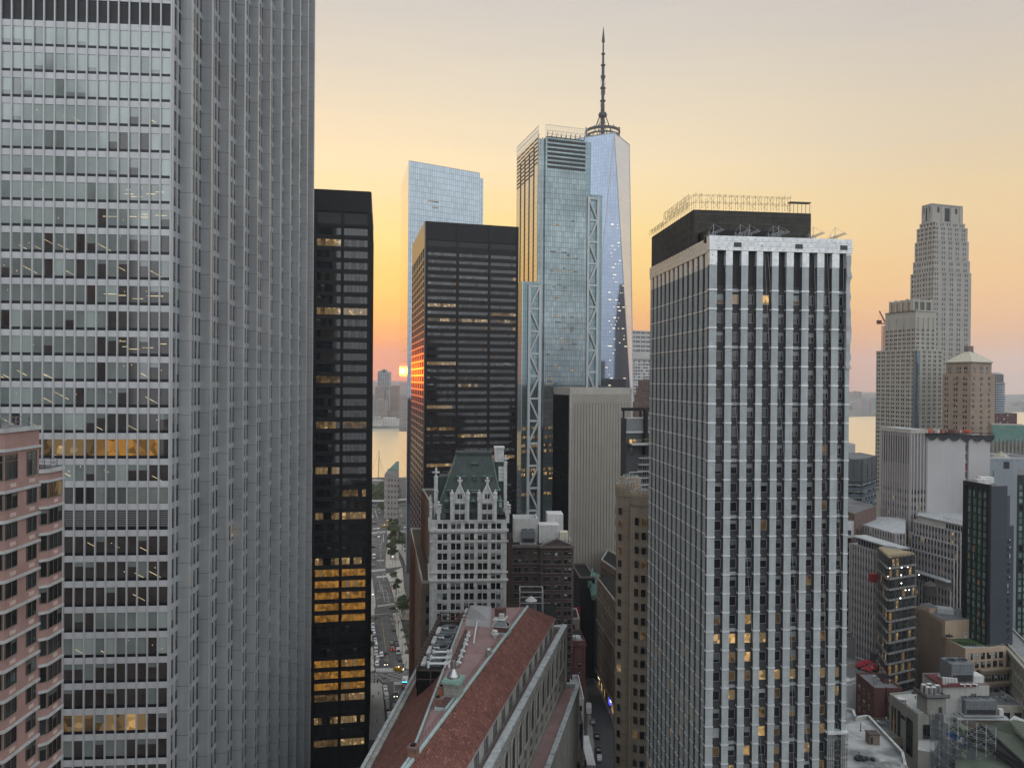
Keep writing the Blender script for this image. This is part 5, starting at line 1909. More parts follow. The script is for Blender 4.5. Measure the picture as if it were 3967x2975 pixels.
cp.tube(V3(apex, ZD + .12), V3(Rn - dR*20, ZD + .12), .34, CPR, 6)
B.part('copper_ridge', cp)
frE = Fr(sR(s0, offE - .5), sR(sE, offE - .5))
frP = Fr(sR(s0, offP), sR(sPe, offP))
at_ = MB(); at_.bx(frE, 0, frE.L - .3, -.02, 1.5, ZT_, ZE - .05, ATT)
ftop = sE - s0
at_.box(frE, 0, frE.L, -.55, .5, ZE - .12, ZE - .02, LIMT)
B.part('attic_wall', at_)
i = 0
x = 8.0
while x < frE.L - 5:
 for j in range(3):
  win(B, frE, x + j*1.05, .7, ZT_ + 1.1, 3.2, 'brown', 1, ATT, .08, y=-.05)
 x += 6.6
tq = MB()
tq.face([V3(sR(s0, offE - .6), ZT_), V3(sR(s0, offP), ZT_), V3(sR(sPe, offP), ZT_), V3(sR(sPe, offE - .6), ZT_)], DEC, [(0, 0), (0, 3), (90, 3), (90, 0)])
B.part('terrace', tq)
ow = MB()
ow.box(frP, 0, frP.L, 0, 1.0, 0, ZP - .02, LIM)
ow.box(frP, 0, frP.L + .4, -.35, 1.15, ZP, ZP + .5, LIMT)
fcr = Fr(frP.at(frP.L, 0, 0).xy, frP.at(frP.L - 5, 9, 0).xy)
ow.box(fcr, 0, fcr.L, 0, .9, 0, ZP - .03, LIM)
ow.box(fcr, 0, fcr.L, -.35, 1.1, ZP + .004, ZP + .49, LIMT)
fb2 = Fr(fcr.at(fcr.L, 0, 0).xy, gfar)
ow.box(fb2, 0, fb2.L, 0, .9, 0, ZT_, LIM)
for k in range(int(frP.L/.9)):
 ow.bx(frP, k*.9 + .2, k*.9 + .6, -.3, 0, ZP - 1.5, ZP - 1.0, LIM)
ow.bx(frP, 0, frP.L, -.36, 0, ZP - 1.0, ZP - .75, LIM)
ow.bx(frP, 0, frP.L, -.25, 0, ZP - 10.2, ZP - 9.9, LIM)
ow.bx(frP, 0, frP.L, -.25, 0, ZL + 2.2, ZL + 2.5, LIM)
B.part('wall', ow)
dk = mat('deep_window', (0.012, 0.012, 0.014), 0.3, nz=.2)
x = frP.L - 5.0
k = 0
while x > 4:
 w_ = 3.2; zb_, zt_ = ZP - 9.6, ZP - 2.3
 mb = MB()
 n = 10
 pts = [frP.at(x, -.06, zb_), frP.at(x + w_, -.06, zb_)] + [frP.at(x + w_/2 + w_/2*math.cos(math.pi*i/n), -.06, zt_ - w_/2 + w_/2*math.sin(math.pi*i/n)) for i in range(n + 1)]
 mb.face(pts, dk)
 arch = [frP.at(x + w_/2 + (w_/2 + .25)*math.cos(math.pi*i/n), -.12, zt_ - w_/2 + (w_/2 + .25)*math.sin(math.pi*i/n)) for i in range(n + 1)]
 for p, q in zip(arch, arch[1:]):
  mb.tube(p, q, .26, LIM, 5, cap=False)
 for xx in (x - .25, x + w_ + .25):
  mb.tube(frP.at(xx, -.12, zb_), frP.at(xx, -.12, zt_ - w_/2), .26, LIM, 5)
 mb.bx(frP, x - .5, x + w_ + .5, -.5, 0, zb_ - .35, zb_, LIM)
 B.part('arched_window', mb)
 for r_ in range(2):
  win(B, frP, x + .1, .75, zb_ - 2.9 - 3.0*r_, 1.7, 'brown', 1, None, y=-.04)
  win(B, frP, x + 1.25, .75, zb_ - 2.9 - 3.0*r_, 1.7, 'brown', 1, None, y=-.04)
 x -= 6.2
 k += 1
o1 = PZ(2245, 2650, ZL + .6).xy; o0 = PZ(2127, 2975, ZL + .6).xy
dO = (o1 - o0).normalized()
frO = Fr(o0 - dO*60, o1)
lw = MB()
p_in1 = sR(sPe - 2, offP); p_in0 = sR(s0, offP)
lw.face([V3(p_in0, ZL), V3(frO.at(0, 0, 0).xy, ZL), V3(o1, ZL), V3(p_in1, ZL)], DEC, [(0, 0), (0, 4), (90, 4), (90, 0)])
B.part('lower_terrace', lw)
lw = MB()
lw.box(frO, 0, frO.L, 0, .8, 0, ZL + .6, LIM)
lw.box(frO, 0, frO.L + .3, -.3, .95, ZL + .6, ZL + 1.0, LIMT)
fo2 = Fr(o1, p_in1 + dP*2.2)
lw.box(fo2, 0, fo2.L, 0, .8, 0, ZL + .58, LIM)
lw.box(fo2, 0, fo2.L, -.3, .95, ZL + .604, ZL + .99, LIMT)
B.part('lower_wall', lw)
gt = MB()
frG = Fr(gfar, gnear)
gt.box(frG, 0, frG.L, -1.4, 0, 0, 70.6, LIM)
gt.box(frG, 0, frG.L, -1.6, -.9, 70.6, 71.0, LIMT)
B.part('side_wall', gt)
cr = MB(); cr.prism([gnear, gfar, fcr.at(fcr.L, 0, 0).xy, frP.at(frP.L - .5, 1, 0).xy, frP.at(0, 1, 0).xy], 0, 60, LIM, ROOF)
B.part('core', cr)
DKR = mat('dark_red_rail', (0.12, 0.06, 0.055), 0.6, nz=0.1)
railing(B, [sR(5, -.8), sR(30, -.8), sR(sEnd - 3, -.8)], ZD, 1.0, 1.6, .035, DKR)
railing(B, [apex + dL*4 + Vc((.6, 0)), apex + dL*40 + Vc((.6, 0))], ZD, 1.0, 1.6, .035, DKR)
railing(B, [sR(sEnd - .5, -.5), Lfar + Vc((.5, -.5))], ZD, 1.0, 1.4, .035, DKR)
def on_deck(cx_, cy_, z=ZD):         # crop coordinates of the photo's roof -> place
 return PZ(1150 + cx_*.5275, 2100 + cy_*.5275, z)
AX = Fr((0, 0), (dR.x + .0, dR.y))
def dbox(mb, p, wx, wy, z0, z1, m, ang=None):
 """box centred on p, wx across the deck, wy along it"""
 f_ = Fr(p.xy - nE*wx/2 - dR*wy/2, p.xy + nE*wx/2 - dR*wy/2)
 return mb.box(f_, 0, wx, 0, wy, z0, z1, m)
p = on_deck(1150, 1128)
T = Thing('stone_chimney', 'square stone chimney with green copper cap and steel cone on the red deck', 'chimney', p)
hh = 142*.5275*0 + 1
zst = zat(1757, 2100 + 1020*.5275, p.xy)
mb = MB(); dbox(mb, p, 3.1, 3.0, ZD - 2, zst, LIM)
for i in range(7):
 dbox(mb, p + Vc((nE.x, nE.y, 0))*(-1.35 + .45*i) - Vc((dR.x, dR.y, 0))*1.55, .2, .25, zst - .7, zst - .1, LIM)
T.part('shaft', mb)
CUG = mat('bright_verdigris', (0.22, 0.36, 0.30), 0.7, nz=0.2, ns=1.5)
mb = MB(); dbox(mb, p, 3.7, 3.6, zst, zst + .55, CUG); dbox(mb, p, 3.2, 3.1, zst + .55, zst + .8, CUG)
T.part('copper_cap', mb)
mb = MB(); mb.smooth = True; zq = zst + .8
SSL = mat('stainless_steel', (0.45, 0.45, 0.44), 0.3, metal=0.8, nz=0.1)
mb.lathe(p, [(1.3, zq), (1.25, zq + .4), (.35, zq + 1.7), (.3, zq + 3.3), (.33, zq + 3.3), (.01, zq + 3.31)], SSL, 20)
T.part('steel_cone', mb)
p = on_deck(1085, 1195)
mb = MB(); dbox(mb, p, 2.3, 5.2, ZD, ZD + .55, CPR); dbox(mb, p, 1.7, 4.6, ZD + .55, ZD + .62, mat('dark_red_hatch', (0.10, 0.05, 0.05), .5, nz=.1))
T = Thing('roof_hatch', 'long dark hatch with a pale copper frame beside the stone chimney', 'hatch', p); T.part('frame', mb)
for (x_, y_, w_, lab) in ((1035, 1215, 1.2, 'short red brick chimney beside the long roof hatch'), (855, 1580, 1.5, 'brown brick chimney at the pointed near end of the roof deck'), (1060, 1130, 1.0, 'small orange copper vent beside the stone chimney')):
 p = on_deck(x_, y_)
 mb = MB(); dbox(mb, p, w_, w_, ZD - .5, ZD + 2.0, mat('chimney_brick', (0.20, 0.10, 0.075), .9, nz=.25, ns=1.5) if w_ > 1.1 else COPPIPE)
 dbox(mb, p, w_ + .25, w_ + .25, ZD + 1.7, ZD + 1.95, BST)
 dbox(mb, p, w_*.5, w_*.5, ZD + 2.0, ZD + 2.3, BLK)
 single('brick_chimney' if w_ > 1.1 else 'copper_vent', mb, lab, 'chimney' if w_ > 1.1 else 'vent', at=p)
for i, (x_, y_, s_, lab) in enumerate(((1453, 700, 1.0, 'white mushroom vent beside the little monitor roof on the red deck'), (1408, 835, .95, 'steel mushroom vent halfway along the red roof deck'))):
 p = on_deck(x_, y_)
 mb = MB(); mb.smooth = True
 mb.lathe(p, [(.45*s_, ZD), (.4*s_, ZD + .7), (.85*s_, ZD + .75), (.85*s_, ZD + 1.1), (.5*s_, ZD + 1.25), (.5*s_, ZD + 1.5), (.75*s_, ZD + 1.55), (.6*s_, ZD + 1.8), (.05, ZD + 1.9)], WHT if i == 0 else SSL, 16)
 single('roof_ventilator', mb, lab, 'vent', group='mushroom vents on the red roof deck', at=p)
p = on_deck(1500, 665)
T = Thing('roof_monitor', 'small red-walled roof monitor with a hipped glass lid on the deck', 'skylight', p)
mb = MB(); dbox(mb, p, 4.4, 3.2, ZD, ZD + .5, CPR); dbox(mb, p, 3.2, 2.4, ZD + .5, ZD + 1.9, mat('monitor_red', (0.11, 0.05, 0.045), .7, nz=.15))
T.part('base', mb)
mb = MB()
f_ = Fr(p.xy - nE*2 - dR*1.5, p.xy + nE*2 - dR*1.5)
b0 = [f_.at(0, 0, ZD + 1.9), f_.at(4, 0, ZD + 1.9), f_.at(4, 3, ZD + 1.9), f_.at(0, 3, ZD + 1.9)]
tp_ = [f_.at(1, 1.2, ZD + 2.9), f_.at(3, 1.2, ZD + 2.9), f_.at(3, 1.8, ZD + 2.9), f_.at(1, 1.8, ZD + 2.9)]
for i in range(4):
 mb.face([b0[i], b0[(i + 1) % 4], tp_[(i + 1) % 4], tp_[i]], GLASS2)
 mb.tube(b0[i], tp_[i], .07, WHT, 4); mb.tube(b0[i], b0[(i + 1) % 4], .07, WHT, 4)
mb.face(tp_, GLASS2)
T.part('glass_lid', mb)
p = on_deck(1330, 540)
CORR = mat('corrugated_metal', (0.42, 0.43, 0.43), 0.45, metal=0.3, nz=0.12, wave=(0.9, (0.27, 0.28, 0.28)))
T = Thing('roof_shed', 'roof shed with a sloping grey corrugated metal roof at the far end of the deck', 'shed', p)
mb = MB()
q = [PZ(1150 + x_*.5275, 2100 + y_*.5275, z_) for x_, y_, z_ in ((1240, 560, ZD + 1.8), (1420, 575, ZD + 1.8), (1428, 468, ZD + 5.2), (1275, 460, ZD + 5.2))]
mb.face(q, CORR, [(0, 0), (8, 0), (8, 8), (0, 8)])
mb.face([v_ - Vc((0, 0, .15)) for v_ in q[::-1]], CORR)
T.part('roof', mb)
mb = MB()
for i in range(4):
 a_, b_ = q[i], q[(i + 1) % 4]
 mb.face([V3(a_.xy, ZD), V3(b_.xy, ZD), b_ - Vc((0, 0, .16)), a_ - Vc((0, 0, .16))], WHT if i == 0 else BEIC)
T.part('wall', mb)
p = on_deck(1450, 520)
mb = MB()
fst = Fr(p.xy, p.xy + nE)
for i in range(12):
 mb.box(fst, 0, 1.4, i*.35, i*.35 + .4, ZD + .22*i, ZD + .22*i + .06, RAILM)
for x_ in (0, 1.4):
 mb.tube(fst.at(x_, 0, ZD + 1), fst.at(x_, 4.2, ZD + 3.7), .05, RAILM, 4)
 mb.tube(fst.at(x_, 0, ZD), fst.at(x_, 4.2, ZD + 2.7), .08, RAILM, 4)
single('roof_stair', mb, 'dark metal stair beside the grey corrugated shed roof', 'stair', at=p)
p = on_deck(1495, 560)
mb = MB(); dbox(mb, p + Vc((0, 1.5, 0)), 2.6, 1.6, ZD, ZD + 2.3, mat('monitor_red', (0.11, 0.05, 0.045)))
dbox(mb, p + Vc((0.3, -.2, 0)), 1.3, 1.2, ZD, ZD + 1.3, WHT); dbox(mb, p, 3.2, 4.4, ZD + .01, ZD + .18, WHT)
single('stair_bulkhead', mb, 'dark red roof bulkhead with a white unit before it', 'bulkhead', at=p)
PIP = mat('white_pipe', (0.60, 0.61, 0.60), 0.4, nz=0.1, ns=1.0)
RST = mat('rusty_steel', (0.085, 0.06, 0.05), 0.7, metal=0.2, nz=0.25, ns=1.0)
W4 = [on_deck(880, 935), on_deck(1085, 940), on_deck(1255, 575), on_deck(1055, 570)]
p = W4[0]
T = Thing('cooling_plant', 'bank of cooling fans and white pipes inside an open steel screen on the roof edge', 'cooling plant', p)
mb = MB(); mb.prism([v_.xy for v_ in W4], ZD - 9, ZD - .3, BLK, BLK)
T.part('black_screen', mb)
fl_ = Fr(W4[0].xy, W4[3].xy); fr_ = Fr(W4[1].xy, W4[2].xy); fn2 = Fr(W4[0].xy, W4[1].xy)
mb = MB()
for F_ in (fl_, Fr(W4[3].xy, W4[2].xy), fn2):
 n = int(F_.L/2)
 for i in range(n + 1):
  x = F_.L*i/n
  mb.tube(F_.at(x, 0, ZD - 4), F_.at(x, 0, ZD + 2.2 if F_ is not fn2 else ZD), .15, RST, 4)
 for zz in ((ZD, ZD + .9, ZD + 1.8) if F_ is not fn2 else (ZD - .1, ZD - 2)):
  mb.tube(F_.at(0, 0, zz), F_.at(F_.L, 0, zz), .16, RST, 4)
 if F_ is fl_:
  for i in range(n):
   if i % 2:
    mb.tube(F_.at(F_.L*i/n, 0, ZD), F_.at(F_.L*(i + 1)/n, 0, ZD + 1.8), .07, RST, 4)
T.part('steel_screen', mb)
for k in range(4):
 t_ = .16 + .2*k
 a_, b_ = W4[0].lerp(W4[3], t_), W4[1].lerp(W4[2], t_)
 ax = Fr(a_.xy, b_.xy)
 mb = MB(); mb.box(ax, 1.4, ax.L*.78, -2.6, 2.6, ZD - .29, ZD + .35, CTW)
 mb.box(ax, .3, 1.3, -2.4, 2.2, ZD - .29, ZD + .15, WHT)
 T.part('fan_housing', mb)
 q = ax.at(ax.L*.5, 0, 0)
 mb = MB(); rr = 1.9
 mb.lathe(q, [(rr, ZD + .35), (rr, ZD + .95), (rr*.93, ZD + .95), (rr*.9, ZD + .4)], CTW, 20, cap=False)
 mb.lathe(q, [(rr*.92, ZD + .38), (.01, ZD + .38)], BLK, 16, cap=False)
 for b2 in range(6):
  an = b2*math.pi/3 + k
  mb.face([Vc((q.x + .3*math.cos(an), q.y + .3*math.sin(an), ZD + .7)), Vc((q.x + rr*.88*math.cos(an), q.y + rr*.88*math.sin(an), ZD + .7)),
    Vc((q.x + rr*.88*math.cos(an + .3), q.y + rr*.88*math.sin(an + .3), ZD + .55)), Vc((q.x + .3*math.cos(an + .5), q.y + .3*math.sin(an + .5), ZD + .6))], SSL)
 T.part('fan', mb)
for (ya, xa, xb) in ((805, 1005, 1140), (847, 985, 1135), (890, 965, 1125)):
 mb = MB()
 a_, b_ = on_deck(xa, ya, ZD + 1.2), on_deck(xb, ya, ZD + 1.2)
 mb.tube(a_, b_, .26, PIP, 8)
 for t_ in (0, .78, .95):
  q = a_.lerp(b_, t_); mb.tube(q + Vc((0, 0, -.9)), q + Vc((0, 0, .45)), .3, PIP, 8)
 T.part('pipe', mb)
for (x_, y_) in ((1245, 705), (1230, 740), (1205, 820), (1188, 860), (1175, 905), (1225, 770)):
 mb = MB(); q = on_deck(x_, y_, ZD + .4)
 mb.tube(q, q + Vc((0, 0, .9)), .26, PIP, 8); mb.tube(q + Vc((0, 0, .9)), q + Vc((.9, .2, .5)), .26, PIP, 8)
 T.part('pipe', mb)
mb = MB()
a_, b_ = on_deck(1150, 880, ZD + 1.5), on_deck(1240, 650, ZD + 1.5)
mb.tube(a_, b_, .42, RST, 6); mb.tube(a_ + Vc((.9, .2, -.4)), b_ + Vc((.9, .2, -.4)), .3, STL, 6)
for i in range(9):
 q = a_.lerp(b_, i/8); mb.tube(q - Vc((0, 0, 1.6)), q + Vc((0, 0, .9)), .09, RST, 4)
T.part('pipe_rack', mb)
mb = MB()
pts = [on_deck(1300, 740, ZD + .5), on_deck(1305, 690, ZD + .5), on_deck(1325, 580, ZD + 1.4), on_deck(1415, 572, ZD + 1.4), on_deck(1412, 548, ZD + 1.8)]
for a_, b_ in zip(pts, pts[1:]):
 mb.tube(a_, b_, .2, PIP, 8)
single('roof_pipe', mb, 'long white insulated pipe bending across the red deck to the shed', 'pipe', at=pts[0])
# == water tank frame behind the bank
p = pl(2065, 262)
zb_ = zat(2065, 2365, p)
T = Thing('water_tank', 'round water tank with a white conical lid inside an open steel cage', 'water tank', (p.x, p.y, zb_))
zlid = zat(2065, 2325, p)
mb = MB(); mb.lathe(p, [(1.9, zb_), (1.9, zlid)], CTW, 18)
T.part('tank', mb)
mb = MB(); mb.lathe(p, [(2.1, zlid), (.05, zlid + 1.5)], WHT, 18, cap=False)
T.part('lid', mb)
mb = MB()
f_ = Fr((p.x - 4, p.y - 3), (p.x + 4, p.y - 3))
zt_ = zlid + 3.6
for x_ in (0, 8):
 for y_ in (0, 7):
  mb.box(f_, x_ - .15, x_ + .15, y_ - .15, y_ + .15, zb_ - 1, zt_, STL)
for zz in (zt_, zlid - .2):
 mb.box(f_, -.1, 8.1, -.12, .12, zz, zz + .3, STL); mb.box(f_, -.1, 8.1, 6.88, 7.12, zz, zz + .3, STL)
 for x_ in (0, 8):
  mb.box(f_, x_ - .12, x_ + .12, .13, 6.87, zz + .01, zz + .28, STL)
T.part('steel_cage', mb)
B = building('low_brick_block', 'low brown block carrying the caged water tank behind the bank roof', (p.x, p.y + 3))
body = MB().prism([(p.x - 12, p.y - 6), (p.x + 9, p.y - 6), (p.x + 9, p.y + 12), (p.x - 12, p.y + 12)], 0, zb_ - 1, BRN, BLK)
B.part('wall', body)
for k in range(5):
 for i in range(6):
  win(B, Fr((p.x - 12, p.y - 6), (p.x + 9, p.y - 6)), 1 + 3.3*i, 1.5, zb_ - 5 - 4*k, 2, 'brown', 1, DARKFRAME)
# == narrow street on the right of the bank
RBK = mat('red_brick', (0.115, 0.04, 0.035), 0.88, nz=0.15, ns=0.5, sk=0.15, grid=(0.4, 0.15, 0.015, .5, (0.10, 0.036, 0.032), (0.14, 0.08, 0.07)))
c = pl(2190, 300); r = pl(2277, 300)
zt = zat(2240, 2492, c)
B = building('red_brick_house', 'narrow dark red brick house with arched windows at the corner of the lamplit lane', c)
body = MB().prism([c, r, r + vp(1784)*14, c + vp(1784)*14], 0, zt, RBK, WHT)
fr = Fr(c, r)
tr = MB()
for x in (0, .48, .93):
 tr.bx(fr, fr.L*x, fr.L*x + .55, -.3, 0, 0, zt - .4, RBK)
for k in range(8):
 zz = zat(2240, 2565 + 36.5*k, c)
 for x in (.2, .68):
  arched(B, tr, fr, fr.L*x, 1.0, zz - 1.9, 2.2, RBK)
 tr.bx(fr, -.1, fr.L + .1, -.25, 0, zz - 2.6, zz - 2.4, RBK)
tr.bx(fr, -.3, fr.L + .3, -.5, 0, zt - 1.2, zt - .4, RBK)
parapet(body, [c, r, r + vp(1784)*14, c + vp(1784)*14], zt, .9, .4, RBK)
mb = MB()
for x in (2, 5, 7.5):
 mb.box(fr, x, x + .15, 3, 3.15, zt, zt + 2.4, BLK)
mb.box(fr, 1.5, 8, 2.6, 6, zt + 2.4, zt + 2.6, BLK)
B.part('wall', body); B.part('brick_trim', tr); B.part('roof_canopy', mb)
c2 = pl(2195, 322); r2 = pl(2253, 322)
zt = zat(2220, 2400, c2)
B = building('grey_stucco_block', 'grey stucco block rising behind the dark red brick house, beside the red painted wall', c2)
body = MB().prism([c2, r2, r2 + Vc((0, 14)), c2 + Vc((0, 14))], 0, zt, mat('grey_stucco', (0.22, 0.21, 0.20), .85, nz=.12, sk=.2), BLK)
parapet(body, [c2, r2, r2 + Vc((0, 14)), c2 + Vc((0, 14))], zt, .7, .4, BEIC)
fr = Fr(c2, r2)
B.part('wall', body)
for k in range(4):
 win(B, fr, fr.L*.3, fr.L*.4, zt - 4 - 4*k, 2, 'brown', 2, DARKFRAME)
c3 = pl(2228, 345); r3 = pl(2256, 345)
zt = zat(2240, 2350, c3)
B = building('painted_wall_house', 'slim house showing a bright red painted side wall behind the grey stucco block', c3)
RED = mat('red_paint', (0.24, 0.02, 0.022), 0.7, nz=0.2, ns=0.8)
body = MB().prism([c3, r3, r3 + Vc((0, 8)), c3 + Vc((0, 8))], 0, zt, RED, BLK)
B.part('wall', body)
mb = MB(); frr = Fr(c3, r3)
PINKP = mat('pink_paint', (0.34, 0.07, 0.075), .7, nz=.2)
for k in range(5):
 q = frr.at(frr.L*(.3 + .35*(k % 2)), -.05, zt - 3 - 3*k)
 for i in range(10):
  a0, a1 = i*.5, i*.5 + .5
  mb.tube(q + Vc((.25*a0*math.cos(a0), 0, .25*a0*math.sin(a0))), q + Vc((.25*a1*math.cos(a1), 0, .25*a1*math.sin(a1))), .1, PINKP, 4)
B.part('painted_swirl', mb)
c = pl(2252, 352); r = pl(2311, 352)
zt = zat(2260, 2240, c)
B = building('netted_building', 'building shrouded in black net with a broken verdigris copper gable on its roof', c)
BNET = mat('black_net', (0.012, 0.012, 0.014), 0.85, nz=0.3, ns=0.6, sk=.3)
body = MB().prism([c, r, r + vp(1784)*26, c + vp(1784)*26], 0, zt, BNET, BLK)
parapet(body, [c, r, r + vp(1784)*26, c + vp(1784)*26], zt, .8, .4, BST)
B.part('wall', body)
fr = Fr(c, r)
mb = MB()
VER = mat('verdigris_copper', (0.14, 0.26, 0.21), 0.7, nz=0.25, ns=0.8, sk=.2, wave=(0.8, (0.22, 0.36, 0.29)))
zz = lambda v: zat(2320, v, r)
f2 = Fr(fr.at(fr.L*.62, -1, 0).xy, fr.at(fr.L*1.75, -1, 0).xy)
mb.face([f2.at(f2.L*.12, -1.5, zz(2310)), f2.at(f2.L, -1.0, zz(2285)), f2.at(f2.L*.62, 3.0, zz(2230)), f2.at(f2.L*.2, 3.0, zz(2216))], VER, [(0, 0), (8, 0), (6, 9), (1, 9)])
mb.face([f2.at(f2.L*.12, -1.5, zz(2310)), f2.at(f2.L*.2, 3.0, zz(2216)), f2.at(-.2, 3.2, zz(2250))], VER)
mb.box(f2, f2.L*.15, f2.L, -1.8, 4, zz(2318), zz(2298), VER)
mb.tube(f2.at(f2.L*.1, 1, zz(2260)), f2.at(f2.L*.2, 3, zz(2216)), .5, VER, 6)
mb.lathe(f2.at(f2.L*.2, 3, 0), [(.5, zz(2216) - .5), (.6, zz(2216) + .4), (.15, zz(2216) + 1.4)], VER, 8)
for i in range(3):
 mb.box(f2, -.6 + .7*i, -.2 + .7*i, .5, 1.0, zz(2275) + .4*i, zz(2250), VER)
B.part('copper_gable', mb)
lowm = MB()
f3 = Fr(fr.at(fr.L*.98, -.6, 0).xy, fr.at(fr.L*1.75, -1.2, 0).xy)
lowm.box(f3, 0, f3.L, 0, 12, 0, zz(2318), mat('dark_green_stone', (0.06, 0.066, 0.06), .8, nz=.2, sk=.2))
B.part('lower_wall', lowm)
for k in range(8):
 for i in range(2):
  win(B, f3, f3.L*(.15 + .45*i), f3.L*.22, zz(2318) - 4 - 4*k, 2.2, 'brown', 1, DARKFRAME)
q0 = PZ(2312, 2640, 0).xy; q1 = PZ(2400, 2815, 0).xy
SST = mat('brown_sandstone', (0.20, 0.165, 0.13), 0.85, nz=0.15, ns=0.3, sk=0.2)
B = building('sandstone_office_block', 'brown sandstone office block with lit shopfronts along the lamplit lane', q1)
fs = Fr(q0, q1)
zt = zat(2352, 2288, fs.at(fs.L*.5, 0, 0))
body = MB().prism([q0, q1, q1 + Vc((10, 2)), q0 + Vc((12, 4))], 0, zt, SST, BLK)
tr = MB()
punched(B, tr, fs, 6.0, int((zt - 8)/4.0), 4.0, 2.9, [(.8, 1.4)], 2.3, .9, 'brown', SST, .35, top_extra=1.0)
for zz_ in (zt - .3, zt - 9.0, 5.3, zt - 20):
 tr.bx(fs, -.2, fs.L + .2, -.9, 0, zz_, zz_ + .6, SST)
B.part('wall', body); B.part('street_front', tr)
for k in range(6):
 x = 3 + k*fs.L/6.5
 win(B, fs, x, 3.4, .4, 3.6, 'lit' if k in (0, 1, 2, 4) else 'dim', 3, DARKFRAME, .1, y=-.08)
aw = MB()
WLAMP = mat('shop_light', (.6, .6, .5), .5, nz=0, emit=((1, .86, .55), 3.0, 1, 0))
aw.bx(fs, 4, 7.5, -.3, 0, 3.9, 4.5, WLAMP)
B.part('shop_sign', aw)
aw = MB(); aw.bx(fs, fs.L*.60, fs.L*.66, -.6, 0, 2.0, 5.0, mat('blue_sign', (.02, .02, .3), .4, nz=0, emit=((.08, .1, 1), 1.2, 1, 0)))
aw.bx(fs, fs.L*.66, fs.L*.7, -.5, 0, 4.0, 5.2, WLAMP)
B.part('shop_sign', aw)
q0 = PZ(2398, 2800, 0).xy; p0 = pl(2335, 372); p1 = pl(2400, 350)
zt = zat(2350, 2172, p0)
B = building('brick_loft_building', 'brown brick loft building with a pale roof edge rising behind the turreted tower', p0)
body = MB().prism([p0, p1, p1 + Vc((10, 14)), p0 + Vc((6, 22))], 0, zt, BRN, BLK)
parapet(body, [p0, p1, p1 + Vc((10, 14)), p0 + Vc((6, 22))], zt, .8, .4, BEIC)
tr = MB()
punched(B, tr, Fr(p0, p1), zt - 12*3.8 - 2, 12, 3.8, 2.6, [(.7, 1.2)], 2, 1, 'brown', BRN, .25)
B.part('wall', body); B.part('brick_front', tr)
c = pl(2236, 268); r = pl(2274, 268)
for (u0, u1, Y, v_, m_, top, lab) in ((2233, 2273, 272, 2712, WHT, mat('pale_roof_felt', (.22, .22, .215), .9, nz=.2), 'low white walled block with a pale flat roof beside the bank wall'),
         (2234, 2270, 240, 2812, mat('blue_grey_wall', (.03, .035, .05), .7, nz=.2), ROOF, 'low dark blue block between the bank and the lane'),
         (2232, 2268, 215, 2925, STB, ROOF, 'low roof with a vent at the bottom between bank and lane')):
 a = pl(u0, Y); b_ = pl(u1, Y)
 zt = zat((u0 + u1)/2, v_, a)
 B = building('low_roof_block', lab, a)
 body = MB().prism([a, b_, b_ + Vc((0, 22)), a + Vc((0, 22))], 0, zt, m_, top)
 parapet(body, [a, b_, b_ + Vc((0, 22)), a + Vc((0, 22))], zt, .6, .3, m_)
 B.part('wall', body)
 fr = Fr(a, b_)
 for k in range(3):
  win(B, fr, fr.L*.2, fr.L*.6, zt - 4 - 4*k, 2, 'brown', 2, DARKFRAME)
a = PZ(2278, 2960, 3.5).xy
mb = MB()
f_ = Fr(PZ(2275, 2965, 3.6).xy, PZ(2308, 2965, 3.6).xy)
B = building('entrance_canopy', 'pale entrance canopy over the left pavement of the lane', f_.at(0, 0, 0).xy, 'canopy')
mb.box(f_, 0, f_.L, 0, 22, 3.5, 3.9, WHT); B.part('roof', mb)
mb = MB()
for x in (.2, f_.L - .5):
 for y in (.3, 11, 21):
  mb.box(f_, x, x + .3, y, y + .3, 0.1, 3.5, STL)
B.part('post', mb)
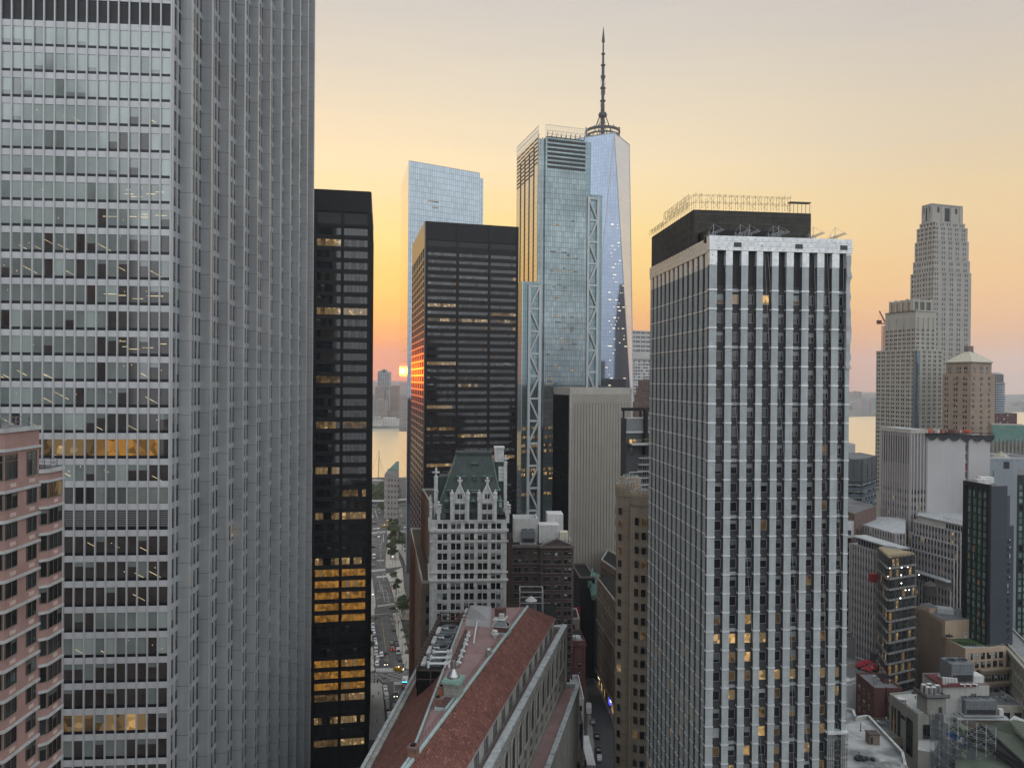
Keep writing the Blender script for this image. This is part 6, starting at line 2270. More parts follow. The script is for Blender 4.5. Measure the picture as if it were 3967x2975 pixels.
# == stepped limestone tower (far right, tallest)
LS = mat('warm_grey_limestone', (0.335, 0.31, 0.275), 0.85, nz=0.08, ns=0.12, sk=0.08)
Yc = 590.0
c = pl(3612, Yc)
dF = vp(11300); dS = vp(1110)
zc = lambda v: zat(3640, v, c)
B = building('stepped_limestone_tower', 'tallest limestone apartment tower stepping back to a square crown, under the open sky', c)
tiers = [(3524, 3757, 3612, 1050, 0, 0), (3533, 3751, 3611, 1003, 0, 1.2), (3539, 3746, 3610, 925, 0, 2.4), (3546, 3741, 3609, 870, 1, 3.6), (3557, 3731, 3606, 852, 1, 4.8), (3565, 3721, 3602, 780, 2, 6.5)]
zprev = 0.0
for k, (ul, ur, uc, vt, st, inset) in enumerate(tiers):
 cc = c + (dF*.45 + dS*.9)*inset
 cc = hit(cc, dF, uc)
 rr = hit(cc, dF, ur); ll = hit(cc, dS, ul)
 zt = zc(vt)
 body = MB().prism([cc, rr, rr + dS*(ll - cc).length, ll], max(0, zprev - .5), zt, LS, ROOF)
 tr = MB()
 f1, f2 = Fr(cc, rr), Fr(ll, cc)
 h = zt - zprev
 nr = max(1, int(round(h/3.95)))
 fh = h/nr
 if k < 5:
  rows_from = 0 if k else 0
  z0 = zprev if k else zt - 52*3.95
  nr = nr if k else 52
  fh = fh if k else 3.95
  punched(B, tr, f1, z0, nr, fh, f1.L/5, [(.8, 1.35), (3.0, 1.35)] if f1.L > 24 else [(.8, 1.3), (2.9, 1.2)], 2.3, .9, 'grey', LS, .3, ncols=5)
  punched(B, tr, f2, z0, nr, fh, f2.L/4, [(1.2, 1.6), (4.0, 1.1)], 2.3, .9, 'golden', LS, .3, ncols=4)
 else:
  for F_ in (f1, f2):
   for x, w_, h0, h1 in ((.18, .07, .55, .85), (.42, .16, .1, .82), (.76, .07, .55, .85)):
    mb = MB(); mb.bx(F_, F_.L*x, F_.L*(x + w_), -.05, 0, zprev + h*h0, zprev + h*h1, CORE)
    B.part('louvre_slot', mb)
   for i in range(5):
    tr.bx(F_, F_.L*(.1 + .2*i), F_.L*(.1 + .2*i) + 1.0, -.4, 0, zprev + h*.86, zt - .5, LS)
   for x in (0, .3, .6, .9):
    tr.bx(F_, F_.L*x, F_.L*x + F_.L*.1, -.5, 0, zprev, zt - 1.5, LS)
 for F_ in (f1, f2):
  tr.box(F_, 0, F_.L, -.45, .3, zt - .7, zt + .25, LS)
 B.part('tier', body); B.part('facade', tr)
 zprev = zt
# == concrete and glass tower with the lattice crown
CON = mat('beige_precast', (0.36, 0.335, 0.285), 0.8, nz=0.08, ns=0.15, sk=0.1)
Yc = 545.0
c = pl(3549, Yc)
dF = vp(9000); dS = vp(1200)
zc = lambda v: zat(3549, v, c)
B = building('lattice_crown_tower', 'beige precast apartment tower with corner glass and an X-lattice crown', c)
r = hit(c, dF, 3652); l_ = hit(c, dS, 3395)
zt = zc(1355)
poly = lambda c_, r_, l2: [c_, r_, r_ + (l2 - c_), l2]
body = MB().prism(poly(c, r, l_), 0, zt, CON, ROOF)
tr = MB()
f1, f2 = Fr(c, r), Fr(l_, c)
nr = 34
punched(B, tr, f1, zt - nr*3.2, nr, 3.2, f1.L/5, [(.55, 1.3), (2.1, 1.3)], 1.9, .8, 'grey', CON, .35, ncols=5)
punched(B, tr, f2, zt - nr*3.2, nr, 3.2, f2.L/7, [(.7, 1.5), (2.6, 1.5)], 1.9, .8, 'golden', CON, .35, ncols=8)
for F_, x0, x1 in ((f1, 0, f1.L*.1), (f2, f2.L*.93, f2.L)):
 g = MB(); g.bx(F_, x0 - .02, x1 + .02, -.5, 0, 40, zt - .5, mat('corner_glass', (.12, .16, .18), .08, metal=.5, nz=.1, grid=(1.6, 1.6, .07, 0, (.13, .17, .19), (.2, .2, .2))))
 B.part('corner_glass', g)
for F_ in (f1, f2):
 tr.box(F_, 0, F_.L, -.6, .3, zt - .8, zt + .4, CON)
B.part('wall', body); B.part('facade', tr)
cu = hit(c + dF*.8 + dS*1.5, dF, 3545)
ru = hit(cu, dF, 3622); lu = hit(cu, dS, 3427)
ztu = zc(1201)
body = MB().prism(poly(cu, ru, lu), zt - .5, ztu, CON, ROOF)
tr = MB()
g1, g2 = Fr(cu, ru), Fr(lu, cu)
zw = zc(1262)
nr = int((zw - zt)/3.2)
punched(B, tr, g1, zt, nr, 3.2, g1.L/4, [(.5, 1.3), (2.0, 1.3)], 1.9, .8, 'grey', CON, .35, ncols=4)
punched(B, tr, g2, zt, nr, 3.2, g2.L/7, [(.7, 1.5), (2.4, 1.4)], 1.9, .8, 'golden', CON, .35, ncols=7)
for F_ in (g1, g2):
 tr.box(F_, 0, F_.L, -.5, .2, ztu - .6, ztu + .3, CON)
 for i in range(4):
  x = F_.L*(.12 + .25*i)
  tr.bx(F_, x, x + .5, -.7, 0, zw - 2, ztu - 5, CON)
B.part('upper_wall', body); B.part('facade', tr)
LATF = mat('lattice_metal', (0.07, 0.068, 0.062), .5, nz=.1)
cl = hit(cu + dF*.6 + dS*2, dF, 3532)
rl = hit(cl, dF, 3606); ll = hit(cl, dS, 3445)
zl0, zl1 = ztu, zc(1158)
mb = MB()
for F_, n in ((Fr(cl, rl), 3), (Fr(ll, cl), 4)):
 w = F_.L/n
 for i in range(n + 1):
  x = F_.L*i/n
  mb.box(F_, x - .9, x + .9, -.2, 1.0, zl0, zl1 + (.7 if i % 2 else .3), CON)
 mb.box(F_, .9, F_.L - .9, -.1, .9, zl1 - 1.5, zl1 - .1, CON)
 for i in range(n):
  xa, xb = i*w + .95, (i + 1)*w - .95
  nn_ = max(2, int((xb - xa)/1.9)); kk = 4
  dx, dz = (xb - xa)/nn_, (zl1 - 1.5 - zl0)/kk
  for a_ in range(nn_):
   for b_ in range(kk):
    mb.tube(F_.at(xa + a_*dx, .3, zl0 + b_*dz), F_.at(xa + (a_ + 1)*dx, .3, zl0 + (b_ + 1)*dz), .24, LATF, 4, cap=False)
    mb.tube(F_.at(xa + (a_ + 1)*dx, .3, zl0 + b_*dz), F_.at(xa + a_*dx, .3, zl0 + (b_ + 1)*dz), .24, LATF, 4, cap=False)
  for b_ in range(kk + 1):
   mb.tube(F_.at(xa, .3, zl0 + b_*dz), F_.at(xb, .3, zl0 + b_*dz), .2, LATF, 4, cap=False)
B.part('lattice_crown', mb)
p = pl(3420, 640)
zz = lambda v: zat(3420, v, p)
CRN = mat('dark_crane_red', (0.16, 0.05, 0.05), .6, nz=.15)
T = Thing('tower_crane', 'small dark red luffing tower crane behind the lattice crowned tower', 'crane', p)
mb = MB()
for dx, dy in ((-.9, -.9), (.9, -.9), (.9, .9), (-.9, .9)):
 mb.tube((p.x + dx, p.y + dy, 60), (p.x + dx, p.y + dy, zz(1262)), .22, CRN, 4)
for k in range(18):
 z0, z1 = zz(1262) - 2.2*k, zz(1262) - 2.2*(k + 1)
 mb.tube((p.x - .9, p.y - .9, z0), (p.x + .9, p.y - .9, z1), .16, CRN, 4)
 mb.tube((p.x + .9, p.y - .9, z0), (p.x - .9, p.y - .9, z1), .16, CRN, 4)
T.part('mast', mb)
a_ = Vc((p.x + 1.5, p.y, zz(1250))); b_ = Vc((p.x - 3.6, p.y, zz(1205)))
mb = MB()
for d_ in (-.5, .5):
 mb.tube(a_ + Vc((d_, 0, 0)), b_ + Vc((d_*.4, 0, 0)), .32, CRN, 4)
for k in range(8):
 q, q2 = a_.lerp(b_, k/8), a_.lerp(b_, (k + 1)/8)
 mb.tube(q + Vc((-.5, 0, 0)), q2 + Vc((.5, 0, 0)), .12, CRN, 4)
T.part('jib', mb)
mb = MB()
fq = Fr((p.x - 5.5, p.y - 1), (p.x + 1.5, p.y - 1))
mb.box(fq, 0, 3.6, 0, 2, zz(1252), zz(1241), CRN); mb.box(fq, 0, 7, .2, 1.8, zz(1256), zz(1252), CRN)
T.part('counterweight', mb)
mb = MB(); mb.tube(b_, Vc((p.x - 4, p.y, zz(1242))), .07, CRN, 4); mb.tube(b_, Vc((p.x + 10, p.y, zz(1203))), .06, CRN, 4)
T.part('cable', mb)
# == tan tower with a pyramid roof
TBR = mat('tan_brick', (0.285, 0.215, 0.16), 0.85, nz=0.10, ns=0.25, sk=0.15)
CRM = mat('cream_tile_roof', (0.46, 0.42, 0.33), 0.8, nz=0.12, ns=0.5, grid=(1.0, 1.2, .05, .5, (.44, .40, .31), (.34, .30, .24)))
Yc = 500.0
c = pl(3761, Yc)
dF = vp(7000); dS = vp(1150)
zc = lambda v: zat(3761, v, c)
B = building('pyramid_roof_tower', 'tan brick tower with arched top windows and a cream pyramid roof', c)
r = hit(c, dF, 3853); l_ = hit(c, dS, 3653)
z1 = zc(1447); z2 = zc(1400)
body = MB().prism(poly(c, r, l_), 0, z1, TBR, ROOF)
cu = c + (dF + dS)*2.2
cu = hit(cu, dF, 3763)
ru = hit(cu, dF, 3841); lu = hit(cu, dS, 3664)
body.prism(poly(cu, ru, lu), z1 - .2, z2, TBR, ROOF)
tr = MB()
f1, f2 = Fr(c, r), Fr(l_, c)
punched(B, tr, f1, z1 - 24*3.72 - 1.5, 24, 3.72, f1.L/3, [(1.0, 1.2), (2.7, 1.2)], 2.1, .9, 'res', TBR, .3, ncols=3, top_extra=1.4)
punched(B, tr, f2, z1 - 24*3.72 - 1.5, 24, 3.72, f2.L/3, [(1.6, 1.3), (3.5, 1.3)], 2.1, .9, 'res', TBR, .3, ncols=3, top_extra=1.4)
g1, g2 = Fr(cu, ru), Fr(lu, cu)
for F_ in (g1, g2):
 for i in range(3):
  for j in range(3 if i == 1 else 2):
   x = F_.L*(.1 + .31*i) + j*1.5
   win(B, F_, x, .95, z1 + .3, 1.5, 'brown', 1, None, y=-.05)
   arched(B, tr, F_, x, .95, z1 + 2.6, 2.4, TBR)
 tr.box(F_, -.4, F_.L + .4, -.7, .1, z2 - .6, z2 - .01, TBR)
 for i in range(20):
  tr.bx(F_, F_.L*i/20 + .1, F_.L*i/20 + .5, -.55, 0, z2 - 1.3, z2 - .6, TBR)
 tr.bx(F_, 0, F_.L, -.25, 0, z1, z1 + .3, TBR)
B.part('wall', body); B.part('facade', tr)
mb = MB()
za = zc(1350)
pp = [p + (p - (cu + ru + lu + ru + (lu - cu))/4)*.05 for p in poly(cu, ru, lu)]
ctr2 = (pp[0] + pp[1] + pp[2] + pp[3])/4
for i in range(4):
 j = (i + 1) % 4
 ln = (pp[j] - pp[i]).length
 mb.face([V3(pp[i], z2), V3(pp[j], z2), V3(ctr2, za)], CRM, [(0, 0), (ln, 0), (ln/2, 14)])
 mb.tube(V3(pp[i], z2), V3(ctr2, za), .22, CRM, 4)
mb.box(Fr(ctr2 + Vc((-2, -2)), ctr2 + Vc((2, -2))), 0, 4, 0, 4, za - 4, za + 2.5, BST)
B.part('pyramid_roof', mb)
GTW = mat('grey_stone_far', (0.28, 0.27, 0.26), .8, nz=.08, ns=.1)
c = pl(3852, 760); r = pl(3893, 760)
B = building('crowned_apartment_tower', 'grey stone apartment tower with a lit rounded top behind the pyramid roofed tower', c)
zt = zat(3870, 1450, c); zs = zat(3870, 1482, c)
body = MB().prism([c, r, r + Vc((6, 20)), c + Vc((6, 20))], 0, zs, GTW, ROOF)
f1 = Fr(c, r)
tr = MB()
punched(B, tr, f1, zs - 28*3.3, 28, 3.3, f1.L/4, [(.7, 1.2)], 1.9, .8, 'grey', GTW, .3, ncols=4)
mb = MB(); q0, q1 = f1.at(.2, 1, 0).xy, f1.at(f1.L - .6, 1, 0).xy
mb.prism([q0, q1, q1 + Vc((3, 12)), q0 + Vc((3, 12))], zs, zt, GLASS2, ROOF)
for i in range(5):
 mb.box(Fr(q0, q1), (q1 - q0).length*i/4.4, (q1 - q0).length*i/4.4 + .6, -.3, 0, zs, zt + .3, GTW)
mb.lathe((q0 + q1)/2 + Vc((1, 6)), [(5.5, zt), (4.5, zt + 1.2), (2, zt + 2.0), (.1, zt + 2.2)], GTW, 14)
B.part('wall', body); B.part('facade', tr); B.part('crown', mb)
c = pl(3862, 690); r = pl(3928, 690)
NAV = mat('navy_curtain_glass', (0.10, 0.12, 0.17), .08, metal=.6, nz=.1, grid=(1.6, 3.9, .35, 0, (.10, .12, .17), (.17, .17, .18)))
B = building('curved_glass_tower', 'dark blue banded glass tower with a stepped round front above a brick base', c)
zt = zat(3880, 1489, c); zm = zat(3880, 1534, c); zb_ = zat(3880, 1600, c)
ctr2 = (c + r)/2 + Vc((0, 14))
rad = (r - c).length/2
mb = MB(); mb.lathe(ctr2, [(rad, zb_), (rad, zm), (rad*.86, zm), (rad*.86, zt), (.1, zt)], NAV, 24, cap=False)
for k in range(12):
 zz = zb_ + (zt - zb_)*k/12
 rr = rad if zz < zm else rad*.86
 mb.lathe(ctr2, [(rr + .25, zz), (rr + .25, zz + .5)], STL, 24, cap=False)
B.part('glass_drum', mb)
f1 = Fr(c + Vc((-3, -3)), r + Vc((1, -3)))
body = MB().prism([f1.o, f1.at(f1.L, 0, 0).xy, f1.at(f1.L, 30, 0).xy, f1.at(0, 30, 0).xy], 0, zb_, RBK, ROOF)
tr = MB(); punched(B, tr, f1, zb_ - 12*3.6, 12, 3.6, f1.L/6, [(.6, 1.6)], 1.8, .9, 'res', RBK, .3, ncols=6)
B.part('wall', body); B.part('facade', tr)
# == green-roofed gothic base at the right edge
GTH = mat('grey_gothic_stone', (0.25, 0.235, 0.205), .85, nz=.15, ns=.4, sk=.25)
c = pl(3850, 470); r = pl(3985, 462)
zc = lambda v: zat(3900, v, c)
B = building('gothic_stone_building', 'grey gothic stone building with a green copper mansard at the right edge of the view', c)
zt = zc(1716); zr2 = zc(1650)
f1 = Fr(c, r)
body = MB().prism([c, r, r + Vc((0, 30)), c + Vc((0, 30))], 0, zt, GTH, ROOF)
tr = MB()
n = 9
for i in range(n + 1):
 x = f1.L*i/n
 tr.bx(f1, x - .5, x + .5, -1.0, 0, 0, zt + (1.5 if i % 2 else .3), GTH)
 tr.lathe(f1.at(x, -.5, 0), [(.45, zt + .3), (.4, zt + 2.0), (.05, zt + 3.6)], GTH, 6)
for k in range(9):
 for i in range(n):
  win(B, f1, f1.L*i/n + .8, f1.L/n - 1.6, zt - 5 - 4.1*k, 2.6, 'brown', 2, GTH, .1)
 tr.bx(f1, 0, f1.L, -.4, 0, zt - 6.4 - 4.1*k, zt - 5.6 - 4.1*k, GTH)
rf = MB()
a4 = [f1.at(0, .5, zt), f1.at(f1.L, .5, zt), f1.at(f1.L, 5, zr2), f1.at(0, 5, zr2)]
rf.face(a4, mat('green_mansard', (0.07, 0.15, 0.12), .6, nz=.15, sk=.2, wave=(1.0, (.10, .19, .155))), [(0, 0), (20, 0), (20, 12), (0, 12)])
rf.box(f1, 0, f1.L, 5, 25, zt, zr2 + .3, GTH)
B.part('wall', body); B.part('tracery', tr); B.part('mansard_roof', rf)
# == dark block with faint numerals, and the blue-grey block at the tower's right
c = pl(3240, 420); r = pl(3345, 420); r2 = pl(3398, 440)
zt = zat(3330, 1778, r)
B = building('slate_office_block', 'dark slate office block with faint numerals on its blank top beside the wrapped tower', c)
SLT = mat('slate_panel', (0.085, 0.09, 0.095), .7, nz=.1, ns=.2, sk=.1)
SLB = mat('slate_blue_panel', (0.10, 0.12, 0.14), .7, nz=.1, ns=.2)
body = MB().prism([c, r, r2, r2 + Vc((0, 20)), c + Vc((0, 24))], 0, zt, SLT, ROOF)
f1, f2 = Fr(c, r), Fr(r, r2)
tr = MB()
zz = zat(3330, 1858, r)
for F_ in (f1, f2):
 for k in range(3):
  x = F_.L*(1 - .33*k)
  tr.bx(F_, x - .25, x, -.3, 0, zz - 6, zt - .01, SLT)
 tr.bx(F_, 0, F_.L, -.5, 0, zz - 1, zz, SLT)
 for k in range(13):
  z0 = zz - 4.5 - 3.6*k
  tr.bx(F_, 0, F_.L, -.3, 0, z0 - 1.7, z0 - .004, SLB if k < 7 else GTW)
  n = int(F_.L/1.4)
  for i in range(n):
   win(B, F_, F_.L*i/n + .1, F_.L/n - .2, z0, 1.9, 'res' if k < 7 else 'pale', 1, None, y=-.03, nvar=4)
B.part('wall', body); B.part('spandrel', tr)
tx = bpy.data.curves.new('numerals', 'FONT'); tx.body = '100'; tx.size = 4.2; tx.extrude = .05
to = link(bpy.data.objects.new('tmp', tx))
q = f1.at(f1.xu(3325), -.08, zat(3330, 1795, r))
tx.materials.append(mat('faint_numeral', (.14, .145, .15), .7, nz=0))
me = bpy.data.meshes.new_from_object(to.evaluated_get(bpy.context.evaluated_depsgraph_get()))
bpy.data.objects.remove(to)
to = link(bpy.data.objects.new('numerals', me)); to.parent = B.e
to.location = q - B.loc; to.rotation_euler = (math.pi/2, 0, f1.ang)
c = pl(3285, 470); r = pl(3316, 470)
B = building('pale_block', 'pale grey blank block peeping over the slate block by the river', c)
body = MB().prism([c, r, r + Vc((0, 20)), c + Vc((0, 20))], 0, zat(3300, 1724, c), mat('pale_blank_wall', (.36, .36, .35), .8, nz=.08), ROOF)
parapet(body, [c, r, r + Vc((0, 20)), c + Vc((0, 20))], zat(3300, 1724, c), .7, .3, PALE)
B.part('wall', body)
c = pl(3280, 330); r = pl(3316, 330); r2 = pl(3400, 352)
B = building('brown_walkup_building', 'brown brick block with a pale painted flank below the slate office block', c)
zt = zat(3300, 2020, c)
body = MB().prism([r, r2, r2 + Vc((-3, 22)), r + Vc((-3, 22))], 0, zat(3340, 1992, r), BRN, ROOF)
body.prism([c + Vc((0, .4)), r + Vc((0, .4)), r + Vc((0, 12)), c + Vc((0, 12))], zat(3300, 2085, c), zt, WHT, ROOF)
body.prism([c + Vc((0, .41)), r + Vc((0, .41)), r + Vc((0, 12)), c + Vc((0, 12))], 0, zat(3300, 2085, c), BRN, ROOF)
for F_, n in ((Fr(r, r2), 3), (Fr(c, r), 1)):
 for k in range(14):
  for i in range(n):
   win(B, F_, F_.L*(i + .3)/n, 1.4, zt - 6 - 3.6*k, 2.0, 'brown', 1, DARKFRAME, y=-.05)
B.part('wall', body)
# == pinkish ribbed office block with terraces
PNK = mat('pinkish_stone_rib', (0.375, 0.345, 0.335), .8, nz=.07, ns=.2, sk=.1)
PNKD = mat('grey_spandrel_panel', (0.185, 0.175, 0.175), .7, nz=.1, ns=.3)
PNW = mat('pale_pink_blank_wall', (0.43, 0.41, 0.405), .85, nz=.05, ns=.1, sk=.06)
TGR = mat('terrace_gravel', (0.33, 0.34, 0.34), .9, nz=.2, ns=.8)
Yc = 350.0
c = pl(3530, Yc)
dS = vp(1310)
B = building('ribbed_office_tower', 'pinkish ribbed office tower with terraces and a blank wall draped in black net', c)
TG = {}
def ribbed(B, F_, x0, x1, z0, z1, pitch=1.62, fh=3.72, topgap=0.0, z_ref=None, mech=0):
 ribs, sp_2 = MB(), MB()
 n = max(1, int(round((x1 - x0)/pitch)))
 w = (x1 - x0)/n
 for i in range(n + 1):
  x = min(max(x0 + i*w - .3, x0), x1 - .5)
  ribs.bx(F_, x, x + .52, -.45, 0, z0, z1, PNK)
 zt_ = (z_ref if z_ref is not None else z1) - topgap
 k = 0
 while zt_ - fh > z0 - .5:
  sp_2.bx(F_, x0 + .01, x1 - .01, -.16, 0, max(z0, zt_ - fh), zt_ - 1.95, PNKD)
  if zt_ < z1 + .1:
   for i in range(n):
    win(B, F_, x0 + i*w + .22, w - .44, zt_ - 1.95, 1.93, 'brown' if random.random() < .85 else 'dim', 1, None, y=-.02, nvar=5)
  zt_ -= fh
  k += 1
 B.part('rib', ribs); B.part('spandrel', sp_2)
l_ = hit(c, dS, 3418)
fA = Fr(l_, c)
zt = zat(3530, 1676, c)
r = hit(c, vp(-7000)*-1, 3593) if False else c + Vc((0.985, 0.17))*0
dB = Vc((1.0, .10)).normalized()
r = hit(c, dB, 3593)
ze2 = hit(c, dB, 3742)
zf = hit(c, dB, 3834)
dep = (l_ - c)
body = MB().prism([c, ze2, ze2 + dep, l_], 0, zt - .3, PNKD, TGR)
body.prism([c - dS*.6 + Vc((-.3, 0)), r + Vc((.3, -.6)), r + dep, l_ - Vc((.8, 0))], zt - .3, zt + 1.6, BEIC, TGR)
B.part('core', body)
z20 = zat(3530, 1722, c)
mz = MB(); mz.bx(fA, .3, fA.L - .1, -.05, 0, z20 - 9.5, zt - 2, CORE)
B.part('louvre', mz)
ribbed(B, fA, 0, fA.L, zat(3500, 2078, c), zt - .32, 1.62, 3.72, topgap=23.0)
bl = MB(); bl.bx(fA, 0, fA.L, -.14, 0, z20 - 19.4, z20 - 9.5, PNKD); B.part('spandrel', bl)
fB = Fr(c, r)
ribbed(B, fB, 0, fB.L, 40, zt - .32, fB.L/5, 3.72, topgap=26.5)
bl = MB(); bl.bx(fB, 0, fB.L, -.14, 0, zt - 26.4, zt - .4, PNKD); B.part('spandrel', bl)
fC = Fr(r, hit(c, dB, 3739))
bw = MB(); bw.box(fC, 0, fC.L, -.7, 8, 0, zt - 1.2, PNW)
B.part('blank_wall', bw)
fD = Fr(hit(c, dB, 3752), zf)
bw = MB(); bw.box(fD, 0, fD.L, -.7, 8, 0, zt - 1.3, PNW)
B.part('blank_wall', bw)
slot = MB()
fE = Fr(fC.at(fC.L, 0, 0).xy, fD.o)
for k in range(12):
 slot.box(fE, 0, fE.L, .5, 6, zt - 6 - 4.2*k, zt - 4.6 - 4.2*k, PNK)
slot.box(fE, 0, fE.L, 2.5, 6, 0, zt - 2, CORE)
B.part('stair_slot', slot)
mb = MB(); mb.box(fE, .1, fE.L - .1, .3, .4, zat(3750, 1837, c), zat(3750, 1815, c), RED); B.part('red_panel', mb)
BDR = mat('black_drape', (0.018, 0.018, 0.02), .8, nz=.2)
dr = MB()
fN = Fr(hit(c, dB, 3583), hit(c, dB, 3848))
for k in range(6):
 xa, xb = fN.L*k/6, fN.L*(k + 1)/6
 n = 10
 for i in range(n):
  t0, t1 = i/n, (i + 1)/n
  s0_, s1_ = 1.2 + 2.0*math.sin(math.pi*t0), 1.2 + 2.0*math.sin(math.pi*t1)
  za_ = zt - .2 - .18*k
  dr.face([fN.at(xa + (xb - xa)*t0, -1.6 - .3*math.sin(math.pi*t0), za_ - s0_), fN.at(xa + (xb - xa)*t1, -1.6 - .3*math.sin(math.pi*t1), za_ - s1_),
    fN.at(xa + (xb - xa)*t1, -1.0, za_), fN.at(xa + (xb - xa)*t0, -1.0, za_)], BDR)
dr.box(fN, 0, fN.L, -1.6, -.9, zt - .4, zt - .1, BDR)
B.part('net_drape', dr)
db = MB()
ORG = mat('orange_barrier', (0.42, 0.10, 0.05), .7, nz=.3, ns=1.0)
rnd = random.Random(9)
for i in range(26):
 x = rnd.uniform(.5, fN.L*.68)
 w_ = rnd.uniform(.4, 1.8)
 db.box(fN, x, x + w_, rnd.uniform(-.5, 3), rnd.uniform(3.2, 4), zt - .3, zt + rnd.uniform(.3, 1.8), rnd.choice([ORG, ORG, WHT, BST, RST]))
for i in range(14):
 x = fN.L*.68*i/13
 db.tube(fN.at(x, -.7, zt - .4), fN.at(x, -.7, zt + 1.3), .05, ORG, 4)
db.tube(fN.at(0, -.7, zt + 1.2), fN.at(fN.L*.68, -.7, zt + 1.2), .05, ORG, 4)
B.part('roof_debris', db)
c2 = pl(3476, 318)
zt2 = zat(3470, 2068, c2)
l2 = hit(c2, dS, 3339)
fL = Fr(l2, c2)
e2 = c2 + Vc((4.6, .8))
bd = MB().prism([c2, e2, e2*1.12, l2*1.06, l2], 0, zt2, PNKD, TGR)
B.part('core', bd)
parapet(bd, [c2, e2, e2*1.12, l2*1.06, l2], zt2, .5, .3, PNK)
ribbed(B, fL, 0, fL.L, 30, zt2 + .4, 1.62, 3.72, .8)
ribbed(B, Fr(c2, e2), 0, 4.6, 30, zt2 + .4, 1.62, 3.72, .8)
c3 = pl(3470, 296)
zt3 = zat(3380, 2150, c3)
l3 = hit(c3, dS, 3300)
fK = Fr(l3, c3)
bd = MB().prism([c3, c3 + Vc((10, 2)), l3 + Vc((10, 4)), l3], 0, zt3, PNKD, TGR)
B.part('core', bd)
ribbed(B, fK, 0, fK.L, 10, zt3 + .3, 1.62, 3.72, .6)
gl = MB(); fK2 = Fr(fK.at(3, 1.5, 0).xy, fK.at(fK.L, 1.5, 0).xy)
gl.box(fK2, 0, fK2.L, 0, 4, zt3, zt3 + 3.2, GLASS2)
for i in range(14):
 gl.box(fK2, fK2.L*i/14, fK2.L*i/14 + .15, -.1, 0, zt3, zt3 + 3.2, STL)
gl.box(fK2, -1.5, fK2.L + 1, -1.8, 5, zt3 + 3.2, zt3 + 3.7, STL)
B.part('penthouse', gl)
dW = vp(1180)
steps = [(3560, 322, 2010, 'g'), (3546, 312, 2065, ''), (3528, 303, 2122, ''), (3508, 295, 2185, ''), (3536, 284, 2240, 'c')]
for k, (ul, Yr, vt, kind) in enumerate(steps):
 base_p = pl(3744, 320) + Vc((-dW.y, dW.x))*(1.7*k)
 a = hit(base_p, dW, ul)
 fW = Fr(a, base_p)
 zt_ = zat(3640, {0: 2012, 1: 2042, 2: 2092, 3: 2147, 4: 2230}[k], fW.at(fW.L*.5, 0, 0))
 bd = MB().prism([a, base_p, base_p*1.09, a*1.04], 0, zt_, PNKD, TGR)
 B.part('core', bd)
 if kind == 'g':
  g = MB(); g.bx(fW, 0, fW.L, -.1, 0, zt_ - 8.5, zt_ - .6, BEIC)
  g.bx(fW, fW.L*.62, fW.L, -.2, -.1, zt_ - 7.8, zt_ - 1.2, GLASS2)
  for i in range(7):
   g.bx(fW, fW.L*(.62 + .06*i), fW.L*(.62 + .06*i) + .2, -.35, -.2, zt_ - 7.8, zt_ - 1.2, STL)
  g.box(fW, -.5, fW.L, -.8, 0, zt_ - .5, zt_, STL)
  B.part('penthouse', g)
  rr_ = MB()
  for i in range(12):
   rr_.tube(fW.at(fW.L*(.55 + .035*i), .5, zt_), fW.at(fW.L*(.55 + .035*i), .5, zt_ + 1.6), .05, CRN, 4)
  for zz_ in (.8, 1.6):
   rr_.tube(fW.at(fW.L*.55, .5, zt_ + zz_), fW.at(fW.L*.95, .5, zt_ + zz_), .05, CRN, 4)
  B.part('railing', rr_)
  ribbed(B, fW, 0, fW.L, 30, zt_ - 8.5, 1.75, 3.72, .3)
 elif kind == 'c':
  g = MB(); g.bx(fW, 0, fW.L, -.1, 0, zt_ - 4.2, zt_ - .5, BEIC)
  g.bx(fW, fW.L*.05, fW.L*.6, -.2, -.1, zt_ - 3.6, zt_ - .9, GLASS2)
  for i in range(11):
   g.bx(fW, fW.L*(.05 + .055*i), fW.L*(.05 + .055*i) + .2, -.35, -.2, zt_ - 3.6, zt_ - .9, STL)
  g.box(fW, -.5, fW.L, -2.4, 0, zt_ - .5, zt_, STL)
  B.part('penthouse', g)
  ribbed(B, fW, 0, fW.L, 5, zt_ - 4.3, 1.75, 3.72, .3)
 else:
  ribbed(B, fW, 0, fW.L, 20, zt_ + .4, 1.75, 3.72, .7)
q0 = pl(3410, 276); q1 = pl(3450, 262); q2 = pl(3552, 268)
zt = zat(3480, 2155, q1)
B = building('scaffolded_corner', 'glazed corner block under construction with work lamps, yellow decks and scaffolding', q1)
body = MB().prism([q0, q1, q2, q2 + Vc((0, 14)), q0 + Vc((6, 8))], 0, zt - 1.3, mat('unfinished_floor', (.05, .055, .06), .7, nz=.3, ns=.5), ROOF)
B.part('core', body)
YEL = mat('yellow_board', (0.27, 0.21, 0.12), .7, nz=.15)
mb = MB().prism([q0, q1, q2, q2 + Vc((0, 3)), q0 + Vc((2, 3))], zt - 1, zt - .6, YEL, YEL)
B.part('board_deck', mb)
WORK = mat('work_lamp', (.8, .8, .8), .5, nz=0, emit=((1, .93, .8), 7.0, 1, 0))
for F_ in (Fr(q0, q1), Fr(q1, q2)):
 slab = MB()
 for k in range(15):
  z_ = zt - 4.2 - 3.75*k
  if z_ < 3:
   break
  slab.bx(F_, 0, F_.L, -.6, 0, z_ - .5, z_, GTW)
  for i in range(4):
   win(B, F_, F_.L*i/4 + .3, F_.L/4 - .6, z_ + .1, 2.7, 'site', 2, DARKFRAME, .1, y=-.05)
 B.part('floor_slab', slab)
 sc_ = MB(); scaffold(sc_, F_, 0, F_.L, 0, zt, 2.0, 3.75/2, 1.4, .05, m=SCF)
 B.part('scaffold', sc_)
bb = Fr(q1, q2)
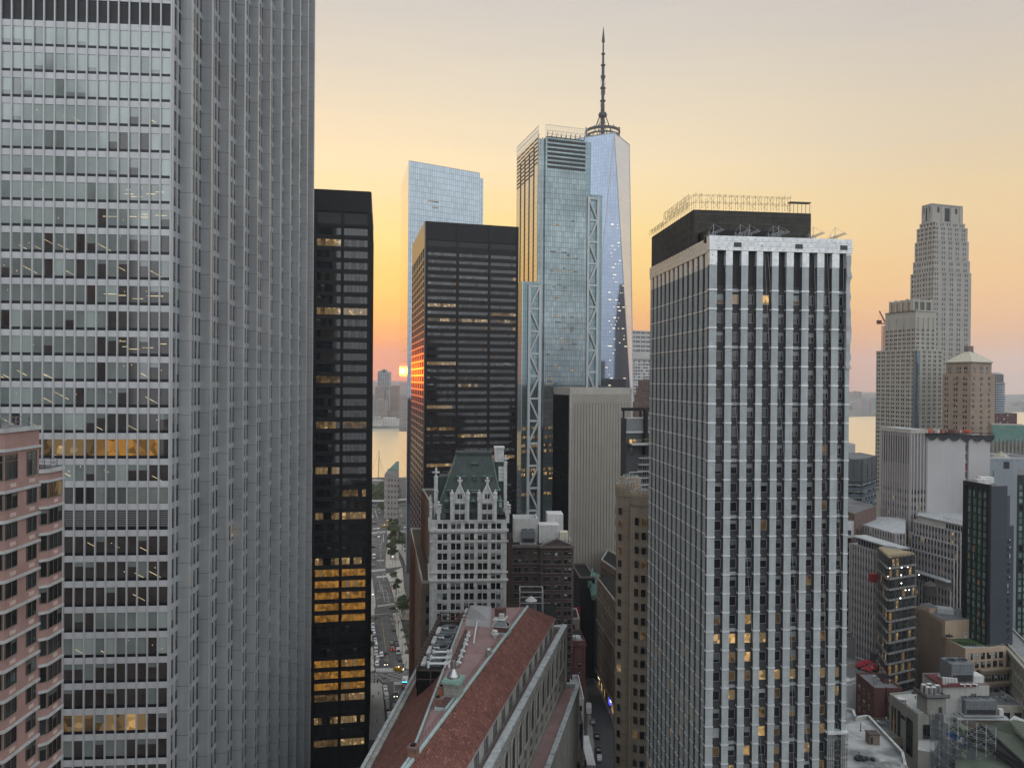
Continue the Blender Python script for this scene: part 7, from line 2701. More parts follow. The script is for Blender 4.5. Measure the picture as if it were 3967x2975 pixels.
for (uu, vv) in ((3493, 2200), (3491, 2229), (3440, 2234), (3492, 2260), (3508, 2287), (3488, 2318), (3560, 2228), (3522, 2286), (3447, 2202), (3516, 2198)):
 q = PY(uu, vv, 260)
 mb = MB(); mb.lathe(q, [(.05, q.z), (.17, q.z + .1), (.17, q.z + .24), (.04, q.z + .3)], WORK, 8)
 B.part('work_lamp', mb)
mb = MB(); f_ = Fr(pl(3384, 272), pl(3410, 272)); mb.box(f_, 0, f_.L, 0, 2, zat(3395, 2243, q0), zat(3395, 2213, q0), RED)
B.part('hoist_cage', mb)
# == dark hotel slab with green glass
Yc = 272.0
c = pl(3843, Yc)
dS = vp(1500)
l_ = hit(c, dS, 3744)
r = pl(3908, Yc + 2); r_low = pl(3934, Yc + 5)
zt = zat(3843, 1884, c)
SLB2 = mat('blue_black_cladding', (0.040, 0.047, 0.062), .6, nz=.08, ns=.15, sk=.06, grid=(60, 21.0, .06, 0, (.040, .047, .062), (.07, .078, .095)))
GRNF = mat('green_black_frame', (0.012, 0.022, 0.018), .5, nz=.1)
GRG = mat('green_window_glass', (0.125, 0.20, 0.175), .08, ior=2.5, nz=.25, ns=.3)
GRB = mat('green_window_blind', (0.22, 0.30, 0.27), .15, ior=1.9, nz=.2, ns=.5)
PAL['hotel'] = [(6, GRG, 0, GRG), (3, GRB, .7, GRG), (2, GRB, 0, GRB), (2, GLASS, 0, GLASS), (.5, LITD, 0, LITD)]
B = building('slim_hotel_tower', 'slim blue black hotel tower whose narrow front is a grid of green glass', c)
body = MB().prism([c, r, r + Vc((-3, 18)), l_], 0, zt, SLB2, ROOF)
body.prism([r + Vc((0, 1)), r_low, r_low + Vc((0, 16)), r + Vc((0, 16))], 0, zat(3934, 2036, r_low), SLB2, ROOF)
body.prism([r + Vc((0, .6)), r + (r_low - r)*.55 + Vc((0, .6)), r + (r_low - r)*.55 + Vc((0, 14)), r + Vc((0, 14))], 0, zat(3920, 1918, r_low), SLB2, ROOF)
B.part('wall', body)
fG = Fr(l_, c)
g = MB()
nfl = 25
fh = 2.93
zt_ = zt - 2.4
n = 4
bw_ = (fG.L - 2.4)/n
for i in range(n + 1):
 x = 1.2 + i*bw_
 g.bx(fG, x - .32, x + .32, -.5, 0, 0, zt - .5, GRNF)
for k in range(nfl):
 z_ = zt_ - (k + 1)*fh
 g.bx(fG, 0, fG.L, -.35, 0, z_ - .22, z_ + .22, GRNF)
 for i in range(n):
  win(B, fG, 1.2 + i*bw_ + .34, bw_ - .68, z_ + .24, fh - .48, 'hotel', 2, GRNF, .1, y=-.03)
g.bx(fG, -.1, 1.0, -.9, 0, 0, zt + .6, BLK); g.box(fG, fG.L - 1.0, fG.L + .1, -.9, .2, 0, zt + .6, BLK)
g.bx(fG, 1.0, fG.L - 1.0, -.9, 0, zt - 1.2, zt + .58, BLK)
B.part('window_grid', g)
f2 = Fr(r + (r_low - r)*.12, r_low)
f2 = Fr(Vc((r.x + .3, r.y + .85)), Vc((r_low.x, r_low.y - .05)))
for k in range(16):
 z_ = zat(3915, 2108 + 29.0*k, r)
 for j in range(2):
  win(B, f2, .7 + .95*j, .62, z_, 1.5, 'res', 1, None, y=-.2)
rp = MB()
fr = Fr(l_ + Vc((2, 1)), c)
rp.box(Fr(c + Vc((-1, 6)), c + Vc((5, 6))), 0, 5, 0, 3, zt, zt + 1.7, WHT)
rp.box(Fr(l_ + Vc((4, -3)), l_ + Vc((9, -3))), 0, 5, 0, 3, zt, zt + 2.2, WHT)
for i in range(6):
 q = l_.lerp(c, .2 + .12*i)
 rp.tube((q.x + 1, q.y + 1, zt), (q.x + 1, q.y + 1, zt + random.uniform(1.5, 3)), .06, STL, 4)
B.part('roof_plant', rp)
c = pl(3786, 395); r = pl(4040, 395)
zt = zat(3880, 1781, c)
BGW = mat('blue_grey_blank_wall', (0.245, 0.27, 0.29), .8, nz=.07, ns=.12, sk=.08, grid=(9, 40, .05, 0, (.245, .27, .29), (.20, .22, .24)))
B = building('blank_grey_block', 'tall blue grey block with blank walls and one black square opening, behind the slim hotel', c)
body = MB().prism([c, r, r + Vc((0, 24)), c + Vc((0, 24))], 0, zt, BGW, ROOF)
parapet(body, [c, r, r + Vc((0, 24)), c + Vc((0, 24))], zt, .6, .4, STL)
B.part('wall', body)
fr = Fr(c, r)
mb = MB(); mb.bx(fr, fr.xu(3891), fr.xu(3914), -.06, 0, zat(3900, 1822, c), zat(3900, 1794, c), CORE)
B.part('wall_opening', mb)
mb = MB(); mb.tube(fr.at(fr.xu(3806), -.4, zt - 40), fr.at(fr.xu(3806), -.4, zt - 1.5), .12, DGR, 5); mb.tube(fr.at(fr.xu(3851), -.4, zt - 40), fr.at(fr.xu(3851), -.4, zt - 6), .12, DGR, 5)
for i in range(8):
 mb.tube(fr.at(3 + 2.6*i, 0, zt - .8), fr.at(3 + 2.6*i, -.6, zt - .9), .14, DGR, 5)
B.part('wall_pipe', mb)
mb = MB()
f_ = Fr(pl(3875, 398), pl(3922, 398))
a4 = [f_.at(0, 0, zt), f_.at(f_.L, 0, zt), f_.at(f_.L, 6, zt), f_.at(0, 6, zt)]
apx = f_.at(f_.L*.45, 3, zt + 3.4)
for i in range(4):
 mb.face([a4[i], a4[(i + 1) % 4], apx], CRM)
mb.box(f_, f_.L*.36, f_.L*.54, -.5, .2, zt, zt + 1.6, WHT)
B.part('roof_lantern', mb)
mb = MB(); q = PY(3793, 1773, 396); mb.lathe(q, [(.1, q.z - .4), (.35, q.z), (.35, q.z + .3), (.1, q.z + .5)], mat('red_lamp', (.5, .05, .03), .5, nz=0, emit=((1, .08, .04), 5, 1, 0)), 8)
B.part('warning_lamp', mb)
c = pl(3945, 330); r = pl(4030, 330)
zt = zat(3955, 1840, c)
B = building('dark_window_block', 'dark block with a grid of windows cut off by the right edge of the view', c)
body = MB().prism([c, r, r*1.08, c*1.08], 0, zt, GRNF, ROOF)
fr = Fr(c, r); tr = MB()
punched(B, tr, fr, zt - 26*3.0 - 4, 26, 3.0, 2.2, [(.3, 1.7)], 2.3, .4, 'hotel', GRNF, .4, top_extra=4)
B.part('wall', body); B.part('facade', tr)
# == tan stucco building with the turf terrace
R4 = lambda x, y: (3250 + x*.3768, 2350 + y*.3768)
STU = mat('tan_stucco', (0.43, 0.315, 0.225), .85, nz=.07, ns=.25, sk=.10)
STUD = mat('tan_stucco_seam', (0.22, 0.155, 0.11), .85, nz=.1)
Yc = 268.0
c = pl(3752, Yc); r = pl(3911, Yc + 3)
dS = vp(1750)
l_ = hit(c, dS, 3546)
zter = zat(3760, 2521, c)
B = building('tan_stucco_building', 'tan stucco building with a tall blank flank and an artificial turf roof terrace', c)
fr = Fr(c, r); fs = Fr(l_, c)
m1 = hit(c, dS, 3716); m0 = hit(c, dS, 3580)
zmid = zat(3716, 2408, m1); zhi = zat(3600, 2395, m0)
body = MB().prism([c, r, r + Vc((-1, 13)), c + dS*13], 0, zter, STU, TGR)
m1b = hit(c, dS, 3672)
fm = Fr(m1b, m1b + (r - c).normalized()*21.5)
body.prism([m1b, fm.at(18.5, 0, 0).xy, fm.at(18.5, 12, 0).xy, l_], 0, zter + 7.0, STU, ROOF)
body.prism([hit(c, dS, 3660), hit(c, dS, 3660) + (r - c).normalized()*5, l_ + (r - c).normalized()*8, l_], 0, zat(3640, 2385, m0) + .5, STU, ROOF)
body.prism([hit(c, dS, 3610), hit(c, dS, 3610) + (r - c).normalized()*4, hit(c, dS, 3574) + Vc((5, 2)), hit(c, dS, 3574)], 0, zat(3600, 2345, m0), STU, ROOF)
B.part('wall', body)
tr = MB()
for x in (.36, .53, .66, .72):
 tr.bx(fs, fs.L*x, fs.L*x + .12, -.05, 0, 2, zter + 4 - 6*x, STUD)
B.part('wall_seam', tr)
for k in range(3):
 z_ = zat(3760, 2547 + 33.5*k, c)
 for i in range(6):
  win(B, fr, fr.L*(.075 + .148*i), fr.L*.095, z_ - 1.2, 2.3, 'res' if k < 2 else 'brown', 2, DARKFRAME, .09, y=-.06, transom=.5)
win(B, fs, fs.L - 3.4, 1.7, zter - 5.2, 1.9, 'brown', 3, DARKFRAME, .08, y=-.06)
tr = MB()
parapet(tr, [c, r, r + Vc((-1, 13)), c + dS*13], zter, .55, .35, STU, cap=None)
ORN = mat('ornate_tan_stone', (0.26, 0.20, 0.14), .85, nz=.15, ns=.8, sk=.15)
zo = zat(3850, 2618, c)
f3 = Fr(fr.at(fr.L*.32, -1.2, 0).xy, fr.at(fr.L*1.03, -1.2, 0).xy)
tr.box(f3, 0, f3.L, 0, 1.2, 0, zo, ORN)
tr.box(f3, -.5, f3.L + .5, -.8, 1, zo - .2, zo + .5, ORN)
tr.box(f3, -.3, f3.L + .3, -.7, .2, zo - 5.0, zo - 4.4, ORN)
B.part('stone_front', tr)
tr = MB()
for i in range(9):
 arched(B, tr, f3, f3.L*(.04 + .105*i), .95, zo - 3.9, 2.6, ORN)
for i in range(5):
 win(B, f3, f3.L*(.06 + .19*i), 1.9, zo - 9.5, 3.4, 'brown', 2, DARKFRAME, .1, y=-.05)
 win(B, f3, f3.L*(.06 + .19*i), 1.9, zo - 14.5, 3.4, 'brown', 2, DARKFRAME, .1, y=-.05)
B.part('arched_trim', tr)
TURF = mat('artificial_turf', (0.050, 0.092, 0.033), .95, nz=.18, ns=.8)
tf = MB()
tf.face([fr.at(fr.L*.12, 3.6, zter + .02), fr.at(fr.L*.84, 1.6, zter + .02), fr.at(fr.L*.80, 10.5, zter + .02), fr.at(fr.L*.14, 11.5, zter + .02)], TURF)
B.part('turf', tf)
railing(B, [fr.at(.3, .3, 0).xy, fr.at(fr.L - .3, .3, 0).xy, fr.at(fr.L - .8, 12.5, 0).xy], zter + .5, .8, 1.4, .04)
mb = MB(); dx = fm.xu(3716)
fd = Fr(fm.at(0, -.06, 0).xy, fm.at(18.5, -.06, 0).xy)
mb.box(fd, 8.2, 9.5, -.02, .05, zter, zter + 2.5, WHT); mb.box(fd, 8.6, 9.0, -.05, -.02, zter + 1.3, zter + 2.0, GLASS)
B.part('door', mb)
for x in (10.8, 15.2):
 win(B, fd, x, 1.6, zter + 1.5, 1.3, 'brown', 2, DARKFRAME, .08)
mb = MB()
UMB = mat('black_canvas', (.02, .02, .022), .8, nz=.1)
q = fr.at(fr.L*.02 + 1.2, 9.5, 0)
mb.lathe(q, [(1.3, zter + 1.7), (1.25, zter + 1.9), (.06, zter + 2.4)], UMB, 10, cap=False); mb.tube((q.x, q.y, zter), (q.x, q.y, zter + 2.9), .05, BLK, 5)
single('patio_umbrella', mb, 'black patio umbrella at the corner of the turf terrace', 'umbrella', at=(q.x, q.y, zter))
for i in range(7):
 mb = MB(); q = fr.at(fr.L*(.13 + .04*i), 5.6 - .55*i, zter)
 fq = Fr(q.xy, q.xy + fr.ex)
 mb.box(fq, 0, .55, 0, .55, zter + .4, zter + .48, BLK); mb.box(fq, 0, .55, .5, .56, zter + .48, zter + 1.0, BLK)
 for a_ in (.03, .48):
  for b_ in (.03, .48):
   mb.box(fq, a_, a_ + .05, b_, b_ + .05, zter, zter + .4, BLK)
 single('terrace_chair', mb, 'black chair in the row along the edge of the roof turf', 'chair', group='black chairs along the turf', at=q)
mb = MB(); q = fm.at(19.8, 7, zter)
leaf_crown(mb, (q.x, q.y, zter + 3.0), 2.6, 2.0, 500, .3, LEAF, random.Random(4))
single('terrace_hedge', mb, 'dark green hedge on the tan terrace beside the slim hotel', 'hedge', at=(q.x, q.y, zter + 1))
q = pl(3660, 290)
z0 = zat(3660, 2395, q)
fq = Fr(pl(3640, 288), pl(3706, 286))
ALW = mat('silver_cladding', (.46, .48, .48), .4, metal=.4, nz=.15, ns=1.5, grid=(40, .62, .05, 0, (.46, .48, .48), (.25, .26, .26)))
mb = MB(); mb.box(fq, 0, fq.L, 0, 5, z0 - .5, zat(3660, 2353, q), ALW)
T = Thing('roof_plant_box', 'silver louvred plant box on the high roof of the tan stucco building', 'plant box', fq.at(0, 0, z0 - .5)); T.part('housing', mb)
mb = MB()
for x in (.3, fq.L*.5, fq.L - .3, fq.L + 1.2):
 mb.tube(fq.at(x, -.4, z0 - .5), fq.at(x, -.4, z0 + 4.4), .06, STL, 4)
mb.box(fq, fq.L + .3, fq.L + 1.8, 1, 3, z0 - .5, z0 + 2.4, WHT)
T.part('pipework', mb)
q = pl(3611, 300)
zl = zat(3611, 2336, q); zt = zat(3611, 2250, q); zw = zat(3611, 2267, q); zf = zat(3611, 2308, q)
WOOD = mat('weathered_wood', (0.10, 0.088, 0.078), .9, nz=.25, ns=1.0, sk=.2, grid=(.3, 30, .03, 0, (.10, .088, .078), (.055, .05, .045)))
T = Thing('water_tank', 'old wooden water tank with a pointed lid standing on steel legs above the tan wall', 'water tank', (q.x, q.y, zl))
rr = 24.5/FPX*300
mb = MB(); mb.lathe(q, [(rr, zf), (rr*.93, zw)], WOOD, 20)
for k in range(5):
 z_ = zf + (zw - zf)*(k + .5)/5
 mb.lathe(q, [(rr*1.01, z_), (rr*1.01, z_ + .1)], DARKFRAME, 20, cap=False)
T.part('tank', mb)
mb = MB(); mb.lathe(q, [(rr*1.06, zw), (.05, zt)], WOOD, 12, cap=False); T.part('lid', mb)
mb = MB()
for i in range(6):
 a_ = i*math.pi/3
 p0_, p1_ = Vc((q.x + rr*.9*math.cos(a_), q.y + rr*.9*math.sin(a_), zl - 1.5)), Vc((q.x + rr*.85*math.cos(a_), q.y + rr*.85*math.sin(a_), zf))
 mb.tube(p0_, p1_, .13, DARKFRAME, 4)
 a2 = (i + 1)*math.pi/3
 mb.tube(p0_, Vc((q.x + rr*.85*math.cos(a2), q.y + rr*.85*math.sin(a2), zf)), .08, DARKFRAME, 4)
mb.lathe(q, [(rr, zf - .35), (rr, zf)], DARKFRAME, 16)
T.part('steel_leg_frame', mb)
c = pl(3874, 288); r = pl(4010, 250)
zt = zat(3890, 2462, c)
CRE = mat('cream_stone', (0.36, 0.34, 0.28), .85, nz=.14, ns=.6, sk=.25)
B = building('cream_stone_building', 'cream stone building with heavy cornice and rows of windows at the lower right edge', c)
rb_ = r*1.09; cb_ = c*1.09
body = MB().prism([c, r, rb_, cb_], 0, zt, CRE, mat('pale_roof_felt', (.22, .22, .215)))
parapet(body, [c, r, rb_, cb_], zt, .7, .5, CRE)
fr = Fr(c, r)
tr = MB()
punched(B, tr, fr, zt - 10*4.0 - 2.2, 10, 4.0, 3.2, [(.7, 1.6)], 2.5, .8, 'brown', CRE, .45, top_extra=2.1)
for F_ in (fr,):
 for k in range(10):
  z_ = zt - 2.2 - 4.0*k
  tr.bx(F_, -.2, F_.L + .2, -.75 if k % 3 == 0 else -.6, 0, z_ - .3, z_ + .15, CRE)
 tr.bx(F_, -.6, F_.L + .6, -1.3, 0, zt - .9, zt + .1, CRE)
 for i in range(int(F_.L/.9)):
  tr.bx(F_, i*.9, i*.9 + .4, -1.0, 0, zt - 1.5, zt - .9, CRE)
B.part('wall', body); B.part('facade', tr)
# == low roofs at the lower right
def lowbox(name, label, u0, u1, Y, vtop, depth, m, top, par=.6, skew=0.0, cat='building', vref=None):
 a = pl(u0, Y); b_ = pl(u1, Y + skew)
 zt = zat((u0 + u1)/2 if vref is None else vref, vtop, (a + b_)/2)
 B = building(name, label, a, cat)
 n = Fr(a, b_).ey
 pol = [a, b_, b_ + n*depth, a + n*depth]
 body = MB().prism(pol, 0, zt, m, top)
 if par:
  parapet(body, pol, zt, par, .35, m, cap=None)
 B.part('wall', body)
 F_ = Fr(a, b_)
 for i in range(4):
  x, y, s_ = random.uniform(.1, .8)*F_.L, random.uniform(.2, .8)*depth, random.uniform(.5, 1.3)
  mb = MB()
  if i % 2:
   mb.box(F_, x, x + s_*1.5, y, y + s_, zt, zt + s_*.9, random.choice((STL, CTW, BEIC)))
   mb.box(F_, x + s_*.4, x + s_*.8, y + s_ - .01, y + s_ + 2.5, zt + .2, zt + .6, STL)
  else:
   mb.lathe(F_.at(x, y, 0), [(.18, zt), (.18, zt + s_*1.4), (.32, zt + s_*1.5), (.1, zt + s_*1.9)], SSL, 8)
  B.part('roof_duct' if i % 2 else 'roof_vent', mb)
 return B, F_, zt
GRF = mat('dirty_white_roof', (0.34, 0.34, 0.33), .9, nz=.2, ns=.35, patches=(0.13, (0.13, 0.13, 0.133), .46, .62))
B0 = building('flat_roof_block', 'big flat dirty white roof with dark puddle stains and stone parapets below the wrapped tower', PZ(3300, 2975, 44).xy)
ZR = 44.0
q = [PZ(3262, 3060, ZR).xy, PZ(3268, 2755, ZR).xy, PZ(3300, 2760, ZR).xy, PZ(3312, 2792, ZR).xy, PZ(3362, 2785, ZR).xy, PZ(3492, 2925, ZR).xy, PZ(3520, 3060, ZR).xy]
body = MB().prism(q, 0, ZR, BEIC, GRF)
for a_, b_ in zip(q[1:], q[2:]):
 F_ = Fr(b_, a_)
 body.box(F_, -.1, F_.L + .1, -.5, .0, ZR - 3, ZR + .9, BEIC); body.box(F_, -.15, F_.L + .15, -.58, .1, ZR + .9, ZR + 1.05, LIMT)
B0.part('roof', body)
p = PZ(3389, 2885, ZR)
mb = MB(); f_ = Fr(p.xy + Vc((-1.4, 0)), p.xy + Vc((1.4, 0)))
mb.box(f_, 0, 2.7, 0, 2.4, ZR, ZR + 2.6, STB); mb.box(f_, -.15, 2.85, -.15, 2.55, ZR + 2.6, ZR + 2.85, DBK); mb.box(f_, .25, .9, -.03, 0, ZR + .3, ZR + 2.1, LOUV)
single('roof_vent_house', mb, 'small grey brown vent house standing on the dirty white roof', 'vent house', at=p)
p = PZ(3347, 2940, ZR)
mb = MB()
rnd = random.Random(8)
for i in range(14):
 c_ = p + Vc((rnd.uniform(-2, 2), rnd.uniform(-.8, .8), .2))
 mb.lathe(c_, [(.6, ZR), (.7, ZR + .3), (.45, ZR + .65), (.05, ZR + .75)], UMB, 7)
single('tarp_pile', mb, 'heap of black tarps on the dirty white roof', 'tarp', at=p)
for i, (x_, y_, lab) in enumerate(((3334, 2830, 'thin black pipe standing alone on the stained white roof'), (3328, 2946, 'thin black pipe beside the heap of black tarps'))):
 p = PZ(x_, y_, ZR); mb = MB(); mb.tube(p, p + Vc((0, 0, 2.4)), .09, BLK, 6); mb.lathe(p, [(.3, ZR), (.1, ZR + .25)], BLK, 8)
 single('vent_pipe', mb, lab, 'pipe', group='pipes on the stained roof', at=p)
q = [PZ(3386, 2975, ZR + 3).xy, PZ(3386, 2952, ZR + 3).xy, PZ(3472, 2942, ZR + 3).xy, PZ(3520, 2968, ZR + 3).xy, PZ(3520, 3040, ZR + 3).xy, PZ(3386, 3040, ZR + 3).xy]
mb = MB().prism(q, ZR, ZR + 3, BST, mat('mossy_roof', (.15, .15, .135), .9, nz=.3, ns=.8, patches=(.6, (.26, .26, .25), .5, .6)))
B0.part('stair_house', mb)
B, fr, zt = lowbox('white_walled_building', 'building with a tall white painted side wall and a graffiti tag low down', 3294, 3482, 262, 2632, 16, WHT, ROOF, .5, 14)
mb = MB()
GRAF = mat('grey_spray_paint', (.16, .16, .165), .8, nz=0)
q = fr.at(fr.xu(3336), -.05, zat(3336, 2745, fr.at(fr.xu(3336), 0, 0)))
for (x0, z0, x1, z1) in ((0, 0, 0, 1.8), (0, 1.8, .7, 1.5), (.7, 1.5, .1, 1), (.1, 1, .8, .5), (.8, .5, 0, 0), (1.1, 0, 1.0, 1.7), (1.0, 1.7, 1.6, .2), (1.6, .2, 1.9, 1.6)):
 mb.tube(q + fr_v if False else fr.at(fr.xu(3336) + x0, -.05, q.z + z0), fr.at(fr.xu(3336) + x1, -.05, q.z + z1), .07, GRAF, 4)
B.part('graffiti', mb)
mb = MB()
mb.box(fr, .3, fr.L*.2, .5, 5, zt, zt + 1.6, WHT); mb.box(fr, fr.L*.12, fr.L*.46, 1, 6, zt, zt + 2.2, WHT, top=ROOF); mb.box(fr, fr.L*.04, fr.L*.6, 8, 14, zt, zt + 3.4, BEIC, top=ROOF)
B.part('rooftop_house', mb)
mb = MB()
REDC = mat('red_canvas', (0.30, 0.018, 0.03), .75, nz=.15, ns=1.0)
for i in range(3):
 for j in range(2):
  q = fr.at(fr.L*(.62 + .11*i), 4 + 4.4*j, 0)
  mb = MB()
  mb.lathe(q, [(2.5, zt + 1.9), (.08, zt + 2.7)], REDC, 4, cap=False); mb.lathe(q, [(2.5, zt + 1.7), (2.5, zt + 1.9)], REDC, 4, cap=False)
  mb.tube((q.x, q.y, zt), (q.x, q.y, zt + 2.7), .06, BLK, 5)
  single('rooftop_parasol', mb, 'one of the square red parasols crowded on the white walled roof', 'parasol', group='red parasols on the white walled roof', at=(q.x, q.y, zt))
B, fr, zt = lowbox('dark_grey_block', 'narrow grey blank block right beside the foot of the wrapped tower', 3290, 3325, 285, 2472, 12, mat('grey_render', (.2, .2, .205), .8, nz=.08, sk=.1), BLK, .4)
B, fr, zt = lowbox('dark_red_house', 'dark red brick house with grey roof and white flank windows', 3400, 3508, 246, 2672, 13, RBK, mat('wet_grey_roof', (.13, .135, .14), .5, nz=.2, ns=.6), .5, 0)
for k in range(4):
 win(B, fr, fr.L*.5, .9, zt - 4 - 3.6*k, 1.8, 'brown', 1, WHITEFRAME, .1, y=-.05)
fsd = Fr(fr.at(0, 13, 0).xy, fr.o)
for k in range(3):
 for i in range(3):
  win(B, fsd, 2 + 3.5*i, 1.1, zt - 4.5 - 3.8*k, 1.9, 'res', 1, WHITEFRAME, .1, y=-.05)
mb = MB(); 
for x in (2.0, 3.0):
 mb.lathe(fr.at(x, 4, 0), [(.3, zt), (.3, zt + 1.6), (.4, zt + 1.6), (.4, zt + 1.9)], SSL, 8)
mb.tube(fr.at(fr.L*.42, -.15, zt - 14), fr.at(fr.L*.42, -.15, zt + .8), .12, BLK, 5)
mb.box(fr, fr.L*.6, fr.L*.98, 5, 10, zt, zt + 1.4, RBK, top=BLK)
B.part('chimney_pipe', mb)
STG = mat('grey_green_stucco', (0.27, 0.265, 0.235), .85, nz=.08, ns=.4, sk=.18)
PAV = mat('pale_terrace_paving', (0.36, 0.355, 0.33), .9, nz=.12, ns=.8, grid=(.9, .9, .02, 0, (.35, .345, .32), (.27, .265, .25)))
zt = 40.0
A_ = PZ(3556, 2775, zt).xy; A0 = PZ(3445, 2690, zt).xy; A1 = PZ(3600, 2776, zt).xy; A2 = PZ(3592, 2705, zt).xy; A3 = PZ(3545, 2682, zt).xy
B = building('terrace_building', 'grey green stucco building with tall black windows and a furnished roof terrace', A_)
body = MB().prism([A0, A_, A1, A2 + Vc((2, 3)), A3], 0, zt, STG, PAV)
fL = Fr(A0, A_)
parapet(body, [A0, A_, A1, A2 + Vc((2, 3)), A3], zt, .55, .35, STG)
B.part('wall', body)
for x, w_, h in ((.10, .16, 9), (.32, .10, 8), (.62, .22, 11)):
 win(B, fL, fL.L*x, fL.L*w_, zt - 2.6 - h, h, 'black', 3, DARKFRAME, .12, y=-.06)
win(B, fL, fL.L*.42, fL.L*.16, zt - 4.2, 1.0, 'black', 1, DARKFRAME, .1, y=-.06)
fR = Fr(A_, A1)
wb = MB(); wb.prism([A_ + Vc((.4, .3)), A1, PZ(3640, 2815, zt - 3).xy, PZ(3618, 2860, zt - 3).xy, PZ(3556, 2850, zt - 3).xy], 0, zt - 7, STG, PAV)
B.part('lower_wing', wb)
win(B, fR, fR.L*.45, 2.2, zt - 6.5, 4.2, 'black', 2, DARKFRAME, .1, y=-.06)
railing(B, [A0.lerp(A_, .45), A_, A1], zt + .5, .6, 1.3, .04, BLK)
railing(B, [PZ(3556, 2850, zt - 7).xy, PZ(3618, 2862, zt - 7).xy], zt - 7, 1.0, 1.2, .04, BLK)
fw = Fr(PZ(3560, 2880, zt - 10).xy, PZ(3615, 2900, zt - 10).xy)
win(B, fw, 0, fw.L, zt - 16, 5.5, 'brown', 6, DARKFRAME, .12, y=-.4)
pen = MB()
p0 = PZ(3592, 2768, zt).xy
fp_ = Fr(p0, p0 + Vc((6.2, .6)))
pen.box(fp_, 0, 6.0, 0, 5, zt, zt + 5.2, STG, top=ROOF)
pen.bx(fp_, 3.6, 4.8, -.04, 0, zt, zt + 2.2, DGR)
B.part('penthouse', pen)
mb = MB()
mb.box(fp_, -.8, 6.6, -1.0, 5.6, zt + 5.2, zt + 5.45, BLK); mb.box(fp_, -.8, 6.6, -1.05, -.95, zt + 5.45, zt + 6.4, NETG); mb.box(fp_, -.85, -.75, -1.0, 5.6, zt + 5.45, zt + 6.4, NETG)
B.part('unit_platform', mb)
for i, (x, y, w_, h) in enumerate(((.6, 1, 1.2, 2.4), (2.0, .6, 1.2, 2.5), (3.5, 1.2, 1.5, 2.8), (.5, 3, 1.2, 2.4), (2.2, 3, 1.4, 2.6), (4.4, 3.2, 1.0, 1.6))):
 m2 = MB(); m2.box(fp_, x, x + w_, y, y + .9, zt + 5.45, zt + 5.45 + h, WHT)
 m2.bx(fp_, x + .12, x + w_ - .12, y - .03, y, zt + 5.7, zt + 5.3 + h, LOUVG)
 q = fp_.at(x + w_/2, y + .45, zt + 5.45)
 single('condenser_unit', m2, 'white air condenser cabinet in the cluster on the penthouse platform', 'condenser', group='condensers on the penthouse platform', at=q)
def chair_set(p, z, lab):
 T = Thing('terrace_table', lab, 'table', (p.x, p.y, z))
 mb = MB(); mb.lathe(p, [(.55, z + .72), (.55, z + .76)], WHT, 14); T.part('table_top', mb)
 mb = MB(); mb.tube((p.x, p.y, z), (p.x, p.y, z + .72), .05, BLK, 6); T.part('leg', mb)
chair_set(PZ(3568, 2725, zt), zt, 'small round table before the shed on the paved terrace')
chair_set(PZ(3582, 2738, zt), zt, 'small round table nearest the penthouse shed on the paved terrace')
for i, (x_, y_) in enumerate(((3560, 2722), (3575, 2730), (3590, 2742), (3576, 2742), (3548, 2708), (3563, 2735))):
 p = PZ(x_, y_, zt); mb = MB(); f_ = Fr(p.xy, p.xy + Vc((1, .3)))
 mb.box(f_, 0, .45, 0, .45, zt + .42, zt + .47, BLK); mb.box(f_, 0, .45, .42, .46, zt + .47, zt + .95, BLK)
 for a_ in (.02, .39):
  for b_ in (.02, .39):
   mb.box(f_, a_, a_ + .04, b_, b_ + .04, zt, zt + .42, BLK)
 single('terrace_chair', mb, 'dark metal chair at the round tables of the paved terrace', 'chair', group='chairs at the round terrace tables', at=p)
p = PZ(3493, 2712, zt); mb = MB(); mb.lathe(p, [(1.2, zt + .5), (1.25, zt + .62), (1.2, zt + .68)], WHT, 16); mb.lathe(p, [(.2, zt), (.15, zt + .5)], WHT, 8)
single('round_table', mb, 'large pale round table at the far end of the paved terrace', 'table', at=p)
p = PZ(3538, 2688, zt); mb = MB(); mb.box(Fr(p.xy, p.xy + Vc((1, .2))), 0, 2.4, 0, .7, zt, zt + .6, DBK)
leaf_crown(mb, (p.x + 1.2, p.y + .5, zt + .9), 1.0, .4, 160, .18, LEAF, random.Random(12))
single('planter', mb, 'long planter of low plants on the paved terrace rail', 'planter', at=p)
B, fr, zt = lowbox('white_plant_block', 'pale rendered block with a dark red roof edge carrying a big cooling tower', 3667, 3846, 240, 2658, 11, mat('pale_render', (.42, .41, .385), .85, nz=.08, sk=.2), BST, 0, 1)
mb = MB(); mb.box(fr, -.5, fr.L*.72, -.9, 9, zt, zt + .35, mat('dark_red_deck', (.13, .03, .03), .7, nz=.2)); mb.box(fr, fr.L*.05, fr.L*.7, -.92, -.86, zt + .35, zt + 1.3, CRN, back=True)
mb.box(fr, fr.L*.74, fr.L*.98, 2, 6, zt, zt + 2.2, WHT)
B.part('roof_platform', mb)
for i in range(4):
 win(B, fr, fr.L*.6 + i*.5, .28, zt - 3.5, 1.0, 'black', 1, None, y=-.05)
fan_unit('cooling_tower', 'dark grey twin fan cooling tower on the dark red platform', fr, fr.L*.2, fr.L*.68, .5, 6.5, zt + .4, zat(3730, 2575, fr.at(fr.L*.4, 0, 0)), 2, group='twin cooling towers on low roofs')
mb = MB()
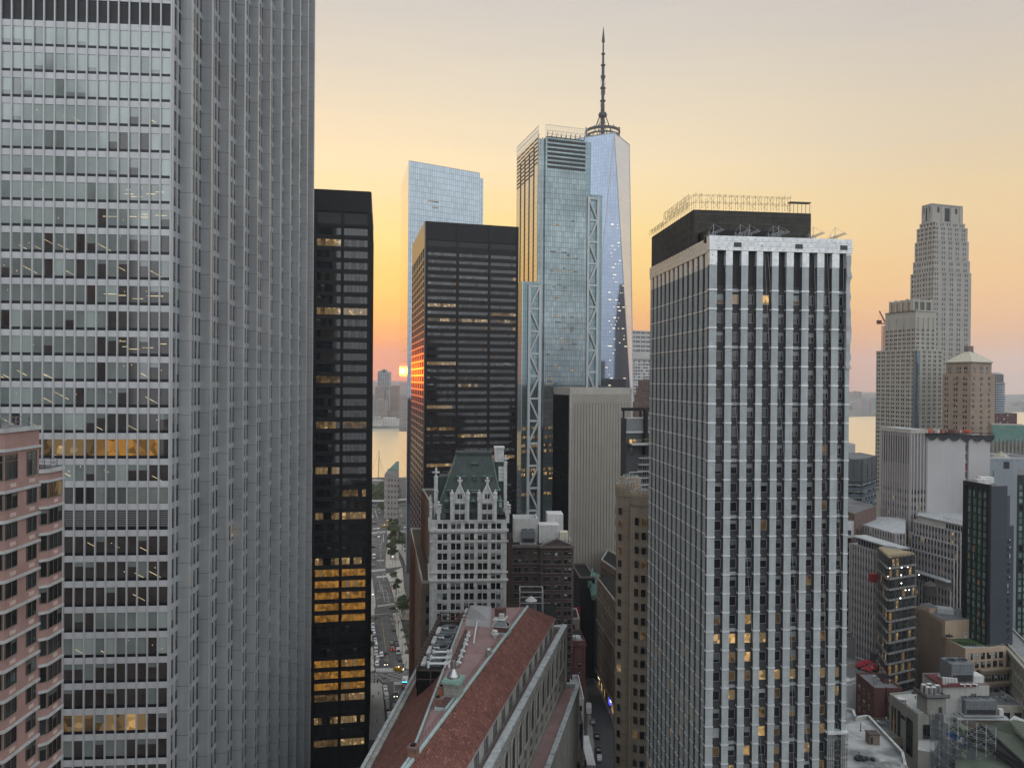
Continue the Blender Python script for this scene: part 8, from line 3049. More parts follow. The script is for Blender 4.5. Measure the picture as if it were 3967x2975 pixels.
for i in range(3):
 mb.tube(fr.at(fr.L*(.32 + .13*i), -.9, zt + 1.0), fr.at(fr.L*(.42 + .13*i), -1.1, zt + .9), .22, PIP, 7)
 mb.tube(fr.at(fr.L*(.42 + .13*i), -1.1, zt + .9), fr.at(fr.L*(.42 + .13*i), -1.0, zt + .2), .22, PIP, 7)
single('roof_pipe', mb, 'white pipes bending below the dark grey cooling tower on the red platform', 'pipe', at=fr.at(fr.L*.4, -1, zt))
for i in range(5):
 m2 = MB(); x = fr.L*(.01 + .055*i)
 m2.box(fr, x, x + .8, -.6 + 1.1*(4 - i)*.2, .1 + 1.1*(4 - i)*.2, zt + .4, zt + 2.6, WHT)
 single('white_cabinet', m2, 'white upright cabinet in the row on the dark red platform', 'cabinet', group='white cabinets on the red platform', at=fr.at(x, 0, zt))
B, fr, zt = lowbox('plant_house', 'low stone house carrying the biggest cooling tower beside the green metal roof', 3722, 3905, 238, 2782, 9, STB, ROOF, .4)
fan_unit('cooling_tower', 'biggest blue grey cooling tower with three fans beside the green metal roof', fr, fr.L*.16, fr.L*.82, -.5, 5.5, zt + .5, zat(3800, 2712, fr.at(fr.L*.5, 0, 0)), 3, group='twin cooling towers on low roofs')
mb = MB()
for i in range(7):
 mb.tube(fr.at(fr.L*(.12 + .1*i), -1.5, zt), fr.at(fr.L*(.12 + .1*i), -1.5, zt + 1.1), .05, STL, 4)
mb.tube(fr.at(0, -1.5, zt + 1.1), fr.at(fr.L, -1.5, zt + 1.1), .05, STL, 4); mb.tube(fr.at(0, -1.5, zt + .6), fr.at(fr.L, -1.5, zt + .6), .05, STL, 4)
mb.box(fr, -.5, fr.L + 1, -1.6, 7, zt - .1, zt + .1, STL)
B.part('roof_walkway', mb)
m2 = MB(); m2.box(fr, fr.L*.9, fr.L*.99, 0, 1.3, zt + .1, zt + 2.6, WHT)
single('white_cabinet', m2, 'white cabinet standing alone right of the biggest cooling tower', 'cabinet', at=fr.at(fr.L*.9, 0, zt))
GMR = mat('green_metal_roof', (0.085, 0.105, 0.075), .55, nz=.15, ns=.4, sk=0, wave=(.55, (.135, .155, .115)))
zr = 40.0
B = building('green_roof_hall', 'hall with ribbed green metal roof slopes and a dark ridge gutter, lower right', PZ(3900, 2975, zr).xy)
mb = MB()
def gface(pts, m, uv=None):
 P_ = [PZ(u_, v_, z_) for u_, v_, z_ in pts]
 e0 = (P_[1] - P_[0]); ex = e0.normalized()
 nn_ = ex.cross(P_[-1] - P_[0]).normalized(); ey = nn_.cross(ex)
 mb.face(P_, m, [((p - P_[0]).dot(ex), (p - P_[0]).dot(ey)) for p in P_])
gface([(3740, 2838, 38), (3970, 3010, 30), (3760, 3060, 26), (3720, 2840, 36)], GMR)
mb2 = mb
P1, P2, P3, P4 = PZ(3745, 2832, 38), PZ(3972, 3000, 38), PZ(3700, 3060, 33), PZ(3700, 2862, 33)
mb = MB(); ex = (P2 - P1).normalized()
nn_ = ex.cross(P4 - P1).normalized(); ey = nn_.cross(ex)
mb.face([P4, P3, P2, P1], GMR, [((p - P1).dot(ex), (p - P1).dot(ey)) for p in (P4, P3, P2, P1)])
B.part('roof_slope', mb)
mb = MB()
Q1, Q2, Q3, Q4 = PZ(3800, 2808, 39.5), PZ(3975, 2968, 39.5), PZ(4100, 2900, 44), PZ(3900, 2790, 44)
ex = (Q2 - Q1).normalized(); nn_ = ex.cross(Q4 - Q1).normalized(); ey = nn_.cross(ex)
mb.face([Q1, Q2, Q3, Q4], GMR, [((p - Q1).dot(ex), (p - Q1).dot(ey)) for p in (Q1, Q2, Q3, Q4)])
B.part('roof_slope', mb)
mb = MB(); mb.tube(P1, P2, .5, BLK, 6); mb.tube(Q1, Q2, .5, BLK, 6)
mb.face([P1, P2, Q2, Q1], BLK)
B.part('ridge_gutter', mb)
mb = MB()
S1, S2, S3, S4 = PZ(3908, 2788, 44.15), PZ(3985, 2842, 44.15), PZ(4000, 2800, 45), PZ(3930, 2770, 45)
mb.face([S1, S2, S3, S4], SKL, [(0, 0), (6, 0), (6, 3), (0, 3)])
mb.face([PZ(4010, 2900, 46), PZ(4010, 2800, 46), PZ(3905, 2784, 44), PZ(3930, 2830, 44)], GMR, [(0, 0), (5, 0), (5, 8), (0, 8)])
B.part('skylight', mb)
mb = MB()
hb = [PZ(3664, 2830, 38), PZ(3745, 2862, 36), PZ(3748, 2812, 38), PZ(3690, 2800, 39)]
ap = PZ(3712, 2800, 41)
for i in range(4):
 mb.face([hb[i], hb[(i + 1) % 4], ap], GMR, [(0, 0), (6, 0), (3, 5)])
B.part('hipped_roof', mb)
mb = MB(); mb.prism([P4.xy, P3.xy, PZ(4000, 3060, 30).xy, PZ(4100, 2880, 30).xy, PZ(3800, 2800, 36).xy], 0, 32, STB, BLK)
B.part('wall', mb)
mb = MB()
BLT = mat('blue_tarp', (.03, .10, .26), .6, nz=.25, ns=1.0, bump=.5, bs=2)
tpts = [PZ(u_, v_, z_) for u_, v_, z_ in ((3662, 2842, 37.5), (3680, 2828, 38.5), (3752, 2862, 36.8), (3762, 2882, 35), (3738, 2890, 34), (3700, 2868, 35))]
mb.face(tpts, BLT)
mb.face([PZ(3712, 2874, 35.2), PZ(3724, 2852, 37.2), PZ(3736, 2858, 37), PZ(3732, 2884, 34.8)], WHT)
mb.face([PZ(3738, 2888, 34.2), PZ(3752, 2862, 37), PZ(3775, 2900, 33), PZ(3765, 2915, 31)], BLT)
single('blue_tarpaulin', mb, 'blue tarpaulin with a white patch draped over the green hipped roof corner', 'tarpaulin', at=tpts[0])
f_ = Fr(PZ(3622, 2950, 30).xy, PZ(3760, 2990, 30).xy)
mb = MB()
scaffold(mb, f_, -1, f_.L + 6, 10, 44.5, 2.2, 2.0, 1.4, .05, m=STL, rnd=random.Random(6))
o = single('scaffolding', mb, 'steel scaffolding in front of the green roofed hall', 'scaffolding', at=f_.at(0, 0, 0))
NETB = mat('grey_blue_net', (.09, .10, .12), .9, nz=.35, ns=.8, sk=.2)
NETB.node_tree.nodes['Principled BSDF'].inputs['Alpha'].default_value = .55
mb = MB()
rnd = random.Random(21)
n = 14
for i in range(n):
 for k in range(10):
  if rnd.random() < .06 or k > 9.5 - i*.42 + 1.5*math.sin(i):
   continue
  x0, x1 = -1 + (f_.L + 7)*i/n, -1 + (f_.L + 7)*(i + 1)/n
  z0 = 23 + 2.2*k
  y_ = -1.5 + rnd.uniform(-.2, .2)
  mb.face([f_.at(x0, y_, z0), f_.at(x1, y_ + .1, z0), f_.at(x1, y_ + .1, z0 + 2.15), f_.at(x0, y_, z0 + 2.15)], NETB)
single('debris_netting', mb, 'grey blue debris netting hung on the scaffolding before the green roof', 'netting', at=f_.at(0, -1.5, 23))
f_ = Fr(PZ(3655, 2790, 36).xy, PZ(3720, 2800, 36).xy)
mb = MB(); scaffold(mb, f_, 0, f_.L, 24, 44, 2.0, 2.0, 1.4, .05, m=STL)
single('scaffolding', mb, 'scaffolding tower between the terrace shed and the biggest cooling tower', 'scaffolding', at=f_.at(0, 0, 24))
B, fr, zt = lowbox('brown_back_house', 'dark brown narrow house wedged left of the tan stucco flank', 3512, 3548, 285, 2510, 14, DBK, BLK, .5)
for k in range(5):
 win(B, fr, fr.L*.3, 1.2, zt - 4 - 3.6*k, 1.9, 'res', 1, WHITEFRAME, .1, y=-.05)
mb = MB(); q = fr.at(fr.L*.5, 5, zt); leaf_crown(mb, (q.x, q.y, zt + 2.2), 2.4, 2.4, 400, .3, [LEAF[0], LEAF[0], LEAF[1]], random.Random(31))
mb.tube((q.x, q.y, zt), (q.x, q.y, zt + 2), .12, BST, 5)
single('roof_tree', mb, 'dark small evergreen on the roof of the brown narrow house', 'tree', at=(q.x, q.y, zt))
for i, (u0, u1, Y, v_, m_, lab) in enumerate(((3470, 3560, 232, 2868, STB, 'low stone roof between the stained roof and the stucco building'), (3840, 3990, 256, 2742, CRE, 'low cream roof behind the biggest cooling tower'),
           (3420, 3500, 300, 2560, DGR, 'low dark roof between the shopping street and the red parasols'))):
 B, fr, zt = lowbox('low_roof_block', lab, u0, u1, Y, v_, 14, m_, ROOF, .6)
 for k in range(3):
  for j in range(3):
   win(B, fr, fr.L*(.1 + .3*j), fr.L*.18, zt - 4 - 4*k, 2.2, 'brown', 1, DARKFRAME, y=-.05)
# == ground, streets, river, far shore
ASP = mat('asphalt', (0.095, 0.094, 0.09), .85, nz=.18, ns=.25, patches=(.12, (.13, .127, .12), .5, .66))
ASPD = mat('dark_asphalt', (0.04, 0.04, 0.041), .85, nz=.18, ns=.3)
PAVE = mat('pale_pavement', (0.44, 0.405, 0.35), .85, nz=.14, ns=.3, grid=(1.5, 1.5, .03, .5, (.43, .395, .34), (.30, .275, .24)))
PLZ = mat('plaza_paving', (0.38, 0.365, 0.335), .8, nz=.12, ns=.2, grid=(2.4, 2.4, .02, 0, (.37, .355, .325), (.31, .30, .275)))
LND = mat('city_ground', (0.085, 0.083, 0.08), .9, nz=.2, ns=.1)
WPT = mat('white_road_paint', (0.46, 0.45, 0.42), .8, nz=.25, ns=.8)
YPT = mat('yellow_road_paint', (0.42, 0.28, 0.08), .8, nz=.25, ns=.8)
shoreL = PZ(1440, 1866, 0).xy
mb = MB(); mb.face([Vc((-3500, -500, -.3)), Vc((3500, -500, -.3)), Vc((3500, 2350, -.3)), Vc((-280, 1035, -.3)), Vc((-3500, 1035, -.3))], LND)
struct('ground', mb)
WTR = mat('river_water', (0.95, 0.78, 0.50), .32, metal=.75, ior=1.5, nz=0, bump=.8, bs=.05)  # gold of the reflected sky is put into the water's colour
mt = WTR.node_tree
nz = [n for n in mt.nodes if n.type == 'TEX_NOISE'][0]
nz.inputs['Detail'].default_value = 6
bp = [n for n in mt.nodes if n.type == 'BUMP'][0]
bp.inputs['Distance'].default_value = 1.0; bp.inputs['Strength'].default_value = .7
mp = mt.nodes.new('ShaderNodeMapping'); mp.inputs['Scale'].default_value = (.6, 2.2, 1)
ge = [n for n in mt.nodes if n.type == 'NEW_GEOMETRY'][0]
mt.links.new(ge.outputs['Position'], mp.inputs[0]); mt.links.new(mp.outputs[0], nz.inputs[0])
mb = MB(); mb.face([Vc((-8000, 900, -1.6)), Vc((8000, 900, -1.6)), Vc((8000, 9000, -1.6)), Vc((-8000, 9000, -1.6))], WTR)
struct('river', mb)
FAR = mat('far_shore_land', (0.09, 0.092, 0.08), .95, nz=.3, ns=.006, patches=(.02, (.20, .19, .18), .54, .6))
rnd = random.Random(77)
fs0 = PZ(1500, 1664, 0).xy; fs1 = PZ(3370, 1612, 0).xy
dirs = (fs1 - fs0).normalized(); nrm2 = Vc((-dirs.y, dirs.x))
mb = MB()
NX, NY = 70, 34
grid = []
for j in range(NY + 1):
 row = []
 for i in range(NX + 1):
  s_ = -6500 + 15500*i/NX
  t_ = (j/NY) ** 1.7*9500
  p = fs0 + dirs*s_ + nrm2*t_
  z_ = 2 + 4*min(1, t_/300)
  z_ += 45*math.exp(-((t_ - 1900 - 300*math.sin(s_/900))/420) ** 2)*(.7 + .3*math.sin(s_/700 + 1))
  z_ += 112*(1/(1 + math.exp(-(t_ - 6900)/350)))*(.86 + .08*math.sin(s_/1300) + .05*math.sin(s_/430) + rnd.uniform(-.03, .03))
  if j == 0:
   z_ = -2
  row.append(Vc((p.x, p.y, z_)))
 grid.append(row)
for j in range(NY):
 for i in range(NX):
  mb.face([grid[j][i], grid[j][i + 1], grid[j + 1][i + 1], grid[j + 1][i]], FAR)
struct('far_terrain', mb)
G = lambda u, v, z=0.0: PZ(u, v, z)
def sheet(name, pts, m, z):
 mb = MB()
 P_ = [G(u, v, z) for u, v in pts]
 mb.face(P_, m, [(p.x, p.y) for p in P_])
 a = sum(P_[i].x*P_[(i + 1) % len(P_)].y - P_[(i + 1) % len(P_)].x*P_[i].y for i in range(len(P_)))
 if a < 0:
  mb.v = mb.v[::-1]; mb.uv[0] = mb.uv[0][::-1]
 return struct(name, mb)
c6 = lambda x, y: (1150 + x*.5275, 2100 + y*.5275)
c7 = lambda x, y: (1400 + x*.33156, 1850 + y*.33156)
c8 = lambda x, y: (1380 + x*.3766, 2350 + y*.3766)
sheet('road', [c8(180, 640), c8(150, 80), c7(100, 1500), c7(100, 450), c7(440, 430), c7(300, 640), c7(300, 800), c7(275, 900), c7(280, 1050), c7(310, 1150), c7(400, 1480), c7(460, 1659), c8(360, 60), c8(480, 620), c8(560, 660), c8(600, 1300), c8(330, 1340), c8(270, 790)], ASP, .004)
sheet('avenue', [c7(-60, 505), c7(700, 455), c7(700, 360), c7(-60, 340)], ASP, .008)
sheet('side_road', [c8(40, 690), c8(190, 665), c8(230, 770), c8(40, 790)], ASP, .012)
mbp = MB()
def kerbed(name, pts, m, h=.14):
 P_ = [G(u, v, 0).xy for u, v in pts]
 mb = MB().prism(P_, -.2, h, m)
 return struct(name, mb)
kerbed('pavement', [c8(372, 70), c8(440, 60), c8(470, 180), c8(560, 560), c8(562, 650), c8(490, 625), c8(420, 300)], PAVE)
kerbed('pavement', [c7(285, 1130), c7(480, 1050), c7(500, 1300), c7(570, 1500), c7(560, 1659), c7(470, 1650), c7(400, 1470), c7(330, 1220)], PAVE)
kerbed('pavement', [c7(300, 620), c7(420, 600), c7(440, 940), c7(470, 1040), c7(300, 1060), c7(282, 1040), c7(285, 900), c7(312, 790)], PAVE)
kerbed('pavement', [c8(120, 130), c8(152, 100), c8(160, 300), c8(195, 655), c8(110, 680), c8(112, 400)], PAVE)
kerbed('pavement', [c7(95, 1180), c7(125, 1180), c7(170, 1480), c7(150, 1600), c7(90, 1620)], PAVE)
kerbed('plaza', [c8(112, 785), c8(240, 775), c8(268, 800), c8(285, 960), c8(325, 1290), c8(300, 1365), c8(108, 1370)], PLZ)
kerbed('plaza_lower', [c8(106, 1374), c8(302, 1368), c8(220, 1560), c8(160, 1660), c8(100, 1660)], mat('grey_paving', (.12, .12, .118), .85, nz=.12, ns=.3))
sheet('lane', [(2272, 2640), (2300, 2630), (2330, 2690), (2366, 2780), (2386, 2850), (2396, 2975), (2400, 3060), (2290, 3060), (2303, 2900), (2290, 2760)], ASPD, .004)
kerbed('pavement', [(2296, 2625), (2313, 2640), (2402, 2815), (2420, 2960), (2398, 2975), (2388, 2850), (2366, 2775), (2330, 2690)], mat('dim_pavement', (.19, .18, .165), .85, nz=.15, ns=.4))
kerbed('pavement', [(2276, 2750), (2288, 2750), (2303, 2900), (2296, 2990), (2270, 2990)], mat('dim_pavement', (.19, .18, .165)))
sheet('cross_street', [(3325, 2540), (3420, 2560), (3560, 2680), (3540, 2740), (3325, 2620)], ASPD, .004)
def mark(mb, a, b, w, m, z=.018):
 a, b = G(*a, z).xy, G(*b, z).xy
 d = (b - a).normalized(); n_ = Vc((-d.y, d.x))*w/2
 mb.face([V3(a - n_, z), V3(b - n_, z), V3(b + n_, z), V3(a + n_, z)][::1], m)
mk = MB()
def zebra(p, q, r, s, n):
 """crossing between edges p-q (near) and s-r (far): n bars"""
 for i in range(n):
  t = (i + .5)/n
  a = (p[0] + (q[0] - p[0])*t, p[1] + (q[1] - p[1])*t)
  b = (s[0] + (r[0] - s[0])*t, s[1] + (r[1] - s[1])*t)
  mark(mk, a, b, .75, WPT)
zebra(c8(205, 665), c8(400, 665), c8(395, 630), c8(200, 630), 11)
zebra(c8(390, 800), c8(470, 800), c8(460, 765), c8(385, 768), 5)
zebra(c8(160, 100), c8(362, 82), c8(355, 64), c8(150, 78), 12)
zebra(c7(100, 1625), c7(350, 1600), c7(350, 1580), c7(100, 1600), 13)
zebra(c7(190, 1510), c7(390, 1480), c7(385, 1462), c7(185, 1492), 12)
zebra(c7(110, 1100), c7(285, 1085), c7(282, 1060), c7(105, 1078), 12)
zebra(c7(180, 1170), c7(295, 1160), c7(292, 1142), c7(175, 1150), 9)
zebra(c7(105, 660), c7(285, 640), c7(280, 620), c7(100, 640), 13)
zebra(c7(180, 975), c7(265, 972), c7(264, 958), c7(178, 962), 8)
zebra(c8(110, 770), c8(235, 770), c8(215, 690), c8(120, 700), 0)
for k in range(6):
 mark(mk, c8(118, 695 + 15*k), c8(205 + 7*k, 692 + 15*k), .5, WPT)
for (a, b) in (((195, 680), (280, 770)), ((225, 690), (470, 765)), ((195, 678), (545, 660)), ((280, 770), (480, 745)), ((255, 690), (395, 760)), ((320, 685), (480, 735)), ((390, 680), (540, 720)), ((230, 730), (400, 680)), ((270, 765), (520, 668)), ((330, 765), (545, 690)), ((545, 660), (545, 735))):
 mark(mk, c8(*a), c8(*b), .3, WPT)
for (a, b) in (((435, 890), (470, 890)), ((435, 860), (470, 860)), ((436, 855), (436, 893)), ((378, 1020), (415, 1020)), ((378, 990), (412, 990))):
 mark(mk, c8(*a), c8(*b), .3, WPT)
for i in range(5):
 mark(mk, c8(380 + 8*i, 1025), c8(380 + 8*i, 990), .25, WPT)
mark(mk, c8(262, 110), c8(300, 420), .2, YPT); mark(mk, c8(300, 420), c8(328, 560), .2, YPT)
mark(mk, c8(385, 800), c8(440, 1150), .2, WPT)
for (x0, y0, x1, y1) in ((225, 830, 245, 700), (215, 980, 232, 900), (262, 1200, 255, 1130), (235, 1250, 270, 1440), (300, 1340, 325, 1460), (205, 1200, 230, 1310)):
 mark(mk, c7(x0, y0), c7(x1, y1), .25, WPT)
for t in range(7):
 mark(mk, c7(225 - 2*t, 1010 - 45*t), c7(224 - 2*t, 990 - 45*t), .25, WPT)
for (x0, y0, x1, y1) in ((165, 1410, 230, 1395), (255, 1395, 355, 1390), (300, 1350, 345, 1358), (190, 1330, 300, 1325), (190, 1318, 300, 1313), (255, 660, 260, 760), (160, 380, 190, 480), (265, 1445, 330, 1440), (240, 1110, 285, 1112), (190, 1130, 210, 1126)):
 mark(mk, c7(x0, y0), c7(x1, y1), .5, WPT)
for k in range(5):
 mark(mk, c7(110, 720 + 12*k), c7(215 - 4*k, 690 + 30*k), .4, YPT if k == 4 else WPT)
o = struct('road_markings', mk)
# -- cars
TYR = mat('tyre_rubber', (.02, .02, .02), .85, nz=0)
HUB = mat('wheel_rim', (.35, .35, .36), .35, metal=.6, nz=0)
CGL = mat('car_glass', (.015, .017, .02), .06, ior=1.7, nz=0)
HLT = mat('headlamp_lit', (.8, .8, .75), .3, nz=0, emit=((1, .9, .7), 6.0, 1, 0))
HLO = mat('headlamp_off', (.55, .55, .55), .2, nz=0)
TLT = mat('tail_lamp_lit', (.4, .02, .02), .3, nz=0, emit=((1, .04, .03), 3.0, 1, 0))
TLO = mat('tail_lamp', (.16, .01, .012), .3, nz=0)
PAINT = {'white': (.62, .62, .61), 'silver': (.42, .43, .44), 'black': (.018, .018, .02), 'grey': (.13, .135, .14), 'dark blue': (.02, .03, .06), 'dark red': (.12, .015, .018), 'yellow': (.55, .29, .015), 'dark green': (.02, .04, .03), 'brown': (.06, .045, .035)}
PM = {k: mat('car_paint_' + k.replace(' ', '_'), v, .28, metal=.3 if k in ('silver', 'grey') else 0, nz=.03) for k, v in PAINT.items()}
_cars = {}
def car_meshes(kind, colour, head, tail):
 key = (kind, colour, head, tail)
 if key in _cars:
  return _cars[key]
 L_, W_, H_, hood, roof0, roof1, boot = {'sedan': (4.7, 1.82, 1.45, .95, 1.75, 3.5, 1.0), 'suv': (4.75, 1.92, 1.75, 1.08, 1.5, 4.1, 1.25), 'van': (5.6, 2.0, 2.35, 1.15, 1.1, 5.35, 2.1), 'truck': (6.5, 2.2, 2.9, 1.4, .9, 1.9, 1.4)}[kind]
 pm = PM[colour]
 prof = [(-.02, .35), (0, .72), (.25, hood*.9), (1.15 if kind not in ('van', 'truck') else .7, hood), (roof0, H_*.97), (roof0 + .35, H_), (roof1 - .3, H_), (roof1, H_*.96), (L_ - (.7 if kind == 'sedan' else .12), boot), (L_ - .02, boot*.92), (L_, .5), (L_ - .1, .3)]
 body = MB(); body.smooth = False
 hw = W_/2
 ring = lambda s_, ins: [Vc((s_*(hw - (ins if z_ > hood + .02 else (.06 if z_ < .5 else 0))), x_ - L_/2, z_)) for x_, z_ in prof]
 Lr_, Rr_ = ring(-1, .17), ring(1, .17)
 n = len(prof)
 for i in range(n - 1):
  body.face([Lr_[i], Rr_[i], Rr_[i + 1], Lr_[i + 1]], pm)
 body.face([Lr_[-1], Rr_[-1], Rr_[0], Lr_[0]], pm)
 body.face(Lr_, pm); body.face(Rr_[::-1], pm)
 gl = MB()
 a, b_ = prof[3], prof[4]
 lerp = lambda p, q, t: (p[0] + (q[0] - p[0])*t, p[1] + (q[1] - p[1])*t)
 w0 = hw - .2
 for (p, q, off) in ((prof[3], prof[4], -.02), (prof[8], prof[7], .02)):
  p1, p2 = lerp(p, q, .12), lerp(p, q, .9)
  gl.face([Vc((-w0, p1[0] - L_/2 + off, p1[1] + .015)), Vc((w0, p1[0] - L_/2 + off, p1[1] + .015)), Vc((w0 - .05, p2[0] - L_/2 + off, p2[1] + .015)), Vc((-w0 + .05, p2[0] - L_/2 + off, p2[1] + .015))], CGL)
 for s_ in (-1, 1):
  xx = s_*(hw - .16 + .012)
  y0, y1 = prof[3][0] + .5 - L_/2, min(prof[8][0], L_) - .35 - L_/2
  y2, y3 = prof[4][0] + .3 - L_/2, prof[7][0] - .15 - L_/2
  gl.face([Vc((xx, y0, hood + .08)), Vc((xx, y1, hood + .08)), Vc((xx, y3, H_ - .12)), Vc((xx, y2, H_ - .12))], CGL)
 if kind == 'truck':
  body.box(WORLD, -1.1, 1.1, -1.1, L_/2, .5, 2.95, PM['white'])
 wh = MB(); wh_prof = [(.05, -.11), (.33, -.11), (.34, 0), (.33, .11), (.05, .11)]
 r_ = .34
 for i in range(12):
  a0, a1 = 2*math.pi*i/12, 2*math.pi*(i + 1)/12
  c0_, c1_ = (math.cos(a0)*r_, math.sin(a0)*r_), (math.cos(a1)*r_, math.sin(a1)*r_)
  wh.face([Vc((-.11, *c0_)), Vc((-.11, *c1_)), Vc((.11, *c1_)), Vc((.11, *c0_))], TYR)
  for x_ in (-.111, .111):
   wh.face([Vc((x_, 0, 0)), Vc((x_, c0_[0]*.62, c0_[1]*.62)), Vc((x_, c1_[0]*.62, c1_[1]*.62))], HUB)
   wh.face([Vc((x_, c0_[0]*.62, c0_[1]*.62)), Vc((x_, *c0_)), Vc((x_, *c1_)), Vc((x_, c1_[0]*.62, c1_[1]*.62))], TYR)
 hl, tl = MB(), MB()
 hl.box(WORLD, -.2, .2, -.04, .06, -.09, .09, HLT if head else HLO)
 tl.box(WORLD, -.2, .2, -.06, .04, -.1, .1, TLT if tail else TLO)
 _cars[key] = (body.mesh('body'), gl.mesh('window_glass'), wh.mesh('wheel'), hl.mesh('headlight'), tl.mesh('tail_light'), L_, hw)
 return _cars[key]
CARN = [0]
def car(u, v, heading, kind, colour, label, group, head=False, tail=False, taxi=False, z=.0):
 """heading = plan direction the bonnet points to"""
 p = G(u, v, z)
 b, g, w, h, t, L_, hw = car_meshes(kind, colour, head, tail)
 T = Thing('parked_car' if 'park' in group else ('taxi' if taxi else ('delivery_van' if kind in ('van', 'truck') else 'car')), label, 'taxi' if taxi else ('van' if kind in ('van', 'truck') else 'car'), (p.x, p.y, z + .01), group)
 T.e.rotation_euler = (0, 0, math.atan2(heading.y, heading.x) + math.pi/2)
 def add(name, me, loc=(0, 0, 0)):
  o = link(bpy.data.objects.new(name, me)); o.parent = T.e; o.location = loc
  return o
 add('body', b); add('window_glass', g)
 for x_ in (-hw + .1, hw - .1):
  for y_ in (-L_/2 + .85, L_/2 - .9):
   add('wheel', w, (x_, y_, .34))
  add('headlight', h, (x_*.72, -L_/2 - .02, .68)); add('tail_light', t, (x_*.8, L_/2 + .01, .8))
 if taxi:
  if 'roof_lamp' not in _cars:
   m_ = MB(); m_.box(WORLD, -.35, .35, -.12, .12, 0, .2, HLT); _cars['roof_lamp'] = m_.mesh('roof_lamp')
  add('roof_lamp', _cars['roof_lamp'], (0, -.1, 1.45 if kind == 'sedan' else 1.75))
 return T
sd_ = (G(*c8(300, 300)).xy - G(*c8(380, 1100)).xy).normalized()      # away from the viewer along the street
tw = -sd_
cols = ['white', 'black', 'silver', 'grey', 'dark blue', 'black', 'white', 'grey', 'brown', 'dark green']
rnd = random.Random(14)
plaza_row = [(297, 845), (303, 885), (313, 940), (320, 1000), (323, 1050), (338, 1120), (340, 1170), (346, 1240), (344, 1280)]
pc = ['silver', 'white', 'white', 'grey', 'dark green', 'silver', 'grey', 'white', 'black']
pn = ['silver car first in the parked row beside the plaza', 'white car second in the parked row beside the plaza', 'larger white car third beside the plaza', 'grey car fourth in the row beside the plaza', 'dark green car in the middle of the row beside the plaza',
 'silver car beside the lower half of the plaza', 'grey car third from the near end of the plaza row', 'white car next to last in the plaza row', 'black car at the near end of the plaza row']
for (x, y), c_, l_ in zip(plaza_row, pc, pn):
 car(*c8(x, y), tw, 'suv' if c_ == 'white' else 'sedan', c_, l_, 'cars parked along the plaza')
left_row = [(165, 170), (172, 192), (174, 212), (174, 240), (180, 270), (185, 292), (192, 315), (196, 350), (201, 420, 'van'), (203, 490)]
for i, t in enumerate(left_row):
 k_ = t[2] if len(t) > 2 else ('suv' if i % 3 == 0 else 'sedan')
 c_ = ['black', 'white', 'grey', 'white', 'silver', 'white', 'dark blue', 'silver', 'white', 'silver'][i]
 car(*c8(t[0], t[1]), tw, k_, c_, ['black car at the far end of the left kerb row', 'white car second from the far end of the left kerb row', 'grey car third from the far end of the left kerb row', 'white car fourth from the far end of the left kerb row', 'silver car in the middle of the left kerb row', 'white car just past the middle of the left kerb row', 'dark blue car in the left kerb row', 'silver car parked behind the white van',
         'tall white van parked at the left kerb', 'silver car parked in front of the white van'][i], 'cars parked along the left kerb')
right_row = [(352, 100, 'black'), (358, 140, 'grey'), (372, 165, 'black'), (375, 195, 'grey'), (382, 240, 'black'), (403, 360, 'black'), (415, 398, 'dark blue'), (431, 475, 'silver', 'van'), (445, 548, 'black')]
for i, t in enumerate(right_row):
 car(*c8(t[0], t[1]), tw, t[3] if len(t) > 3 else 'sedan', t[2], ['black car at the far end of the right kerb row', 'grey car second along the right kerb row', 'black car third along the right kerb row', 'grey car fourth along the right kerb row', 'black car fifth along the right kerb row', 'black car beside the braking red-lit car', 'dark blue car in front of the braking car',
                 'pale van parked at the right kerb', 'black car nearest the crossing at the right kerb'][i], 'cars parked along the right kerb')
car(*c8(180, 125), tw, 'sedan', 'black', 'black car rolling away from the far crossing by the left kerb', 'moving cars on the street')
car(*c8(259, 505), tw, 'suv', 'white', 'white car waiting in the lane next to the kerb row', 'moving cars on the street', head=False)
car(*c8(303, 475), tw, 'sedan', 'black', 'black car waiting in the middle lane behind the lit car', 'moving cars on the street')
car(*c8(306, 590), tw, 'suv', 'black', 'dark car with lit headlights stopping before the crossing', 'moving cars on the street', head=True)
car(*c8(220, 545), tw, 'suv', 'silver', 'silver car in the left lane approaching the crossing', 'moving cars on the street')
car(*c8(215, 600), tw, 'suv', 'white', 'white car stopped nearest the crossing on the left', 'moving cars on the street')
car(*c8(366, 385), sd_, 'sedan', 'grey', 'grey car ahead of the braking car', 'moving cars on the street')
car(*c8(374, 440), sd_, 'suv', 'dark red', 'dark red car with bright brake lights', 'moving cars on the street', tail=True)
x_dir = (G(*c8(480, 660)).xy - G(*c8(390, 655)).xy).normalized()
car(*c8(434, 655), x_dir, 'suv', 'yellow', 'yellow taxi turning across the zebra crossing', 'taxis', taxi=True, head=True)
car(*c8(404, 915), tw, 'suv', 'grey', 'grey car with lit headlights driving past the plaza', 'moving cars on the street', head=True)
car(*c8(500, 950), tw, 'sedan', 'dark red', 'dark red car half hidden by the bank gutter', 'moving cars on the street', tail=True)
car(*c8(498, 865), tw, 'van', 'dark red', 'dark red van behind the food truck', 'moving cars on the street')
car(*c8(140, 1610), (G(*c8(240, 1595)).xy - G(*c8(140, 1610)).xy).normalized(), 'sedan', 'black', 'black car at the foot of the black tower below the plaza', 'moving cars on the street')
car(*c8(380, 20), x_dir, 'sedan', 'black', 'black car crossing at the far intersection', 'moving cars on the street', head=True)
s2 = (G(*c7(230, 1000)).xy - G(*c7(250, 1300)).xy).normalized()
xa = (G(*c7(420, 480)).xy - G(*c7(120, 500)).xy).normalized()
